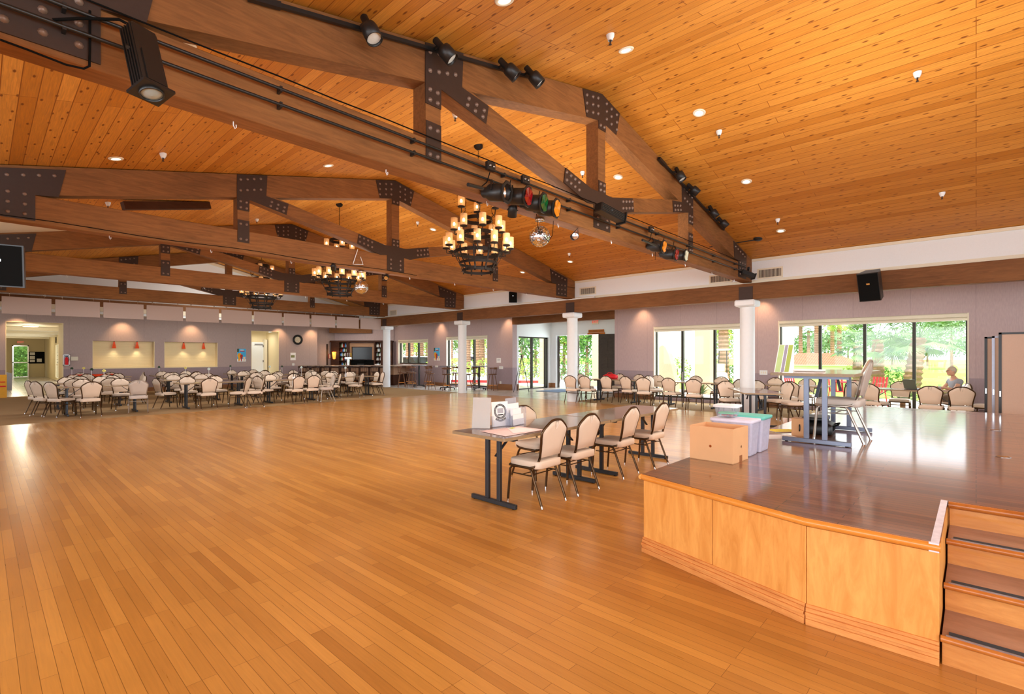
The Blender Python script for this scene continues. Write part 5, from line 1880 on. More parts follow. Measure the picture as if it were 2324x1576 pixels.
Bx(MB(), u(797), u(856), 0, .03, .92, 1.3).build('backsplash', M['blackmatte'], t)
M['screen'] = mat('dark_screen', srgb(8, 9, 10), .12, spec=.6)
tvp = w0 + wn2 * .1 + wd * u(826)
tv = thing('television', 'large black wall television in the middle of the back bar', 'television', (tvp.x, tvp.y, 1.68), ang)
Bx(MB(), -(u(849) - u(801)) / 2, (u(849) - u(801)) / 2, 0.05, .11, -.36, .34, .01).build('bezel', M['black'], tv)
Bx(MB(), -(u(848) - u(802)) / 2, (u(848) - u(802)) / 2, .11, .113, -.34, .32).build('screen', M['screen'], tv)
# bottles
cols = [('clear_glass', (210, 220, 228)), ('blue_glass', (70, 150, 230)), ('brown_glass', (96, 54, 24)), ('red_bottle', (170, 40, 34)), ('white_bottle', (226, 226, 220)), ('green_bottle', (60, 100, 56))]
cwords = ['clear', 'blue', 'brown', 'red', 'white', 'green']
for nme, c in cols:
    M[nme] = mat(nme, srgb(*c), .12, spec=.8)
protos = []
cnt = 0
zn = {1.27: 'second lowest', 1.52: 'middle', 1.77: 'second highest', 2.02: 'top', 0.93: 'lowest'}
for xa, xb, side in ((775, 791, 'left'), (860, 871, 'right')):
    for zz in (.93, 1.27, 1.52, 1.77, 2.02):
        n = 6 if side == 'left' else 4
        for k in range(n):
            ci = (k * 5 + int(zz * 8) + (side == 'left')) % 6
            if side == 'right' and ci in (1, 3): ci = 0
            q = w0 + wn2 * (.06 + .2) + wd * (u(xa) + (u(xb) - u(xa)) * (k + .5) / n)
            h = .19 + .02 * ((k * 7 + cnt) % 3)
            o = MB().lathe([(0, 0), (.034, 0), (.036, .01), (.036, h * .55), (.014, h * .75), (.012, h * .97), (.0, h)], n=10).build('liquor_bottle', M[cols[ci][0]])
            o.location = (q.x, q.y, zz)
            tag(o, '%s bottle, %s along the %s shelf in the %s shelf bay of the bar' % (cwords[ci], ordn[k], zn[zz], side), 'bottle', 'bottles on the back bar shelves')
            cnt += 1
# wall sconces on the cabinet ends
M['sconce'] = mat('amber_sconce', srgb(240, 140, 40), .4, emis=(1, .36, .06, 1), es=1.6, noise=(14, .4))
for px, l in ((763, 'glowing amber wall sconce at the left end of the back bar'), (889, 'glowing amber wall sconce at the right end of the back bar')):
    q = w0 + wn2 * .44 + wd * u(px)
    t = thing('wall_sconce', l, 'wall lamp', (q.x, q.y, 1.56), ang, 'amber sconces on the back bar')
    MB().lathe([(.02, -.22), (.07, -.2), (.1, .0), (.12, .2), (.11, .2), (.09, 0)], n=16).build('shade', M['sconce'], t)
    MB().lathe([(0, -.25), (.025, -.24), (.025, -.2), (0, -.2)], n=10).build('finial', M['chair_bronze'], t)
    lamp('POINT', 'sconce_light', (q.x + wn2.x * .16, q.y + wn2.y * .16, 1.7), 6, (1, .5, .16), shadow_soft_size=.08)
# beer tap tower and small things on the bar
q = A_.lerp(B_, .53) + nv * .32
t = thing('beer_tower', 'chrome beer tap tower standing on the bar counter', 'beer tap', (q.x, q.y, 1.055), math.atan2(dv.y, dv.x))
MB().cyl((0, 0, 0), (0, 0, .3), .08, n=16).box((0, 0, .36), (.36, .12, .12), 0, .02).build('tower', M['chrome'], t)
for k in range(4):
    MB().tube([(-.13 + .09 * k, 0, .42), (-.13 + .09 * k, -.03, .62)], [.012, .02], 8).build('tap_handle', M['white'] if k != 3 else M['yellow'], t)
q = A_.lerp(B_, .86) + nv * .3
tag(MB().box((0, 0, .03), (.22, .16, .06), .4, .01).build('napkin_holder', M['paper']), 'small white napkin box on the bar near the column', 'napkin box').location = (q.x, q.y, 1.055)
q = A_.lerp(B_, .75) + nv * 1.6
t = thing('cash_register', 'dark cash register behind the bar below the television', 'cash register', (tvp.x + wn2.x * .25, tvp.y + wn2.y * .25, .921), ang)
MB().box((0, 0, .09), (.42, .3, .16), 0, .02).build('drawer_base', M['black'], t)
MB().box((0, 0, .25), (.3, .05, .2), 0, .01, Matrix.Rotation(.25, 3, 'X')).build('display', M['blackmatte'], t)

# bar stools with spindle backs
M['stool_wood'] = timber('stool_wood', srgb(84, 52, 32), srgb(120, 78, 48), .35, (3, 3, 10), .5, coat=.3)
M['stool_dark'] = timber('stool_dark', srgb(44, 26, 18), srgb(66, 40, 26), .35, (3, 3, 10), .5, coat=.2)


def make_stool(label, m, group):
    t = thing('bar_stool', label, 'bar stool', (0, 0, 0), 0, group)
    MB().lathe([(0, .70), (.17, .70), (.2, .715), (.2, .735), (.17, .745), (0, .74)], n=20).build('seat', m, t)
    for k in range(4):
        a = PI / 4 + k * PI / 2
        c, s_ = math.cos(a), math.sin(a)
        MB().tube([(c * .11, s_ * .11, .70), (c * .19, s_ * .19, .3), (c * .24, s_ * .24, 0)], [.016, .018, .012], 7).build('leg', m, t)
    mb = MB()
    for k in range(4):
        a, b = PI / 4 + k * PI / 2, PI / 4 + (k + 1) * PI / 2
        z = .24
        mb.tube([(math.cos(a) * .2, math.sin(a) * .2, z), (math.cos(b) * .2, math.sin(b) * .2, z)], .011, 6)
    mb.build('foot_ring', M['nosing_l'], t)
    arc = [(.19 * math.cos(PI + PI * k / 10), .19 * math.sin(PI + PI * k / 10)) for k in range(11)]
    mb = MB()
    for i in (1, 3, 5, 7, 9):
        x, y = arc[i]
        mb.tube([(x * .88, y * .88, .73), (x * 1.05, y * 1.1, .97)], .008, 6)
    mb.build('spindle', m, t)
    mb = MB()
    for i in range(10):
        (x0, y0), (x1, y1) = arc[i], arc[i + 1]
        h = .09 if 2 < i < 7 else .05
        mb.beam((x0 * 1.05, y0 * 1.1, .985), (x1 * 1.05, y1 * 1.1, .985), .028, h)
    mb.build('back_rail', m, t)
    return t


GS = 'dark spindle stools along the bar'
sp0 = None
for i, px in enumerate((690, 709, 727, 749, 783, 806, 832, 859)):
    tt = (px - 675) / (886 - 675)
    q = A_.lerp(B_, tt) - nv * .42
    l = 'dark spindle-back bar stool at the bar counter, %s from its left end' % ordn[i]
    rz = math.atan2(dv.y, dv.x) + .0
    if sp0 is None:
        sp0 = make_stool(l, M['stool_dark'], GS)
        sp0.location = q
        sp0.rotation_euler.z = rz
    else:
        dup(sp0, q, rz + random.uniform(-.2, .2), l, GS)

# high-top tables with caster bases
M['grey_top'] = mat('grey_laminate', srgb(120, 124, 136), .15, spec=.6, coat=.3)


def make_hightop(label, loc):
    t = thing('high_top_table', label, 'high table', loc, .3, 'high-top tables on the tiled floor')
    MB().lathe([(0, 1.05), (.37, 1.05), (.38, 1.06), (.38, 1.075), (.37, 1.083), (0, 1.083)], n=32).build('tabletop', M['grey_top'], t)
    MB().cyl((0, 0, .09), (0, 0, 1.05), .045, n=14).build('post', M['black'], t)
    for k in range(4):
        a = k * PI / 2
        MB().beam((0, 0, .1), (.34 * math.cos(a), .34 * math.sin(a), .085), .05, .035).build('base_arm', M['black'], t)
        MB().ball((.34 * math.cos(a), .34 * math.sin(a), .034), .034, 10).build('caster', M['black'], t)
    return t


h0 = make_hightop('round high-top table nearest the bar, grey top on a black post', (14.67, 19.9, 0))
dup(h0, (14.55, 17.6, 0), .5, 'round high-top table between the bar and the column, under the drinks poster')
dup(h0, (15.35, 16.35, 0), .2, 'round high-top table right of the column in front of the glass door')
GH = 'brown stools around the high-top tables'
s0 = None
for x, y, f, l in ((14.0, 19.55, -70, 'in front of the high-top nearest the bar, left'), (14.75, 20.75, 180, 'behind the high-top nearest the bar'), (15.45, 20.2, 110, 'by the window at the high-top nearest the bar'), (14.0, 20.4, -120, 'between the bar and the first high-top'),
                   (14.0, 18.15, -100, 'at the high-top under the drinks poster, left'), (14.0, 17.0, -40, 'at the high-top under the drinks poster, nearest the dance floor'), (15.3, 17.9, 100, 'at the high-top under the drinks poster, by the wall'),
                   (14.55, 16.3, -90, 'beside the column at the glass door high-top'), (15.45, 15.6, 10, 'right side of the glass door high-top'), (15.75, 17.0, 150, 'behind the glass door high-top')):
    l = 'brown spindle-back stool ' + l
    if s0 is None:
        s0 = make_stool(l, M['stool_wood'], GH)
        s0.location = (x, y, 0)
        s0.rotation_euler.z = math.radians(f)
    else:
        dup(s0, (x, y, 0), math.radians(f), l, GH)

# ------------------------------------------------------------------ far wall fittings
YW = FY - .005
W_ = lambda px, py: at_y(px, YW, py)


def flat(name, label, cat, px0, px1, py0, py1, th, m, group=None):
    a, b = W_(px0, py0), W_(px1, py1)
    t = thing(name, label, cat, ((a.x + b.x) / 2, YW, (W_((px0 + px1) / 2, py0).z + W_((px0 + px1) / 2, py1).z) / 2), 0, group)
    w, h = (b.x - a.x) / 2, (W_((px0 + px1) / 2, py0).z - W_((px0 + px1) / 2, py1).z) / 2
    MB().bb(-w, w, -th, 0, -h, h, min(th * .3, .004)).build('panel', m, t)
    return t, w, h


# serving shutters with red pendants
M['shutter'] = mat('shutter_cream', srgb(232, 212, 164), .5, noise=(4, .03))
for i, (a, b) in enumerate(((sx[0], sx[1]), (sx[2], sx[3]))):
    o = struct('window_%d' % (5 + i), MB().bb(a, b, FY + .28, FY + .30, 1.03, 2.16), M['shutter'])
    mb = MB()
    for k in range(16):
        mb.bb(a + .02, b - .02, FY + .272, FY + .282, 1.06 + k * .068, 1.06 + k * .068 + .058, .003)
    mb.build('shutter_slats', M['shutter'], o)
M['red_glass'] = mat('red_glass_shade', srgb(196, 62, 30), .3, emis=(1, .12, .03, 1), es=.25)
for px, l in ((259, 'first from the left in the left serving window'), (311, 'second in the left serving window'), (417, 'first in the right serving window'), (462, 'second in the right serving window')):
    a = at_y(px, FY + .14, 773)
    t = thing('pendant_lamp', 'slim red glass pendant lamp, ' + l, 'pendant lamp', (a.x, FY + .14, 2.16), 0, 'red pendants in the serving windows')
    MB().cyl((0, 0, 0), (0, 0, -.04), .02, n=10).build('stem', M['black'], t)
    MB().lathe([(.025, -.03), (.075, -.30), (.07, -.30), (.02, -.03)], n=14).build('shade', M['red_glass'], t)
    lamp('SPOT', 'pendant_light', (a.x, FY + .14, 1.86), 9, (1, .85, .6), (0, -.1, -1), spot_size=1.9, spot_blend=.8, shadow_soft_size=.05)
# clock
c = W_(675.5, 771.5)
t = thing('wall_clock', 'round wall clock with a thick black rim and cream face', 'clock', (c.x, YW, c.z))
MY = Matrix(((1, 0, 0), (0, 0, 1), (0, 1, 0)))
MB().lathe([(.16, -.01), (.18, -.045), (.24, -.05), (.265, -.03), (.265, 0), (0, 0)], n=36, M=MY).build('rim', M['black'], t)
MB().lathe([(0, -.012), (.165, -.012)], n=30, M=MY).build('face', M['paper_tan'], t)
for k in range(12):
    a = k * PI / 6
    text_mesh(str(k if k else 12), .042, M['ink'], t, (.13 * math.sin(a), -.014, .13 * math.cos(a) - .015), (PI / 2, 0, 0), 'numeral', .0005)
MB().beam((0, -.016, 0), (-.07, -.016, -.05), .004, .008, (0, 1, 0)).beam((0, -.017, 0), (.02, -.017, -.11), .004, .006, (0, 1, 0)).build('hands', M['ink'], t)
M['flyer_pic'] = mat('landscape_print', srgb(128, 130, 84), .6, noise=(9, .5))
t, w, h = flat('notice', 'white notice with a small landscape photo below the clock', 'notice', 659, 671, 801, 818, .008, M['paper'])
MB().bb(-w * .8, w * .6, -.01, -.0082, -h * .3, h * .35).build('photo', M['flyer_pic'], t)
t, w, h = flat('switch_plate', 'white switch plate on the wall below the small notice', 'switch', 663, 668, 825, 830, .01, M['white'])
MB().bb(-.02, .02, -.015, -.01, -.03, .03).build('rocker', M['white_trim'], t)
# drinks poster (mixed colours, plain shapes)
M['sky_blue'] = mat('sky_blue_print', srgb(70, 176, 226), .4)
M['orange_drink'] = mat('orange_print', srgb(242, 168, 30), .4, noise=(8, .2))
M['red_drink'] = mat('red_print', srgb(170, 40, 34), .4)
M['cream_print'] = mat('cream_print', srgb(232, 210, 180), .4)


def drinks_poster(t, w, h, th, flip=1):
    f = lambda pts, z: MB().add([(p[0] * w, -th - z, p[1] * h) for p in pts], [list(range(len(pts)))])
    f([(-1, -.6), (1, -.6), (1, 1), (-1, 1)], .001).build('blue_background', M['sky_blue'], t)
    f([(-1, .5), (-.65, .45), (-.6, 1), (-1, 1)], .002).build('palm_corner', M['num_dark'], t)
    f([(-.95, .0), (-.7, .3), (-.2, .3), (-.05, 0), (-.25, -.45), (-.5, -.95), (-.7, -.95), (-.75, -.5)], .003).build('orange_drink', M['orange_drink'], t)
    f([(-.35, -.1), (-.2, .1), (.2, .1), (.3, -.15), (.1, -.6), (0, -.97), (-.15, -.97), (-.2, -.6)], .004).build('red_drink', M['red_drink'], t)
    f([(.35, -.3), (.9, -.25), (.8, -.7), (.6, -.97), (.45, -.97), (.4, -.7)], .003).build('cream_drink', M['cream_print'], t)
    f([(-.45, .55), (.7, .55), (.7, .67), (-.45, .67)], .005).build('red_lettering_band', M['red_drink'], t)
    f([(-.3, .74), (.5, .74), (.5, .84), (-.3, .84)], .005).build('white_lettering_band', M['paper'], t)


t, w, h = flat('drinks_poster', 'blue poster of orange and red iced drinks beside the door recess', 'poster', 538, 558, 792, 821, .012, M['paper'], 'drinks posters')
drinks_poster(t, w, h, .012)
a, b = at_x(985, WX - .01, 790), at_x(998, WX - .01, 819)
t = thing('drinks_poster', 'blue poster of orange and red iced drinks between window and glass door', 'poster', (WX - .005, (a.y + b.y) / 2, (a.z + b.z) / 2), -PI / 2, 'drinks posters')
w, h = abs(a.y - b.y) / 2, abs(a.z - b.z) / 2
MB().bb(-w, w, -.012, 0, -h, h).build('panel', M['paper'], t)
drinks_poster(t, w, h, .012)
# fire extinguisher cabinet
t, w, h = flat('extinguisher_cabinet', 'white framed cabinet with a red fire extinguisher beside the hallway', 'fire cabinet', 142, 158, 804, 830, .1, M['grey_metal'])
MB().bb(-w, w, -.115, -.1, h - .03, h).bb(-w, w, -.115, -.1, -h, -h + .03).bb(-w, -w + .03, -.115, -.1, -h, h).bb(w - .03, w, -.115, -.1, -h, h).build('door_frame', M['paper'], t)
e = thing('fire_extinguisher', 'red fire extinguisher inside the white framed cabinet', 'fire extinguisher', (t.location.x, YW - .16, t.location.z - h + .03))
MB().lathe([(0, 0), (.05, 0), (.055, .02), (.055, .24), (.03, .29), (.015, .3), (0, .3)], n=16).build('cylinder', M['red'], e)
MB().box((0, 0, .33), (.08, .03, .03)).tube([(0, 0, .31), (.06, -.02, .3), (.075, -.02, .2), (.06, -.02, .12)], .008, 6).build('valve_hose', M['black'], e)
flat('control_box', 'cream wall box beside the fire extinguisher cabinet', 'wall box', 160, 177, 810, 819, .05, M['white_trim'])
# tall dark sign at left edge: yellow cabinet bottom
M['sign_yellow'] = mat('yellow_plastic', srgb(226, 164, 20), .4)
t = thing('floor_sign', 'yellow folding floor sign cut off by the left edge, against the wall', 'floor sign', (at_y(4, FY - .25).x, FY - .25, 0), 0)
MB().box((0, -.06, .42), (.26, .012, .86), 0, .004, Matrix.Rotation(-.13, 3, 'X')).box((0, .06, .42), (.26, .012, .86), 0, .004, Matrix.Rotation(.13, 3, 'X')).build('boards', M['sign_yellow'], t)
MB().box((0, -.115, .42), (.2, .003, .05), 0, 0, Matrix.Rotation(-.13, 3, 'X')).box((0, -.095, .58), (.18, .003, .03), 0, 0, Matrix.Rotation(-.13, 3, 'X')).build('print_band', M['red'], t)

# door recess: white door leaf standing open
t = struct('door_2', MB().bb(dx0 - .02, at_y(598, FY + 1.5).x, FY + 1.52, FY + 1.57, 0, at_y(590, FY + 1.5, 777).z), M['white'])
xq = at_y(598, FY + 1.5).x
MB().bb(xq, xq + .12, FY + 1.3, FY + 1.6, 0, 2.4).build('door_frame', M['white_trim'], t)
MB().bb(xq - .45, xq - .05, FY + 1.47, FY + 1.5, 2.12, 2.17).build('door_closer', M['grey_metal'], t)
for z in (.3, 1.2, 2.0):
    MB().bb(xq - .03, xq + .01, FY + 1.49, FY + 1.52, z, z + .1).build('hinge', M['black'], t)
# recess wall door and small framed picture
q0, q1 = at_y(722, 27.05), at_y(744, 27.05)
t = struct('door_3', MB().bb(q0.x - .1, q1.x, 27.03, 27.05, 0, at_y(733, 27.05, 780).z), M['wall_far'])
MB().bb(q1.x - .1, q1.x, 27.0, 27.05, 0, 2.2).build('jamb', M['steel'], t)
a, b = at_y(745.5, 27.04, 803), at_y(752, 27.04, 815)
t = thing('framed_picture', 'small red-framed picture on the wall left of the back bar', 'picture', ((a.x + b.x) / 2, 27.045, (a.z + b.z) / 2), 0)
MB().bb(-.09, .09, -.03, 0, -.14, .14).build('frame', M['red_drink'], t)
MB().bb(-.065, .065, -.034, -.03, -.11, .11).build('print', M['cream_print'], t)
MB().beam((at_y(742, 26.9, 752).x, 26.6, 2.95), (at_y(742, 26.9).x + 1.9, 25.3, 2.95), .2, .26).build('roof_beam', M['beam'], None)
tag(bpy.data.objects['roof_beam'], 'short brown roof beam above the recess beside the bar', 'beam')

# light switches and notices on the window wall
def wallx(name, label, cat, px0, px1, py0, py1, th, m, X0=WX, group=None):
    a, b = at_x(px0, X0, py0), at_x(px1, X0, py1)
    zc = at_x((px0 + px1) / 2, X0, (py0 + py1) / 2).z
    h = abs(at_x((px0 + px1) / 2, X0, py0).z - zc)
    w = abs(a.y - b.y) / 2
    t = thing(name, label, cat, (X0 - .002, (a.y + b.y) / 2, zc), -PI / 2, group)
    MB().bb(-w, w, -th, 0, -h, h, min(.003, th * .3)).build('panel', m, t)
    return t, w, h


t, w, h = wallx('notice', 'white sheet of paper on the wall right of the glass door', 'notice', 1127, 1137, 813, 824, .004, M['paper'])
MB().bb(-w * .6, w * .6, -.006, -.004, h * .3, h * .45).bb(-w * .6, w * .5, -.006, -.004, -h * .1, h * .05).build('print_lines', M['grey_print'], t)
for px0, px1, py0, py1, l in ((988, 994, 830, 834, 'cream switch plate below the drinks poster on the window wall'), (1133, 1142, 832, 838, 'cream switch plate below the white notice'), (1724, 1742, 841, 851, 'white switch plate between the nearest column and the four-pane window')):
    t, w, h = wallx('switch_plate', l, 'switch', px0, px1, py0, py1, .012, M['white'])
    for k in (-.5, 0, .5):
        MB().bb(w * k - .015, w * k + .015, -.017, -.012, -.03, .03).build('rocker', M['white_trim'], t)
t, w, h = wallx('wall_outlet', 'cream power outlet low on the wall beside the high-top tables', 'outlet', 1134, 1138, 866, 872, .008, M['white'])
MB().bb(-.012, .012, -.01, -.008, -.03, .03).build('socket', M['white_trim'], t)
# easel by the vestibule
t = thing('easel', 'thin black folding easel standing in front of the side glass door', 'easel', at_z(1186, 890, 0), -.4)
MB().tube([(-.42, 0, 0), (0, .1, 1.55)], .012, 6).build('leg', M['black'], t)
MB().tube([(.3, 0, 0), (0, .1, 1.6)], .014, 6).build('leg', M['black'], t)
MB().tube([(.0, .55, 0), (0, .1, 1.5)], .012, 6).build('leg', M['black'], t)
MB().tube([(-.18, .03, .8), (.18, .03, .8)], .01, 6).build('ledge', M['black'], t)

# exit sign, wooden sign and entrance doors
M['exit_red'] = mat('exit_red', srgb(230, 60, 50), .5, emis=(1, .08, .05, 1), es=.7, noise=(5, .02))


def exit_sign(loc, rz, s_, label):
    t = thing('exit_sign', label, 'exit sign', loc, rz, 'exit signs')
    MB().bb(-.17 * s_, .17 * s_, -.04, 0, -.11 * s_, .11 * s_, .004).build('housing', M['white_trim'], t)
    text_mesh('EXIT', .17 * s_, M['exit_red'], t, (0, -.043, -.055 * s_), (PI / 2, 0, 0), 'lettering', .001)


q = at_x(1352, VX - .01, 731)
exit_sign(q, -PI / 2, 1.0, 'red EXIT sign over the entrance doors')
q = at_y(46.5, 49.45, 777)
exit_sign(q, 0, 1.0, 'red EXIT sign over the far hallway door')
M['oak_sign'] = timber('oak_sign', srgb(200, 120, 40), srgb(170, 92, 28), .45, (6, 1.2, 6), .5)
a, b = at_x(1336, VX - .01, 750), at_x(1371, VX - .01, 757)
t = thing('wooden_sign', 'carved wooden two-board sign above the entrance doors', 'sign', (VX - .005, (a.y + b.y) / 2, (a.z + b.z) / 2), -PI / 2)
w = abs(a.y - b.y) / 2
MB().bb(-w, w, -.03, 0, -.03, .1, .004).build('upper_board', M['oak_sign'], t)
MB().bb(-w * 1.12, w * 1.12, -.04, 0, -.12, -.04, .004).build('lower_board', M['oak_sign'], t)
text_mesh('OCCUPANCY LOAD', .085, M['ink'], t, (0, -.032, .01), (PI / 2, 0, 0), 'lettering', .001)
MB().bb(-w * .5, w * .5, -.043, -.04, -.09, -.07).build('carved_line', M['ink'], t)
M['door_brown'] = timber('door_brown', srgb(52, 46, 40), srgb(76, 66, 54), .45, (3, 3, 8), .5)


def carved_door(loc, rz, w, h, name):
    o = tag(MB().bb(0, w, -.025, .025, 0.01, h).build(name, M['door_brown']), kind='structure')
    o.location = loc
    o.rotation_euler.z = rz
    for r in range(3):
        for c_ in range(2):
            x0, x1 = .1 + c_ * (w - .1) / 2, (w - .1) / 2 - .0 + c_ * (w - .1) / 2
            z0, z1 = .2 + r * (h - .3) / 3, .1 + (r + 1) * (h - .3) / 3
            for s_ in (-1, 1):
                MB().bb(x0, x1, s_ * .024, s_ * .034, z0, z1, .005).bb(x0 + .06, x1 - .06, s_ * .03, s_ * .05, z0 + .08, z1 - .08, .015).build('raised_panel', M['door_brown'], o)
    MB().cyl((w - .07, -.09, 1.05), (w - .07, .09, 1.05), .02, n=10).build('door_handle', M['chair_bronze'], o)
    return o


a = at_x(1394, VX - .1)
q = at_x(1316, VX)
carved_door((VX - .08, q.y, 0), math.radians(208), 1.0, 2.48, 'door_4')
q2 = at_x(1264, VX)
carved_door((VX + .1, q2.y - .05, 0), math.radians(39), 1.0, 2.48, 'door_5')
q3 = at_x(1357, VX - .6)
carved_door((VX - .55, q3.y, 0), math.radians(-75), 1.05, 2.48, 'door_6')
M['mat_blue'] = mat('blue_mat', srgb(96, 116, 140), .9, noise=(90, .2))
q = at_z(1268, 886, 0)
tag(MB().bb(-.9, .9, -.6, .6, 0, .012, .004).build('door_mat', M['mat_blue']), 'blue-grey door mat on the tiles in front of the entrance', 'mat').location = (17.4, 13.4, 0)

# hallway fittings
t = thing('notice_board', 'dark notice board with white sheets at the far end of the hallway', 'notice board', at_y(83, 49.48, 812))
MB().bb(-.42, .42, -.03, 0, -.42, .42).build('board', M['blackmatte'], t)
for i, (x, z, w2, h2) in enumerate(((-.22, .28, .13, .1), (-.22, .0, .13, .12), (-.22, -.24, .13, .08), (.14, -.2, .13, .12))):
    MB().bb(x - w2, x + w2, -.034, -.03, z - h2, z + h2).build('sheet', M['paper'], t)
t = thing('step_ladder', 'grey folding step ladder below the notice board in the hallway', 'step ladder', at_z(78, 856, 0))
for z in (.25, .5, .75):
    MB().box((0, -.02 + z * .1, z), (.34, .16, .03)).build('step', M['grey_metal'], t)
MB().beam((-.18, -.1, 0), (-.16, .1, 1.1), .03, .03, (1, 0, 0)).beam((.18, -.1, 0), (.16, .1, 1.1), .03, .03, (1, 0, 0)).build('rails', M['grey_metal'], t)
t = struct('door_7', MB().bb(d0, d0 + .06, 49.4, 49.5, 0, 2.27).bb(d1 - .06, d1, 49.4, 49.5, 0, 2.27).bb(d0, d1, 49.4, 49.5, 2.2, 2.27).bb(d0, d1, 49.42, 49.46, 0, .05).bb(d0, d1, 49.4, 49.46, 1.02, 1.08), M['chrome'])
MB().bb(d0 + .06, d1 - .06, 49.45, 49.455, .05, 2.2).build('pane', M['glass'], t)
for i, yy in enumerate((29.5, 33.5, 38.5, 44)):
    t = thing('hallway_light', 'flat white ceiling light in the hallway, %s from the hall' % ordn[i], 'ceiling light', (1.5, yy, 2.82), 0, 'flat ceiling lights in the hallway')
    MB().lathe([(.25, 0), (.25, -.03), (.23, -.045), (0, -.05)], n=24).build('diffuser', M['lit'], t)
    MB().lathe([(.26, 0), (.27, -.0), (.27, -.02), (.25, -.02)], n=24).build('rim', M['chrome'], t)
    lamp('POINT', 'hallway_lamp', (1.5, yy, 2.3), 50, (1, .88, .66), shadow_soft_size=.3)
for i, yy in enumerate((35.2, 37.4, 39.6)):
    t = struct('door_%d' % (8 + i), MB().bb(3.2, 3.26, yy, yy + .08, 0, 2.3).bb(3.2, 3.26, yy + 1.7, yy + 1.78, 0, 2.3).bb(3.2, 3.26, yy, yy + 1.78, 2.2, 2.3).bb(3.2, 3.26, yy, yy + 1.78, 0, .2), M['cream'])
    MB().bb(3.225, 3.23, yy + .08, yy + 1.7, .2, 2.2).build('pane', M['glass'], t)
    MB().tube([(3.18, yy + .2, 1.0), (3.14, yy + .2, 1.0), (3.14, yy + .35, 1.0)], .015, 8).build('door_handle', M['brass'], t)
struct('wall_hallway_side', MB().bb(3.25, 3.35, 34, 35.2, 0, 2.9).bb(3.25, 3.35, 41.38, 42, 0, 2.9), M['cream'])
# grey ramp rail panel in the hallway at the left
q = at_z(20, 861, 0)
tag(MB().prism([(-1.3, 0), (0, 0), (0, .75), (-1.3, 1.2)], Matrix(((1, 0, 0, 0), (0, 0, 1, 0), (0, 1, 0, 0), (0, 0, 0, 1))), .05).build('cloth_cover', M['grey_metal']), 'grey sloping panel standing in the hallway at the left', 'panel').location = (at_y(27, 31.5).x, 31.5, 0)

# warm wall-wash lamps in the soffit
for px in (40, 282, 440, 640, 715):
    a = at_y(px, FY - .45)
    lamp('SPOT', 'wall_wash', (a.x, FY - .45, 3.17), 62, (1, .62, .32), (0, .45, -1), spot_size=1.5, spot_blend=.9, shadow_soft_size=.04)
for px in (988, 1140, 1448, 1722):
    a = at_x(px, WX - .4)
    lamp('SPOT', 'wall_wash', (WX - .4, a.y, 3.40), 50, (1, .60, .32), (.42, 0, -1), spot_size=1.5, spot_blend=.9, shadow_soft_size=.04)
lamp('AREA', 'bar_light', (13.6, 24.3, 3.1), 60, (1, .9, .75), (.3, .2, -1), shape='DISK', size=1.6).visible_glossy = False
lamp('AREA', 'recess_light', (9.9, FY + .8, 2.7), 12, (1, .95, .85), (0, 0, -1), shape='DISK', size=.5)

# ------------------------------------------------------------------ seated person and laptop
M['skin'] = mat('skin', srgb(206, 158, 128), .5, spec=.35, noise=(12, .05))
M['tshirt'] = mat('grey_tshirt', srgb(150, 152, 156), .8, spec=.15)
M['shorts'] = mat('tan_shorts', srgb(150, 130, 108), .8, spec=.15)
M['hair'] = mat('grey_hair', srgb(190, 176, 152), .7, noise=(60, .3))


def skinned(name, pts, edges, rad, m, parent, root=0, sub=2):
    me = bpy.data.meshes.new(name)
    me.from_pydata(pts, edges, [])
    me.materials.append(m)
    o = bpy.data.objects.new(name, me)
    COL.objects.link(o)
    o.parent = parent
    sk = o.modifiers.new('skin', 'SKIN')
    sk.use_smooth_shade = True
    lay = me.skin_vertices[0] if me.skin_vertices else None
    if lay is None:
        bm_ = __import__('bmesh').new()
        bm_.from_mesh(me)
        bm_.verts.layers.skin.verify()
        bm_.to_mesh(me)
        bm_.free()
        lay = me.skin_vertices[0]
    for i, r in enumerate(rad):
        lay.data[i].radius = (r, r) if not isinstance(r, tuple) else r
        lay.data[i].use_root = (i == root)
    ss = o.modifiers.new('sub', 'SUBSURF')
    ss.levels = sub
    ss.render_levels = sub
    return o


pr = thing('person', 'person in a grey t-shirt sitting at a laptop by the four-pane window', 'person', (15.80, .40, 0), math.radians(30))
body = [(0, -.02, .52), (0, -.05, .66), (0, -.05, .82), (0, -.03, .96), (0, -.01, 1.03), (0, .02, 1.09),
        (.09, 0, .52), (.1, .22, .53), (.11, .42, .5), (.11, .43, .28), (.11, .42, .08), (.11, .5, .04), (.11, .56, .03),
        (-.09, 0, .52), (-.1, .22, .53), (-.11, .42, .5), (-.11, .43, .28), (-.11, .42, .08), (-.11, .5, .04), (-.11, .56, .03),
        (.15, -.04, .95), (.2, .02, .84), (.22, .1, .75), (.17, .24, .78), (.12, .36, .80),
        (-.15, -.04, .95), (-.2, .02, .84), (-.22, .1, .75), (-.17, .24, .78), (-.12, .36, .80)]
edges = [(0, 1), (1, 2), (2, 3), (3, 4), (4, 5), (0, 6), (6, 7), (7, 8), (8, 9), (9, 10), (10, 11), (11, 12), (0, 13), (13, 14), (14, 15), (15, 16), (16, 17), (17, 18), (18, 19),
         (3, 20), (20, 21), (21, 22), (22, 23), (23, 24), (3, 25), (25, 26), (26, 27), (27, 28), (28, 29)]
rad = [(.15, .11), (.135, .1), (.15, .1), (.12, .085), .052, .05] + [.085, .08, .06, .055, .038, .036, .03] * 2 + [.055, .048, .04, .034, .024] * 2
bd = skinned('body', body, edges, rad, M['skin'], pr)
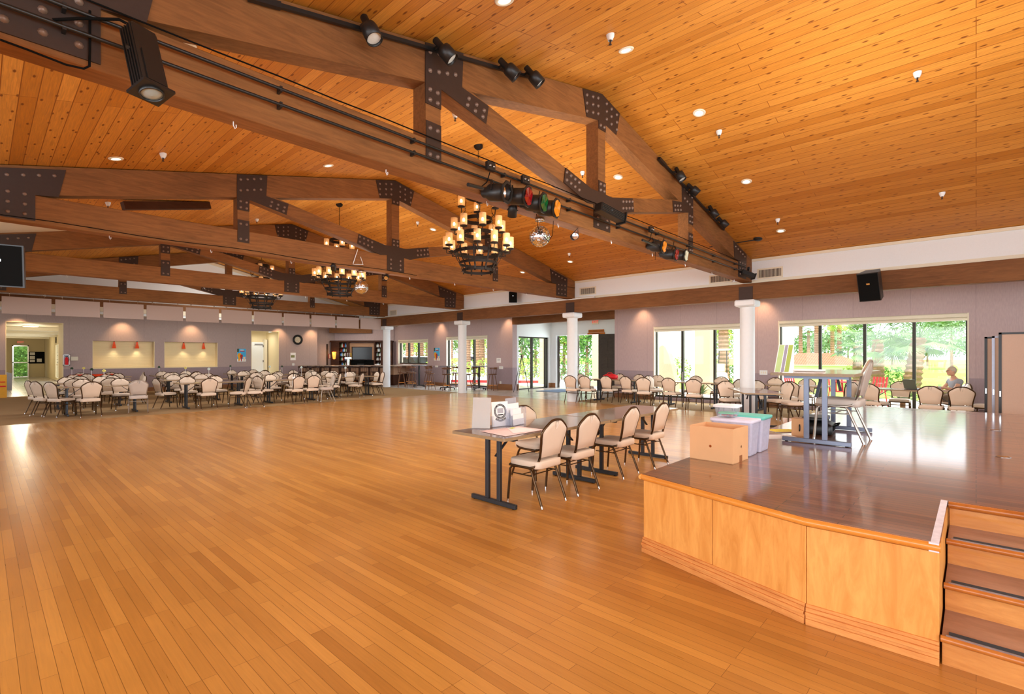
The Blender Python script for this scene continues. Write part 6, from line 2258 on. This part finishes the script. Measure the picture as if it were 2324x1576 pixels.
for s in (-1, 1):          # hands: palm, four fingers and a thumb
    hp = [(s * .12, .355, .80), (s * .11, .40, .80)]
    he = [(0, 1)]
    hr = [.024, .028]
    for k, (dx, l) in enumerate(((-.027, .062), (-.009, .072), (.009, .068), (.027, .052))):
        b_ = len(hp)
        hp += [(s * .11 + dx, .43, .80), (s * .11 + dx * 1.1, .43 + l * .5, .797), (s * .11 + dx * 1.1, .43 + l * .9, .78)]
        he += [(1, b_), (b_, b_ + 1), (b_ + 1, b_ + 2)]
        hr += [.010, .009, .007]
    b_ = len(hp)
    hp += [(s * .11 - s * .035, .395, .793), (s * .11 - s * .055, .425, .786)]
    he += [(0, b_), (b_, b_ + 1)]
    hr += [.011, .009]
    skinned('hand', hp, he, hr, M['skin'], bd, 0, 1)
# shirt and shorts follow the body
skinned('shirt', [(0, -.03, .58), (0, -.05, .7), (0, -.05, .84), (0, -.03, .97), (.155, -.04, .95), (.205, .02, .85), (-.155, -.04, .95), (-.205, .02, .85)],
        [(0, 1), (1, 2), (2, 3), (3, 4), (4, 5), (3, 6), (6, 7)], [(.165, .125), (.155, .12), (.17, .12), (.13, .1), .075, .064, .075, .064], M['tshirt'], pr)
skinned('shorts', [(0, -.02, .53), (.09, .0, .53), (.1, .2, .54), (.11, .36, .525), (-.09, 0, .53), (-.1, .2, .54), (-.11, .36, .525)], [(0, 1), (1, 2), (2, 3), (0, 4), (4, 5), (5, 6)],
        [(.16, .12), .1, .094, .085, .1, .094, .085], M['shorts'], pr)
hd = thing('head', None, None, (0, .035, 1.175))
hd.parent = pr
mb = MB()
mb.ball((0, 0, 0), .092, 20, (.82, 1.0, 1.22))
mb.ball((0, .035, -.055), .055, 14, (1, 1, 1))            # jaw
mb.ball((0, .095, -.01), .016, 10, (.8, 1.2, 1.5))        # nose
for s in (-1, 1):
    mb.ball((s * .076, -.005, -.01), .02, 8, (.4, .8, 1.3))
mb.build('face', M['skin'], hd)
mb = MB()
for s in (-1, 1):
    mb.ball((s * .03, .082, .012), .009, 8)
mb.build('eyes', M['ink'], hd)
MB().beam((-.02, .088, -.05), (.02, .088, -.05), .008, .006).build('mouth', M['red_drink'], hd)
mb = MB()
mb.ball((0, -.012, .02), .094, 18, (.86, .98, 1.15))
mb.build('hair', M['hair'], hd)
MB().tube([(.06, .07, .014), (.03, .098, .014), (0, .1, .012), (-.03, .098, .014), (-.06, .07, .014)], .003, 6).build('glasses', M['black'], hd)

lp = thing('laptop', 'open laptop with its dark lid towards the camera on the window table', 'laptop', (15.12, 1.05, .752), math.radians(228))
M['laptop'] = mat('laptop_lid', srgb(96, 100, 84), .35)
MB().box((0, 0, .01), (.34, .24, .018), 0, .004).build('keyboard_base', M['grey_metal'], lp)
MB().box((0, -.15, .12), (.34, .012, .23), 0, .003, Matrix.Rotation(.25, 3, 'X')).build('lid', M['laptop'], lp)
t = thing('water_glass', 'clear drinking glass beside the laptop', 'glass', (15.25, .62, .752))
MB().lathe([(0, .003), (.028, .003), (.034, .13), (.031, .13), (.026, .008)], n=14).build('glass_body', M['acrylic'], t)

# ------------------------------------------------------------------ outside
M['lawn'] = mat('lawn', srgb(150, 188, 84), .9, spec=.1, noise=(3, .25))
M['paving'] = mat('pale_paving', srgb(232, 222, 206), .8, noise=(2, .06))
M['asphalt'] = mat('sunlit_asphalt', srgb(196, 194, 194), .85, noise=(3, .06))
M['stucco'] = mat('tan_stucco', srgb(204, 186, 156), .9, noise=(24, .12), spec=.1)
M['stucco_white'] = mat('white_stucco', srgb(232, 230, 224), .9, noise=(20, .03), spec=.1)
M['gravel'] = mat('gravel_bed', srgb(206, 178, 148), .9, noise=(26, .35), spec=.1)
M['bark'] = timber('palm_bark', srgb(176, 140, 108), srgb(112, 84, 64), .9, (4, 4, 30), .7)
M['red_paint'] = mat('red_paint', srgb(206, 40, 44), .45)
struct('ground_lawn', MB().bb(16.6, 260, -160, 260, -.3, -.12), M['lawn'])
m = MB().bb(16.5, 22.5, -12, 40, -.3, -.03)
struct('ground_patio', m, M['paving'])
struct('ground_parking', MB().bb(22.5, 75, 13, 120, -.3, -.06), M['asphalt'])
struct('ground_planting_bed', MB().bb(16.52, 18.2, -4, 9, -.3, -.01), M['gravel'])
struct('ground_rear', MB().bb(-8, 16, 49.7, 62, -.3, -.02), M['paving'])


def leafmat(name, a, b):
    m_ = mat(name, srgb(*a), .6, spec=.2)
    t_ = NT(m_)
    tc = t_.n('TexCoord')
    n1 = t_.n('TexNoise', Scale=2.2, Detail=4.0)
    t_.l(tc.outputs['Object'], n1.inputs[0])
    t_.l(t_.ramp(n1.outputs['Fac'], [(.35, srgb(*a)), (.65, srgb(*b))]), t_.p.inputs['Base Color'])
    t_.p.inputs['Subsurface Weight'].default_value = 0
    return m_


M['leaf_y'] = leafmat('yellow_green_leaves', (186, 206, 96), (120, 160, 60))
M['leaf_g'] = leafmat('green_leaves', (110, 156, 66), (60, 110, 50))
M['leaf_p'] = leafmat('pale_leaves', (170, 192, 150), (104, 142, 104))
M['leaf_b'] = leafmat('blue_green_fronds', (132, 166, 96), (70, 112, 66))


def crown(mb, c, R, n, size, flat_=1.0):
    c = Vector(c)
    for _ in range(n):
        while True:
            v = Vector((random.uniform(-1, 1), random.uniform(-1, 1), random.uniform(-1, 1)))
            if .25 < v.length < 1: break
        p = c + Vector((v.x * R[0], v.y * R[1], v.z * R[2]))
        a = Vector((random.uniform(-1, 1), random.uniform(-1, 1), random.uniform(-1, 1))).normalized()
        b = a.cross(Vector((random.uniform(-1, 1), random.uniform(-1, 1), random.uniform(-1, 1)))).normalized()
        s = size * random.uniform(.6, 1.3)
        mb.add([p - a * s, p - b * s * .4, p + a * s, p + b * s * .4], [[0, 1, 2, 3]])


def tree(px, d, h, R, m, label, n=900, size=.22, gz=-.1):
    p = at_d(px, 0, d)
    p.z = gz
    t = thing('tree', label, 'tree', p, 0, 'trees outside')
    MB().tube([(0, 0, 0), (.05, .03, h * .4), (0, 0, h - R[2] * .4)], [.16, .12, .07], 8).build('trunk', M['bark'], t)
    mb = MB()
    for k in range(5):
        a = k * 1.3
        crown(mb, (R[0] * .45 * math.cos(a), R[1] * .45 * math.sin(a), h - R[2] * (.3 + .35 * (k % 2))), (R[0] * .65, R[1] * .65, R[2] * .7), n // 5, size)
    tag(mb.build('foliage', m, t), kind='stuff')
    return t


def shrub(x, y, R, m, label, n=350, size=.09, z=0.0, name='shrub'):
    t = thing(name, label, 'shrub', (x, y, z), 0, 'shrubs outside')
    mb = MB()
    crown(mb, (0, 0, R[2] * .85), R, n, size)
    tag(mb.build('foliage', m, t), kind='stuff')
    MB().tube([(0, 0, -.1), (0, 0, R[2])], [.04, .02], 6).build('stem', M['bark'], t)
    return t


def frond(mb, base, az, el, L, n=14, droop=.7, fan=False, w=.03):
    az_v = Vector((math.cos(az), math.sin(az), 0))
    pts = []
    p = Vector(base)
    e = el
    for i in range(7):
        pts.append(p.copy())
        p = p + (az_v * math.cos(e) + Vector((0, 0, math.sin(e)))) * (L / 6)
        e -= droop / 6 * (1 + i * .25)
    for p0, p1 in zip(pts[:-1], pts[1:]):
        mb.beam(p0, p1, .02, .015)
    side = az_v.cross(Vector((0, 0, 1))).normalized()
    if fan:
        c = pts[4]
        f = (pts[6] - pts[3]).normalized()
        for k in range(n):
            a = (k / (n - 1) - .5) * 3.0
            dd = (f * math.cos(a) + side * math.sin(a)).normalized()
            q = c + dd * L * .42 - Vector((0, 0, .12 * L * abs(math.sin(a))))
            s = (side * math.cos(a) - f * math.sin(a)) * w
            mb.add([c, c.lerp(q, .5) + s, q, c.lerp(q, .5) - s], [[0, 1, 2, 3]])
    else:
        for k in range(n):
            u = .15 + .85 * k / n
            i = min(5, int(u * 6))
            c = pts[i].lerp(pts[i + 1], u * 6 - i)
            f = (pts[i + 1] - pts[i]).normalized()
            for s in (-1, 1):
                q = c + (side * s * .8 + f * .6).normalized() * L * .24 * (1.15 - u) ** .4 - Vector((0, 0, .06 * L))
                mb.add([c, c.lerp(q, .5) + f * w, q, c.lerp(q, .5) - f * w], [[0, 1, 2, 3]])


def palm(px, d, h, L, label, r=.16, fan=False, nf=26, m='leaf_y', skirt=False, gz=-.1, lean=0, n=14):
    p = at_d(px, 0, d)
    p.z = gz
    t = thing('palm_tree', label, 'palm tree', p, 0, 'palm trees outside')
    k = max(8, int(h / .22))
    prof = []
    for i in range(k + 1):
        z = h * i / k
        prof += [(r * (1.12 - .25 * i / k), z), (r * (.92 - .25 * i / k), z + h / k * .45)]
    Ml = Matrix.Rotation(lean, 3, 'X')
    MB().lathe(prof, n=12, M=Ml, smooth=False).build('trunk', M['bark'], t)
    top = Ml @ Vector((0, 0, h))
    mb = MB()
    for i in range(nf):
        frond(mb, top, i * 2.4, random.uniform(-.35 if skirt else -.2, 1.3), L * random.uniform(.85, 1.15), n, .6 if 'squat' in label else .9, fan, .028 if 'squat' in label else .03)
    tag(mb.build('fronds', M[m], t), kind='stuff')
    return t


# view through the four-pane window
palm(1992, 25, 2.35, 1.75, 'squat fan palm left of centre in the four-pane window', .30, True, 34, 'leaf_b', True, n=16)
palm(2066, 22, 2.35, 1.6, 'squat fan palm with a thick leaning trunk, centre of the four-pane window', .34, True, 34, 'leaf_b', True, lean=.12, n=16)
palm(1946, 29, 2.1, 1.5, 'smaller squat fan palm behind, left in the four-pane window', .26, True, 28, 'leaf_b', True, n=16)
for px, d, h, l in ((1817, 48, 4.9, 'tall thin palm at the left end of the four-pane window'), (1835, 58, 4.4, 'shorter distant palm second from the left in the four-pane window'), (1853, 46, 7.5, 'tall palm trunk at the first mullion of the four-pane window'),
                    (1889, 50, 6.6, 'tall slim palm right of the first mullion'), (1905, 44, 4.6, 'bushy palm with a thick trunk above the tiled roof')):
    palm(px, d, h, 1.5, l, .2, True, 26, 'leaf_y' if d < 50 else 'leaf_g', False, n=12)
tree(2160, 58, 7.6, (4.6, 4.6, 3.2), M['leaf_p'], 'large pale feathery tree at the right end of the four-pane window', 4200, .22)
tree(2105, 80, 5.6, (4.0, 4.0, 2.4), M['leaf_p'], 'pale tree behind the fan palms, right of centre', 1600, .25)
tree(2025, 85, 5.0, (6.0, 4.0, 2.2), M['leaf_g'], 'dark green tree between the two fan palm trunks', 1600, .25)
tree(1925, 75, 5.0, (3.5, 4.0, 2.2), M['leaf_g'], 'green tree behind the tiled roof', 1400, .25)
tree(1880, 70, 4.8, (3.0, 3.0, 2.0), M['leaf_p'], 'pale tree left behind the tiled roof', 1200, .25)
tree(1830, 80, 4.2, (5.0, 4.0, 2.0), M['leaf_g'], 'distant green tree behind the tall thin palms', 1400, .25)
tree(2200, 90, 4.6, (6.0, 4.0, 2.4), M['leaf_g'], 'distant green tree at the far right of the lawn', 1200, .3)
# little house with a tiled roof
M['rooftile'] = mat('terracotta_tiles', srgb(226, 150, 112), .8, noise=(3, .12))
t_ = NT(M['rooftile'])
tcx = t_.n('TexCoord')
wv = t_.n('TexWave', Scale=2.6)
wv.bands_direction = 'X'
t_.l(tcx.outputs['Object'], wv.inputs[0])
t_.l(t_.mix(wv.outputs['Fac'], srgb(160, 76, 52), srgb(212, 126, 92)), t_.p.inputs['Base Color'])
hp = at_d(1868, 0, 42)
t = thing('house', 'low white house with a terracotta tiled roof beyond the patio', 'house', (hp.x, hp.y, -1.2), math.radians(-68))
MB().bb(-3.2, 2.2, -2, 2, 0, 2.05).build('walls', M['stucco_white'], t)
mb = MB()
mb.add([(-3.6, -2.4, 2.0), (2.6, -2.4, 2.0), (2.6, 2.4, 2.0), (-3.6, 2.4, 2.0), (-1.8, 0, 2.95), (.8, 0, 2.95)], [[0, 1, 5, 4], [2, 3, 4, 5], [1, 2, 5], [3, 0, 4], [3, 2, 1, 0]])
mb.build('roof', M['rooftile'], t)
MB().bb(-3.65, 2.65, -2.45, 2.45, 1.92, 2.0).build('eaves', M['stucco'], t)
for x in (-2.2, .6):
    MB().bb(x, x + .5, -2.03, -2, 1.0, 1.6).build('window', M['steel'], t)
# flower bed on the lawn
M['flowers'] = mat('yellow_flowers', srgb(236, 208, 80), .8, noise=(8, .5))
q = at_d(2130, 0, 33)
t = tag(MB().lathe([(0, .12), (1.4, .1), (1.9, 0)], n=24).build('flower_bed', M['flowers']), 'yellow flower bed on the lawn', 'flower bed', kind='stuff')
t.location = (q.x, q.y, -.12)
t.scale = (1, 1.6, 1)


def yucca(x, y, s, label, z=0.0, n=46):
    t = thing('yucca', label, 'spiky plant', (x, y, z), 0, 'spiky plants outside the windows')
    mb = MB()
    for i in range(n):
        az = i * 2.399
        el = .15 + 1.25 * (i / n)
        d = Vector((math.cos(az) * math.cos(el), math.sin(az) * math.cos(el), math.sin(el)))
        sd = Vector((-math.sin(az), math.cos(az), 0)) * .022 * s * 1.6
        b_ = Vector((0, 0, .18 * s))
        tip = b_ + d * s * random.uniform(.6, .8) - Vector((0, 0, .08 * s))
        md = b_ + d * s * .35
        mb.add([b_ - sd * .6, md - sd, tip, md + sd, b_ + sd * .6], [[0, 1, 2, 3, 4]])
    tag(mb.build('leaves', M['leaf_b'], t), kind='stuff')
    MB().cyl((0, 0, -.02), (0, 0, .25 * s), .06 * s, n=8).build('stem', M['bark'], t)


yucca(17.3, 5.15, .95, 'spiky yucca just outside the three-pane window, left of the nearest column')
yucca(17.6, 7.2, .8, 'small spiky yucca low in the middle of the three-pane window')
yucca(18.2, 1.55, 1.1, 'spiky yucca outside behind the silver chair on the stage')
yucca(17.6, 2.3, 1.0, 'spiky yucca outside left of the laptop table')
yucca(17.6, .95, .9, 'spiky yucca outside behind the laptop')
# red garden chairs
for x, y, r, l in ((18.6, 3.2, 2.0, 'red garden chair outside, left behind the stage table'), (18.9, 2.3, 1.2, 'red garden chair outside, right behind the stage table'), (18.7, 4.4, 2.6, 'red garden chair outside, seen between the nearest column and the stage table')):
    t = thing('garden_chair', l, 'chair', (x, y, -.02), r, 'red garden chairs')
    mb = MB()
    for k in range(5):
        mb.bb(-.22, .22, -.2 + k * .09, -.13 + k * .09, .42, .44)
    mb.build('seat', M['red_paint'], t)
    mb = MB()
    for k in range(5):
        mb.beam((-.18 + k * .09, -.22, .44), (-.18 + k * .09, -.34, .9), .05, .02, (0, 1, 0))
    mb.build('backrest', M['red_paint'], t)
    for a in (-.2, .2):
        for b in (-.2, .2):
            MB().cyl((a, b, .42), (a * 1.15, b * 1.3, 0), .015, n=6).build('leg', M['red_paint'], t)
t = thing('garden_table', 'round red garden table outside the four-pane window', 'table', (19.2, 3.0, -.02))
MB().lathe([(0, .7), (.5, .7), (.5, .73), (0, .73)], n=24).build('tabletop', M['red_paint'], t)
MB().cyl((0, 0, 0), (0, 0, .7), .03, n=8).lathe([(0, 0), (.25, 0), (.25, .02), (0, .03)], n=16).build('pedestal', M['red_paint'], t)

# stucco walls and columns of the porch
def stuc(name, px0, px1, X0, z1, m, label, dep=.6, scallop=False):
    a, b = at_x(px0, X0), at_x(px1, X0)
    y0, y1 = min(a.y, b.y), max(a.y, b.y)
    t = thing(name, label, 'wall' if scallop else 'column', (X0 + dep / 2, (y0 + y1) / 2, -.03), 0, 'stucco porch parts outside')
    w = (y1 - y0) / 2
    if scallop:
        pts = [(-w, 0), (w, 0), (w, z1), (w * .8, z1 + .05), (w * .6, z1 - .06), (w * .4, z1 + .04), (w * .2, z1 + .05), (0, z1 - .02), (-w * .3, z1 - .3), (-w * .6, z1 - .8), (-w * .85, z1 - 1.3), (-w, z1 - 1.5)]
        MB().prism(pts, Matrix(((0, 0, 1, -dep / 2), (1, 0, 0, 0), (0, 1, 0, 0), (0, 0, 0, 1))), dep).build('stucco', m, t)
    else:
        MB().bb(-dep / 2, dep / 2, -w, w, 0, z1, .02).build('shaft', m, t)
        MB().bb(-dep / 2 - .05, dep / 2 + .05, -w - .05, w + .05, 0, .25, .02).build('plinth', m, t)


stuc('garden_wall', 1486, 1534, 19.5, 1.95, M['stucco'], 'tan stucco wall with a curved shoulder in the left pane of the three-pane window', .35, True)
stuc('porch_column', 1576, 1612, 20.2, 3.4, M['stucco'], 'thick tan stucco column in the middle of the three-pane window')
stuc('porch_column', 1664, 1692, 19.0, 3.4, M['stucco_white'], 'pale stucco column beside the nearest white column, outside')
stuc('porch_column', 1343, 1358, 21.6, 3.2, M['stucco'], 'tan stucco column outside the open entrance doors')
stuc('porch_column', 1224, 1243, 21.4, 3.2, M['stucco'], 'tan stucco column seen through the side glass door')
stuc('porch_column', 1768, 1792, 19.6, 3.4, M['stucco_white'], 'white stucco column at the left end of the four-pane window')
q = at_d(1508, 0, 34)
t = thing('garden_building', 'plain white building beyond the stucco wall', 'building', (q.x, q.y, -.1), .75)
MB().bb(-2.2, 1.2, -2, 2, 0, 4.2).build('walls', M['stucco_white'], t)
MB().bb(-2.3, 1.3, -2.1, 2.1, 4.2, 4.35).build('roof_edge', M['white_trim'], t)
# golf cart
q = at_d(1616, 0, 25)
t = thing('golf_cart', 'white golf cart parked outside the three-pane window', 'golf cart', (q.x, q.y, -.03), math.radians(35))
M['cart_white'] = mat('cart_white', srgb(240, 240, 240), .3)
MB().bb(-.95, .95, -.55, .55, .28, .5, .05).bb(.35, 1.05, -.5, .5, .4, .85, .1).bb(-.95, -.35, -.5, .5, .45, .75, .06).build('body', M['cart_white'], t)
MB().bb(-.95, .75, -.6, .6, 1.82, 1.9, .03).build('canopy', M['cart_white'], t)
mb = MB()
for x0, x1 in ((-.85, -.8), (.75, .5)):
    for y in (-.48, .48):
        mb.tube([(x0, y, .5), (x1, y, 1.83)], .02, 6)
mb.build('canopy_post', M['black'], t)
MB().bb(-.5, -.05, -.5, .5, .7, .8, .03).box((-.5, 0, .98), (.08, 1.0, .4), 0, .03).build('seat', M['vinyl'], t)
MB().tube([(.5, .2, .85), (.25, .2, 1.05)], .015, 6).tube([(.25 + .0, .2 + .15 * math.cos(k * PI / 6), 1.05 + .15 * math.sin(k * PI / 6)) for k in range(12)], .012, 5, True).build('steering_wheel', M['black'], t)
for x in (-.7, .72):
    for y in (-.52, .52):
        MB().cyl((x, y - .08, .22), (x, y + .08, .22), .22, n=18).build('wheel', M['blackmatte'], t)


def car(px, d, rz, col, label):
    q = at_d(px, 0, d)
    t = thing('car', label, 'car', (q.x, q.y, -.06), rz, 'cars in the car park')
    mm = mat('car_paint', srgb(*col), .25, spec=.7, coat=.6)
    Mx = Matrix(((1, 0, 0, 0), (0, 0, 1, -.85), (0, 1, 0, 0), (0, 0, 0, 1)))
    MB().prism([(-2.2, .3), (2.2, .3), (2.25, .6), (2.1, .85), (1.2, .98), (-2.1, .98), (-2.25, .7)], Mx, 1.7).build('body', mm, t)
    MB().prism([(-1.9, .98), (1.1, .98), (.5, 1.45), (-1.5, 1.48)], Matrix(((1, 0, 0, 0), (0, 0, 1, -.72), (0, 1, 0, 0), (0, 0, 0, 1))), 1.44).build('cabin_glass', M['screen'], t)
    MB().prism([(-1.5, 1.45), (.5, 1.43), (.4, 1.52), (-1.4, 1.54)], Matrix(((1, 0, 0, 0), (0, 0, 1, -.7), (0, 1, 0, 0), (0, 0, 0, 1))), 1.4).build('roof', mm, t)
    for x in (-1.4, 1.4):
        for y in (-.78, .78):
            MB().cyl((x, y - .1, .33), (x, y + .1, .33), .33, n=20).build('wheel', M['blackmatte'], t)


car(919, 40, math.radians(100), (150, 160, 170), 'grey car in the left pane of the small three-pane window')
car(941, 54, math.radians(80), (60, 70, 92), 'dark blue car behind the first mullion of the small window')
car(960, 44, math.radians(120), (230, 230, 232), 'white car in the right pane of the small window')
car(1068, 57, math.radians(70), (236, 236, 238), 'white car seen through the glass door beside the column')
# trees and palms beyond the car park and the entrance
for px, d, h, l in ((925, 60, 7.5, 'palm in the left pane of the small window'), (934, 52, 6.0, 'palm with a pale trunk near the first mullion of the small window'), (957, 56, 6.6, 'palm in the right pane of the small window'), (1023, 50, 6.2, 'palm in the left part of the glass door'),
                    (1063, 48, 7.2, 'palm right of the column in the glass door'), (1083, 42, 6.2, 'pale palm trunk in the right pane of the glass door'), (1094, 46, 7.0, 'palm trunk at the right edge of the glass door')):
    palm(px, d, h, 1.9, 'tall ' + l, .24, True, 30, 'leaf_y', True, n=12)
for i, (px, d, h, R, l) in enumerate(((912, 75, 5.5, (4, 4, 3), 'yellow-green tree left in the small window'), (945, 80, 5.2, (4, 4, 3), 'yellow-green tree in the middle of the small window'), (968, 70, 5.2, (3.4, 3.4, 3), 'yellow-green tree right in the small window'),
                                      (1020, 66, 5.6, (3.6, 3.6, 3.2), 'yellow-green tree left in the glass door'), (1060, 70, 5.8, (4, 4, 3.2), 'yellow-green tree in the middle of the glass door'), (1098, 62, 5.4, (3, 3, 3), 'yellow-green tree at the right of the glass door'),
                                      (1185, 42, 4.8, (2.4, 2.4, 2.6), 'bright tree left in the side glass door'), (1215, 46, 5.0, (2.4, 2.4, 2.6), 'bright tree in the middle of the side glass door'), (1280, 44, 4.8, (2.2, 2.2, 2.6), 'bright tree left of the column by the entrance'),
                                      (1332, 40, 4.8, (2.4, 2.4, 2.8), 'bright tree through the open entrance doors'), (1541, 48, 5.6, (1.8, 1.8, 3.2), 'vine-covered tree in the left pane of the three-pane window'), (1650, 50, 5.0, (2.6, 2.6, 3.0), 'bright tree behind the golf cart'))):
    tree(px, d, h, R, M['leaf_y'] if i % 3 else M['leaf_g'], l, 1500, .2)
palm(1642, 27, 4.4, 1.8, 'thick scaly palm trunk right of the golf cart', .3, False, 18, 'leaf_y', False)
for px, d, R, l in ((1187, 34, (1.4, 1.4, .8), 'low green hedge clump in the side glass door'), (1213, 39, (1.4, 1.4, .9), 'low green shrub right in the side glass door'), (1275, 33, (1.2, 1.2, .8), 'low shrub left of the entrance column'), (1335, 31, (1.2, 1.2, .9), 'low shrub outside the open doors'),
                    (1030, 40, (1.4, 1.4, .8), 'spiky low shrub in the glass door, left'), (1090, 38, (1.4, 1.4, .8), 'low shrub in the glass door, right'), (982, 34, (1.2, 1.2, .7), 'low shrub in the small window'),
                    (1537, 30, (.8, .8, .9), 'green shrub beside the curved stucco wall'), (1656, 31, (.8, .8, .6), 'low palm-like shrub behind the golf cart'), (1960, 30, (1.2, 1.2, .7), 'pale shrub below the fan palms, left'), (2015, 27, (1.3, 1.3, .6), 'pale shrub between the fan palm trunks')):
    q = at_d(px, 0, d)
    shrub(q.x, q.y, R, M['leaf_g'] if d % 2 else M['leaf_y'], l, 420, .1, -.1)
a, b = at_z(1000, 868.5, -.05), at_z(1240, 871, -.05)
tag(MB().beam(a + Vector((0, 0, .08)), b + Vector((0, 0, .08)), .4, .16).build('red_curb', M['red_paint']), 'red painted kerb across the drive outside', 'kerb')
# hedge behind the hallway door
t = thing('hedge', 'leafy green hedge right outside the far hallway door', 'hedge', (2.2, 51.6, 0), 0)
mb = MB()
for k in range(2600):
    p = Vector((random.uniform(-2, 2), random.uniform(-.4, .4), random.uniform(0, 2.6)))
    a = Vector((random.uniform(-1, 1), random.uniform(-1, 1), random.uniform(-1, 1))).normalized() * .09
    b = Vector((random.uniform(-1, 1), random.uniform(-1, 1), random.uniform(-1, 1))).normalized() * .05
    mb.add([p - a, p - b, p + a, p + b], [[0, 1, 2, 3]])
tag(mb.build('foliage', M['leaf_g'], t), kind='stuff')
MB().bb(-2, 2, .3, .5, 0, 2.6).build('inner_branches', M['leaf_g'], t)

# lettering becomes plain mesh
dg = bpy.context.evaluated_depsgraph_get()
for o in [o for o in COL.objects if o.type == 'FONT']:
    me = bpy.data.meshes.new_from_object(o.evaluated_get(dg))
    n_ = bpy.data.objects.new(o.name, me)
    n_.parent = o.parent
    n_.location = o.location
    n_.rotation_euler = o.rotation_euler
    n_.scale = o.scale
    nm = o.name
    bpy.data.objects.remove(o)
    n_.name = nm
    COL.objects.link(n_)
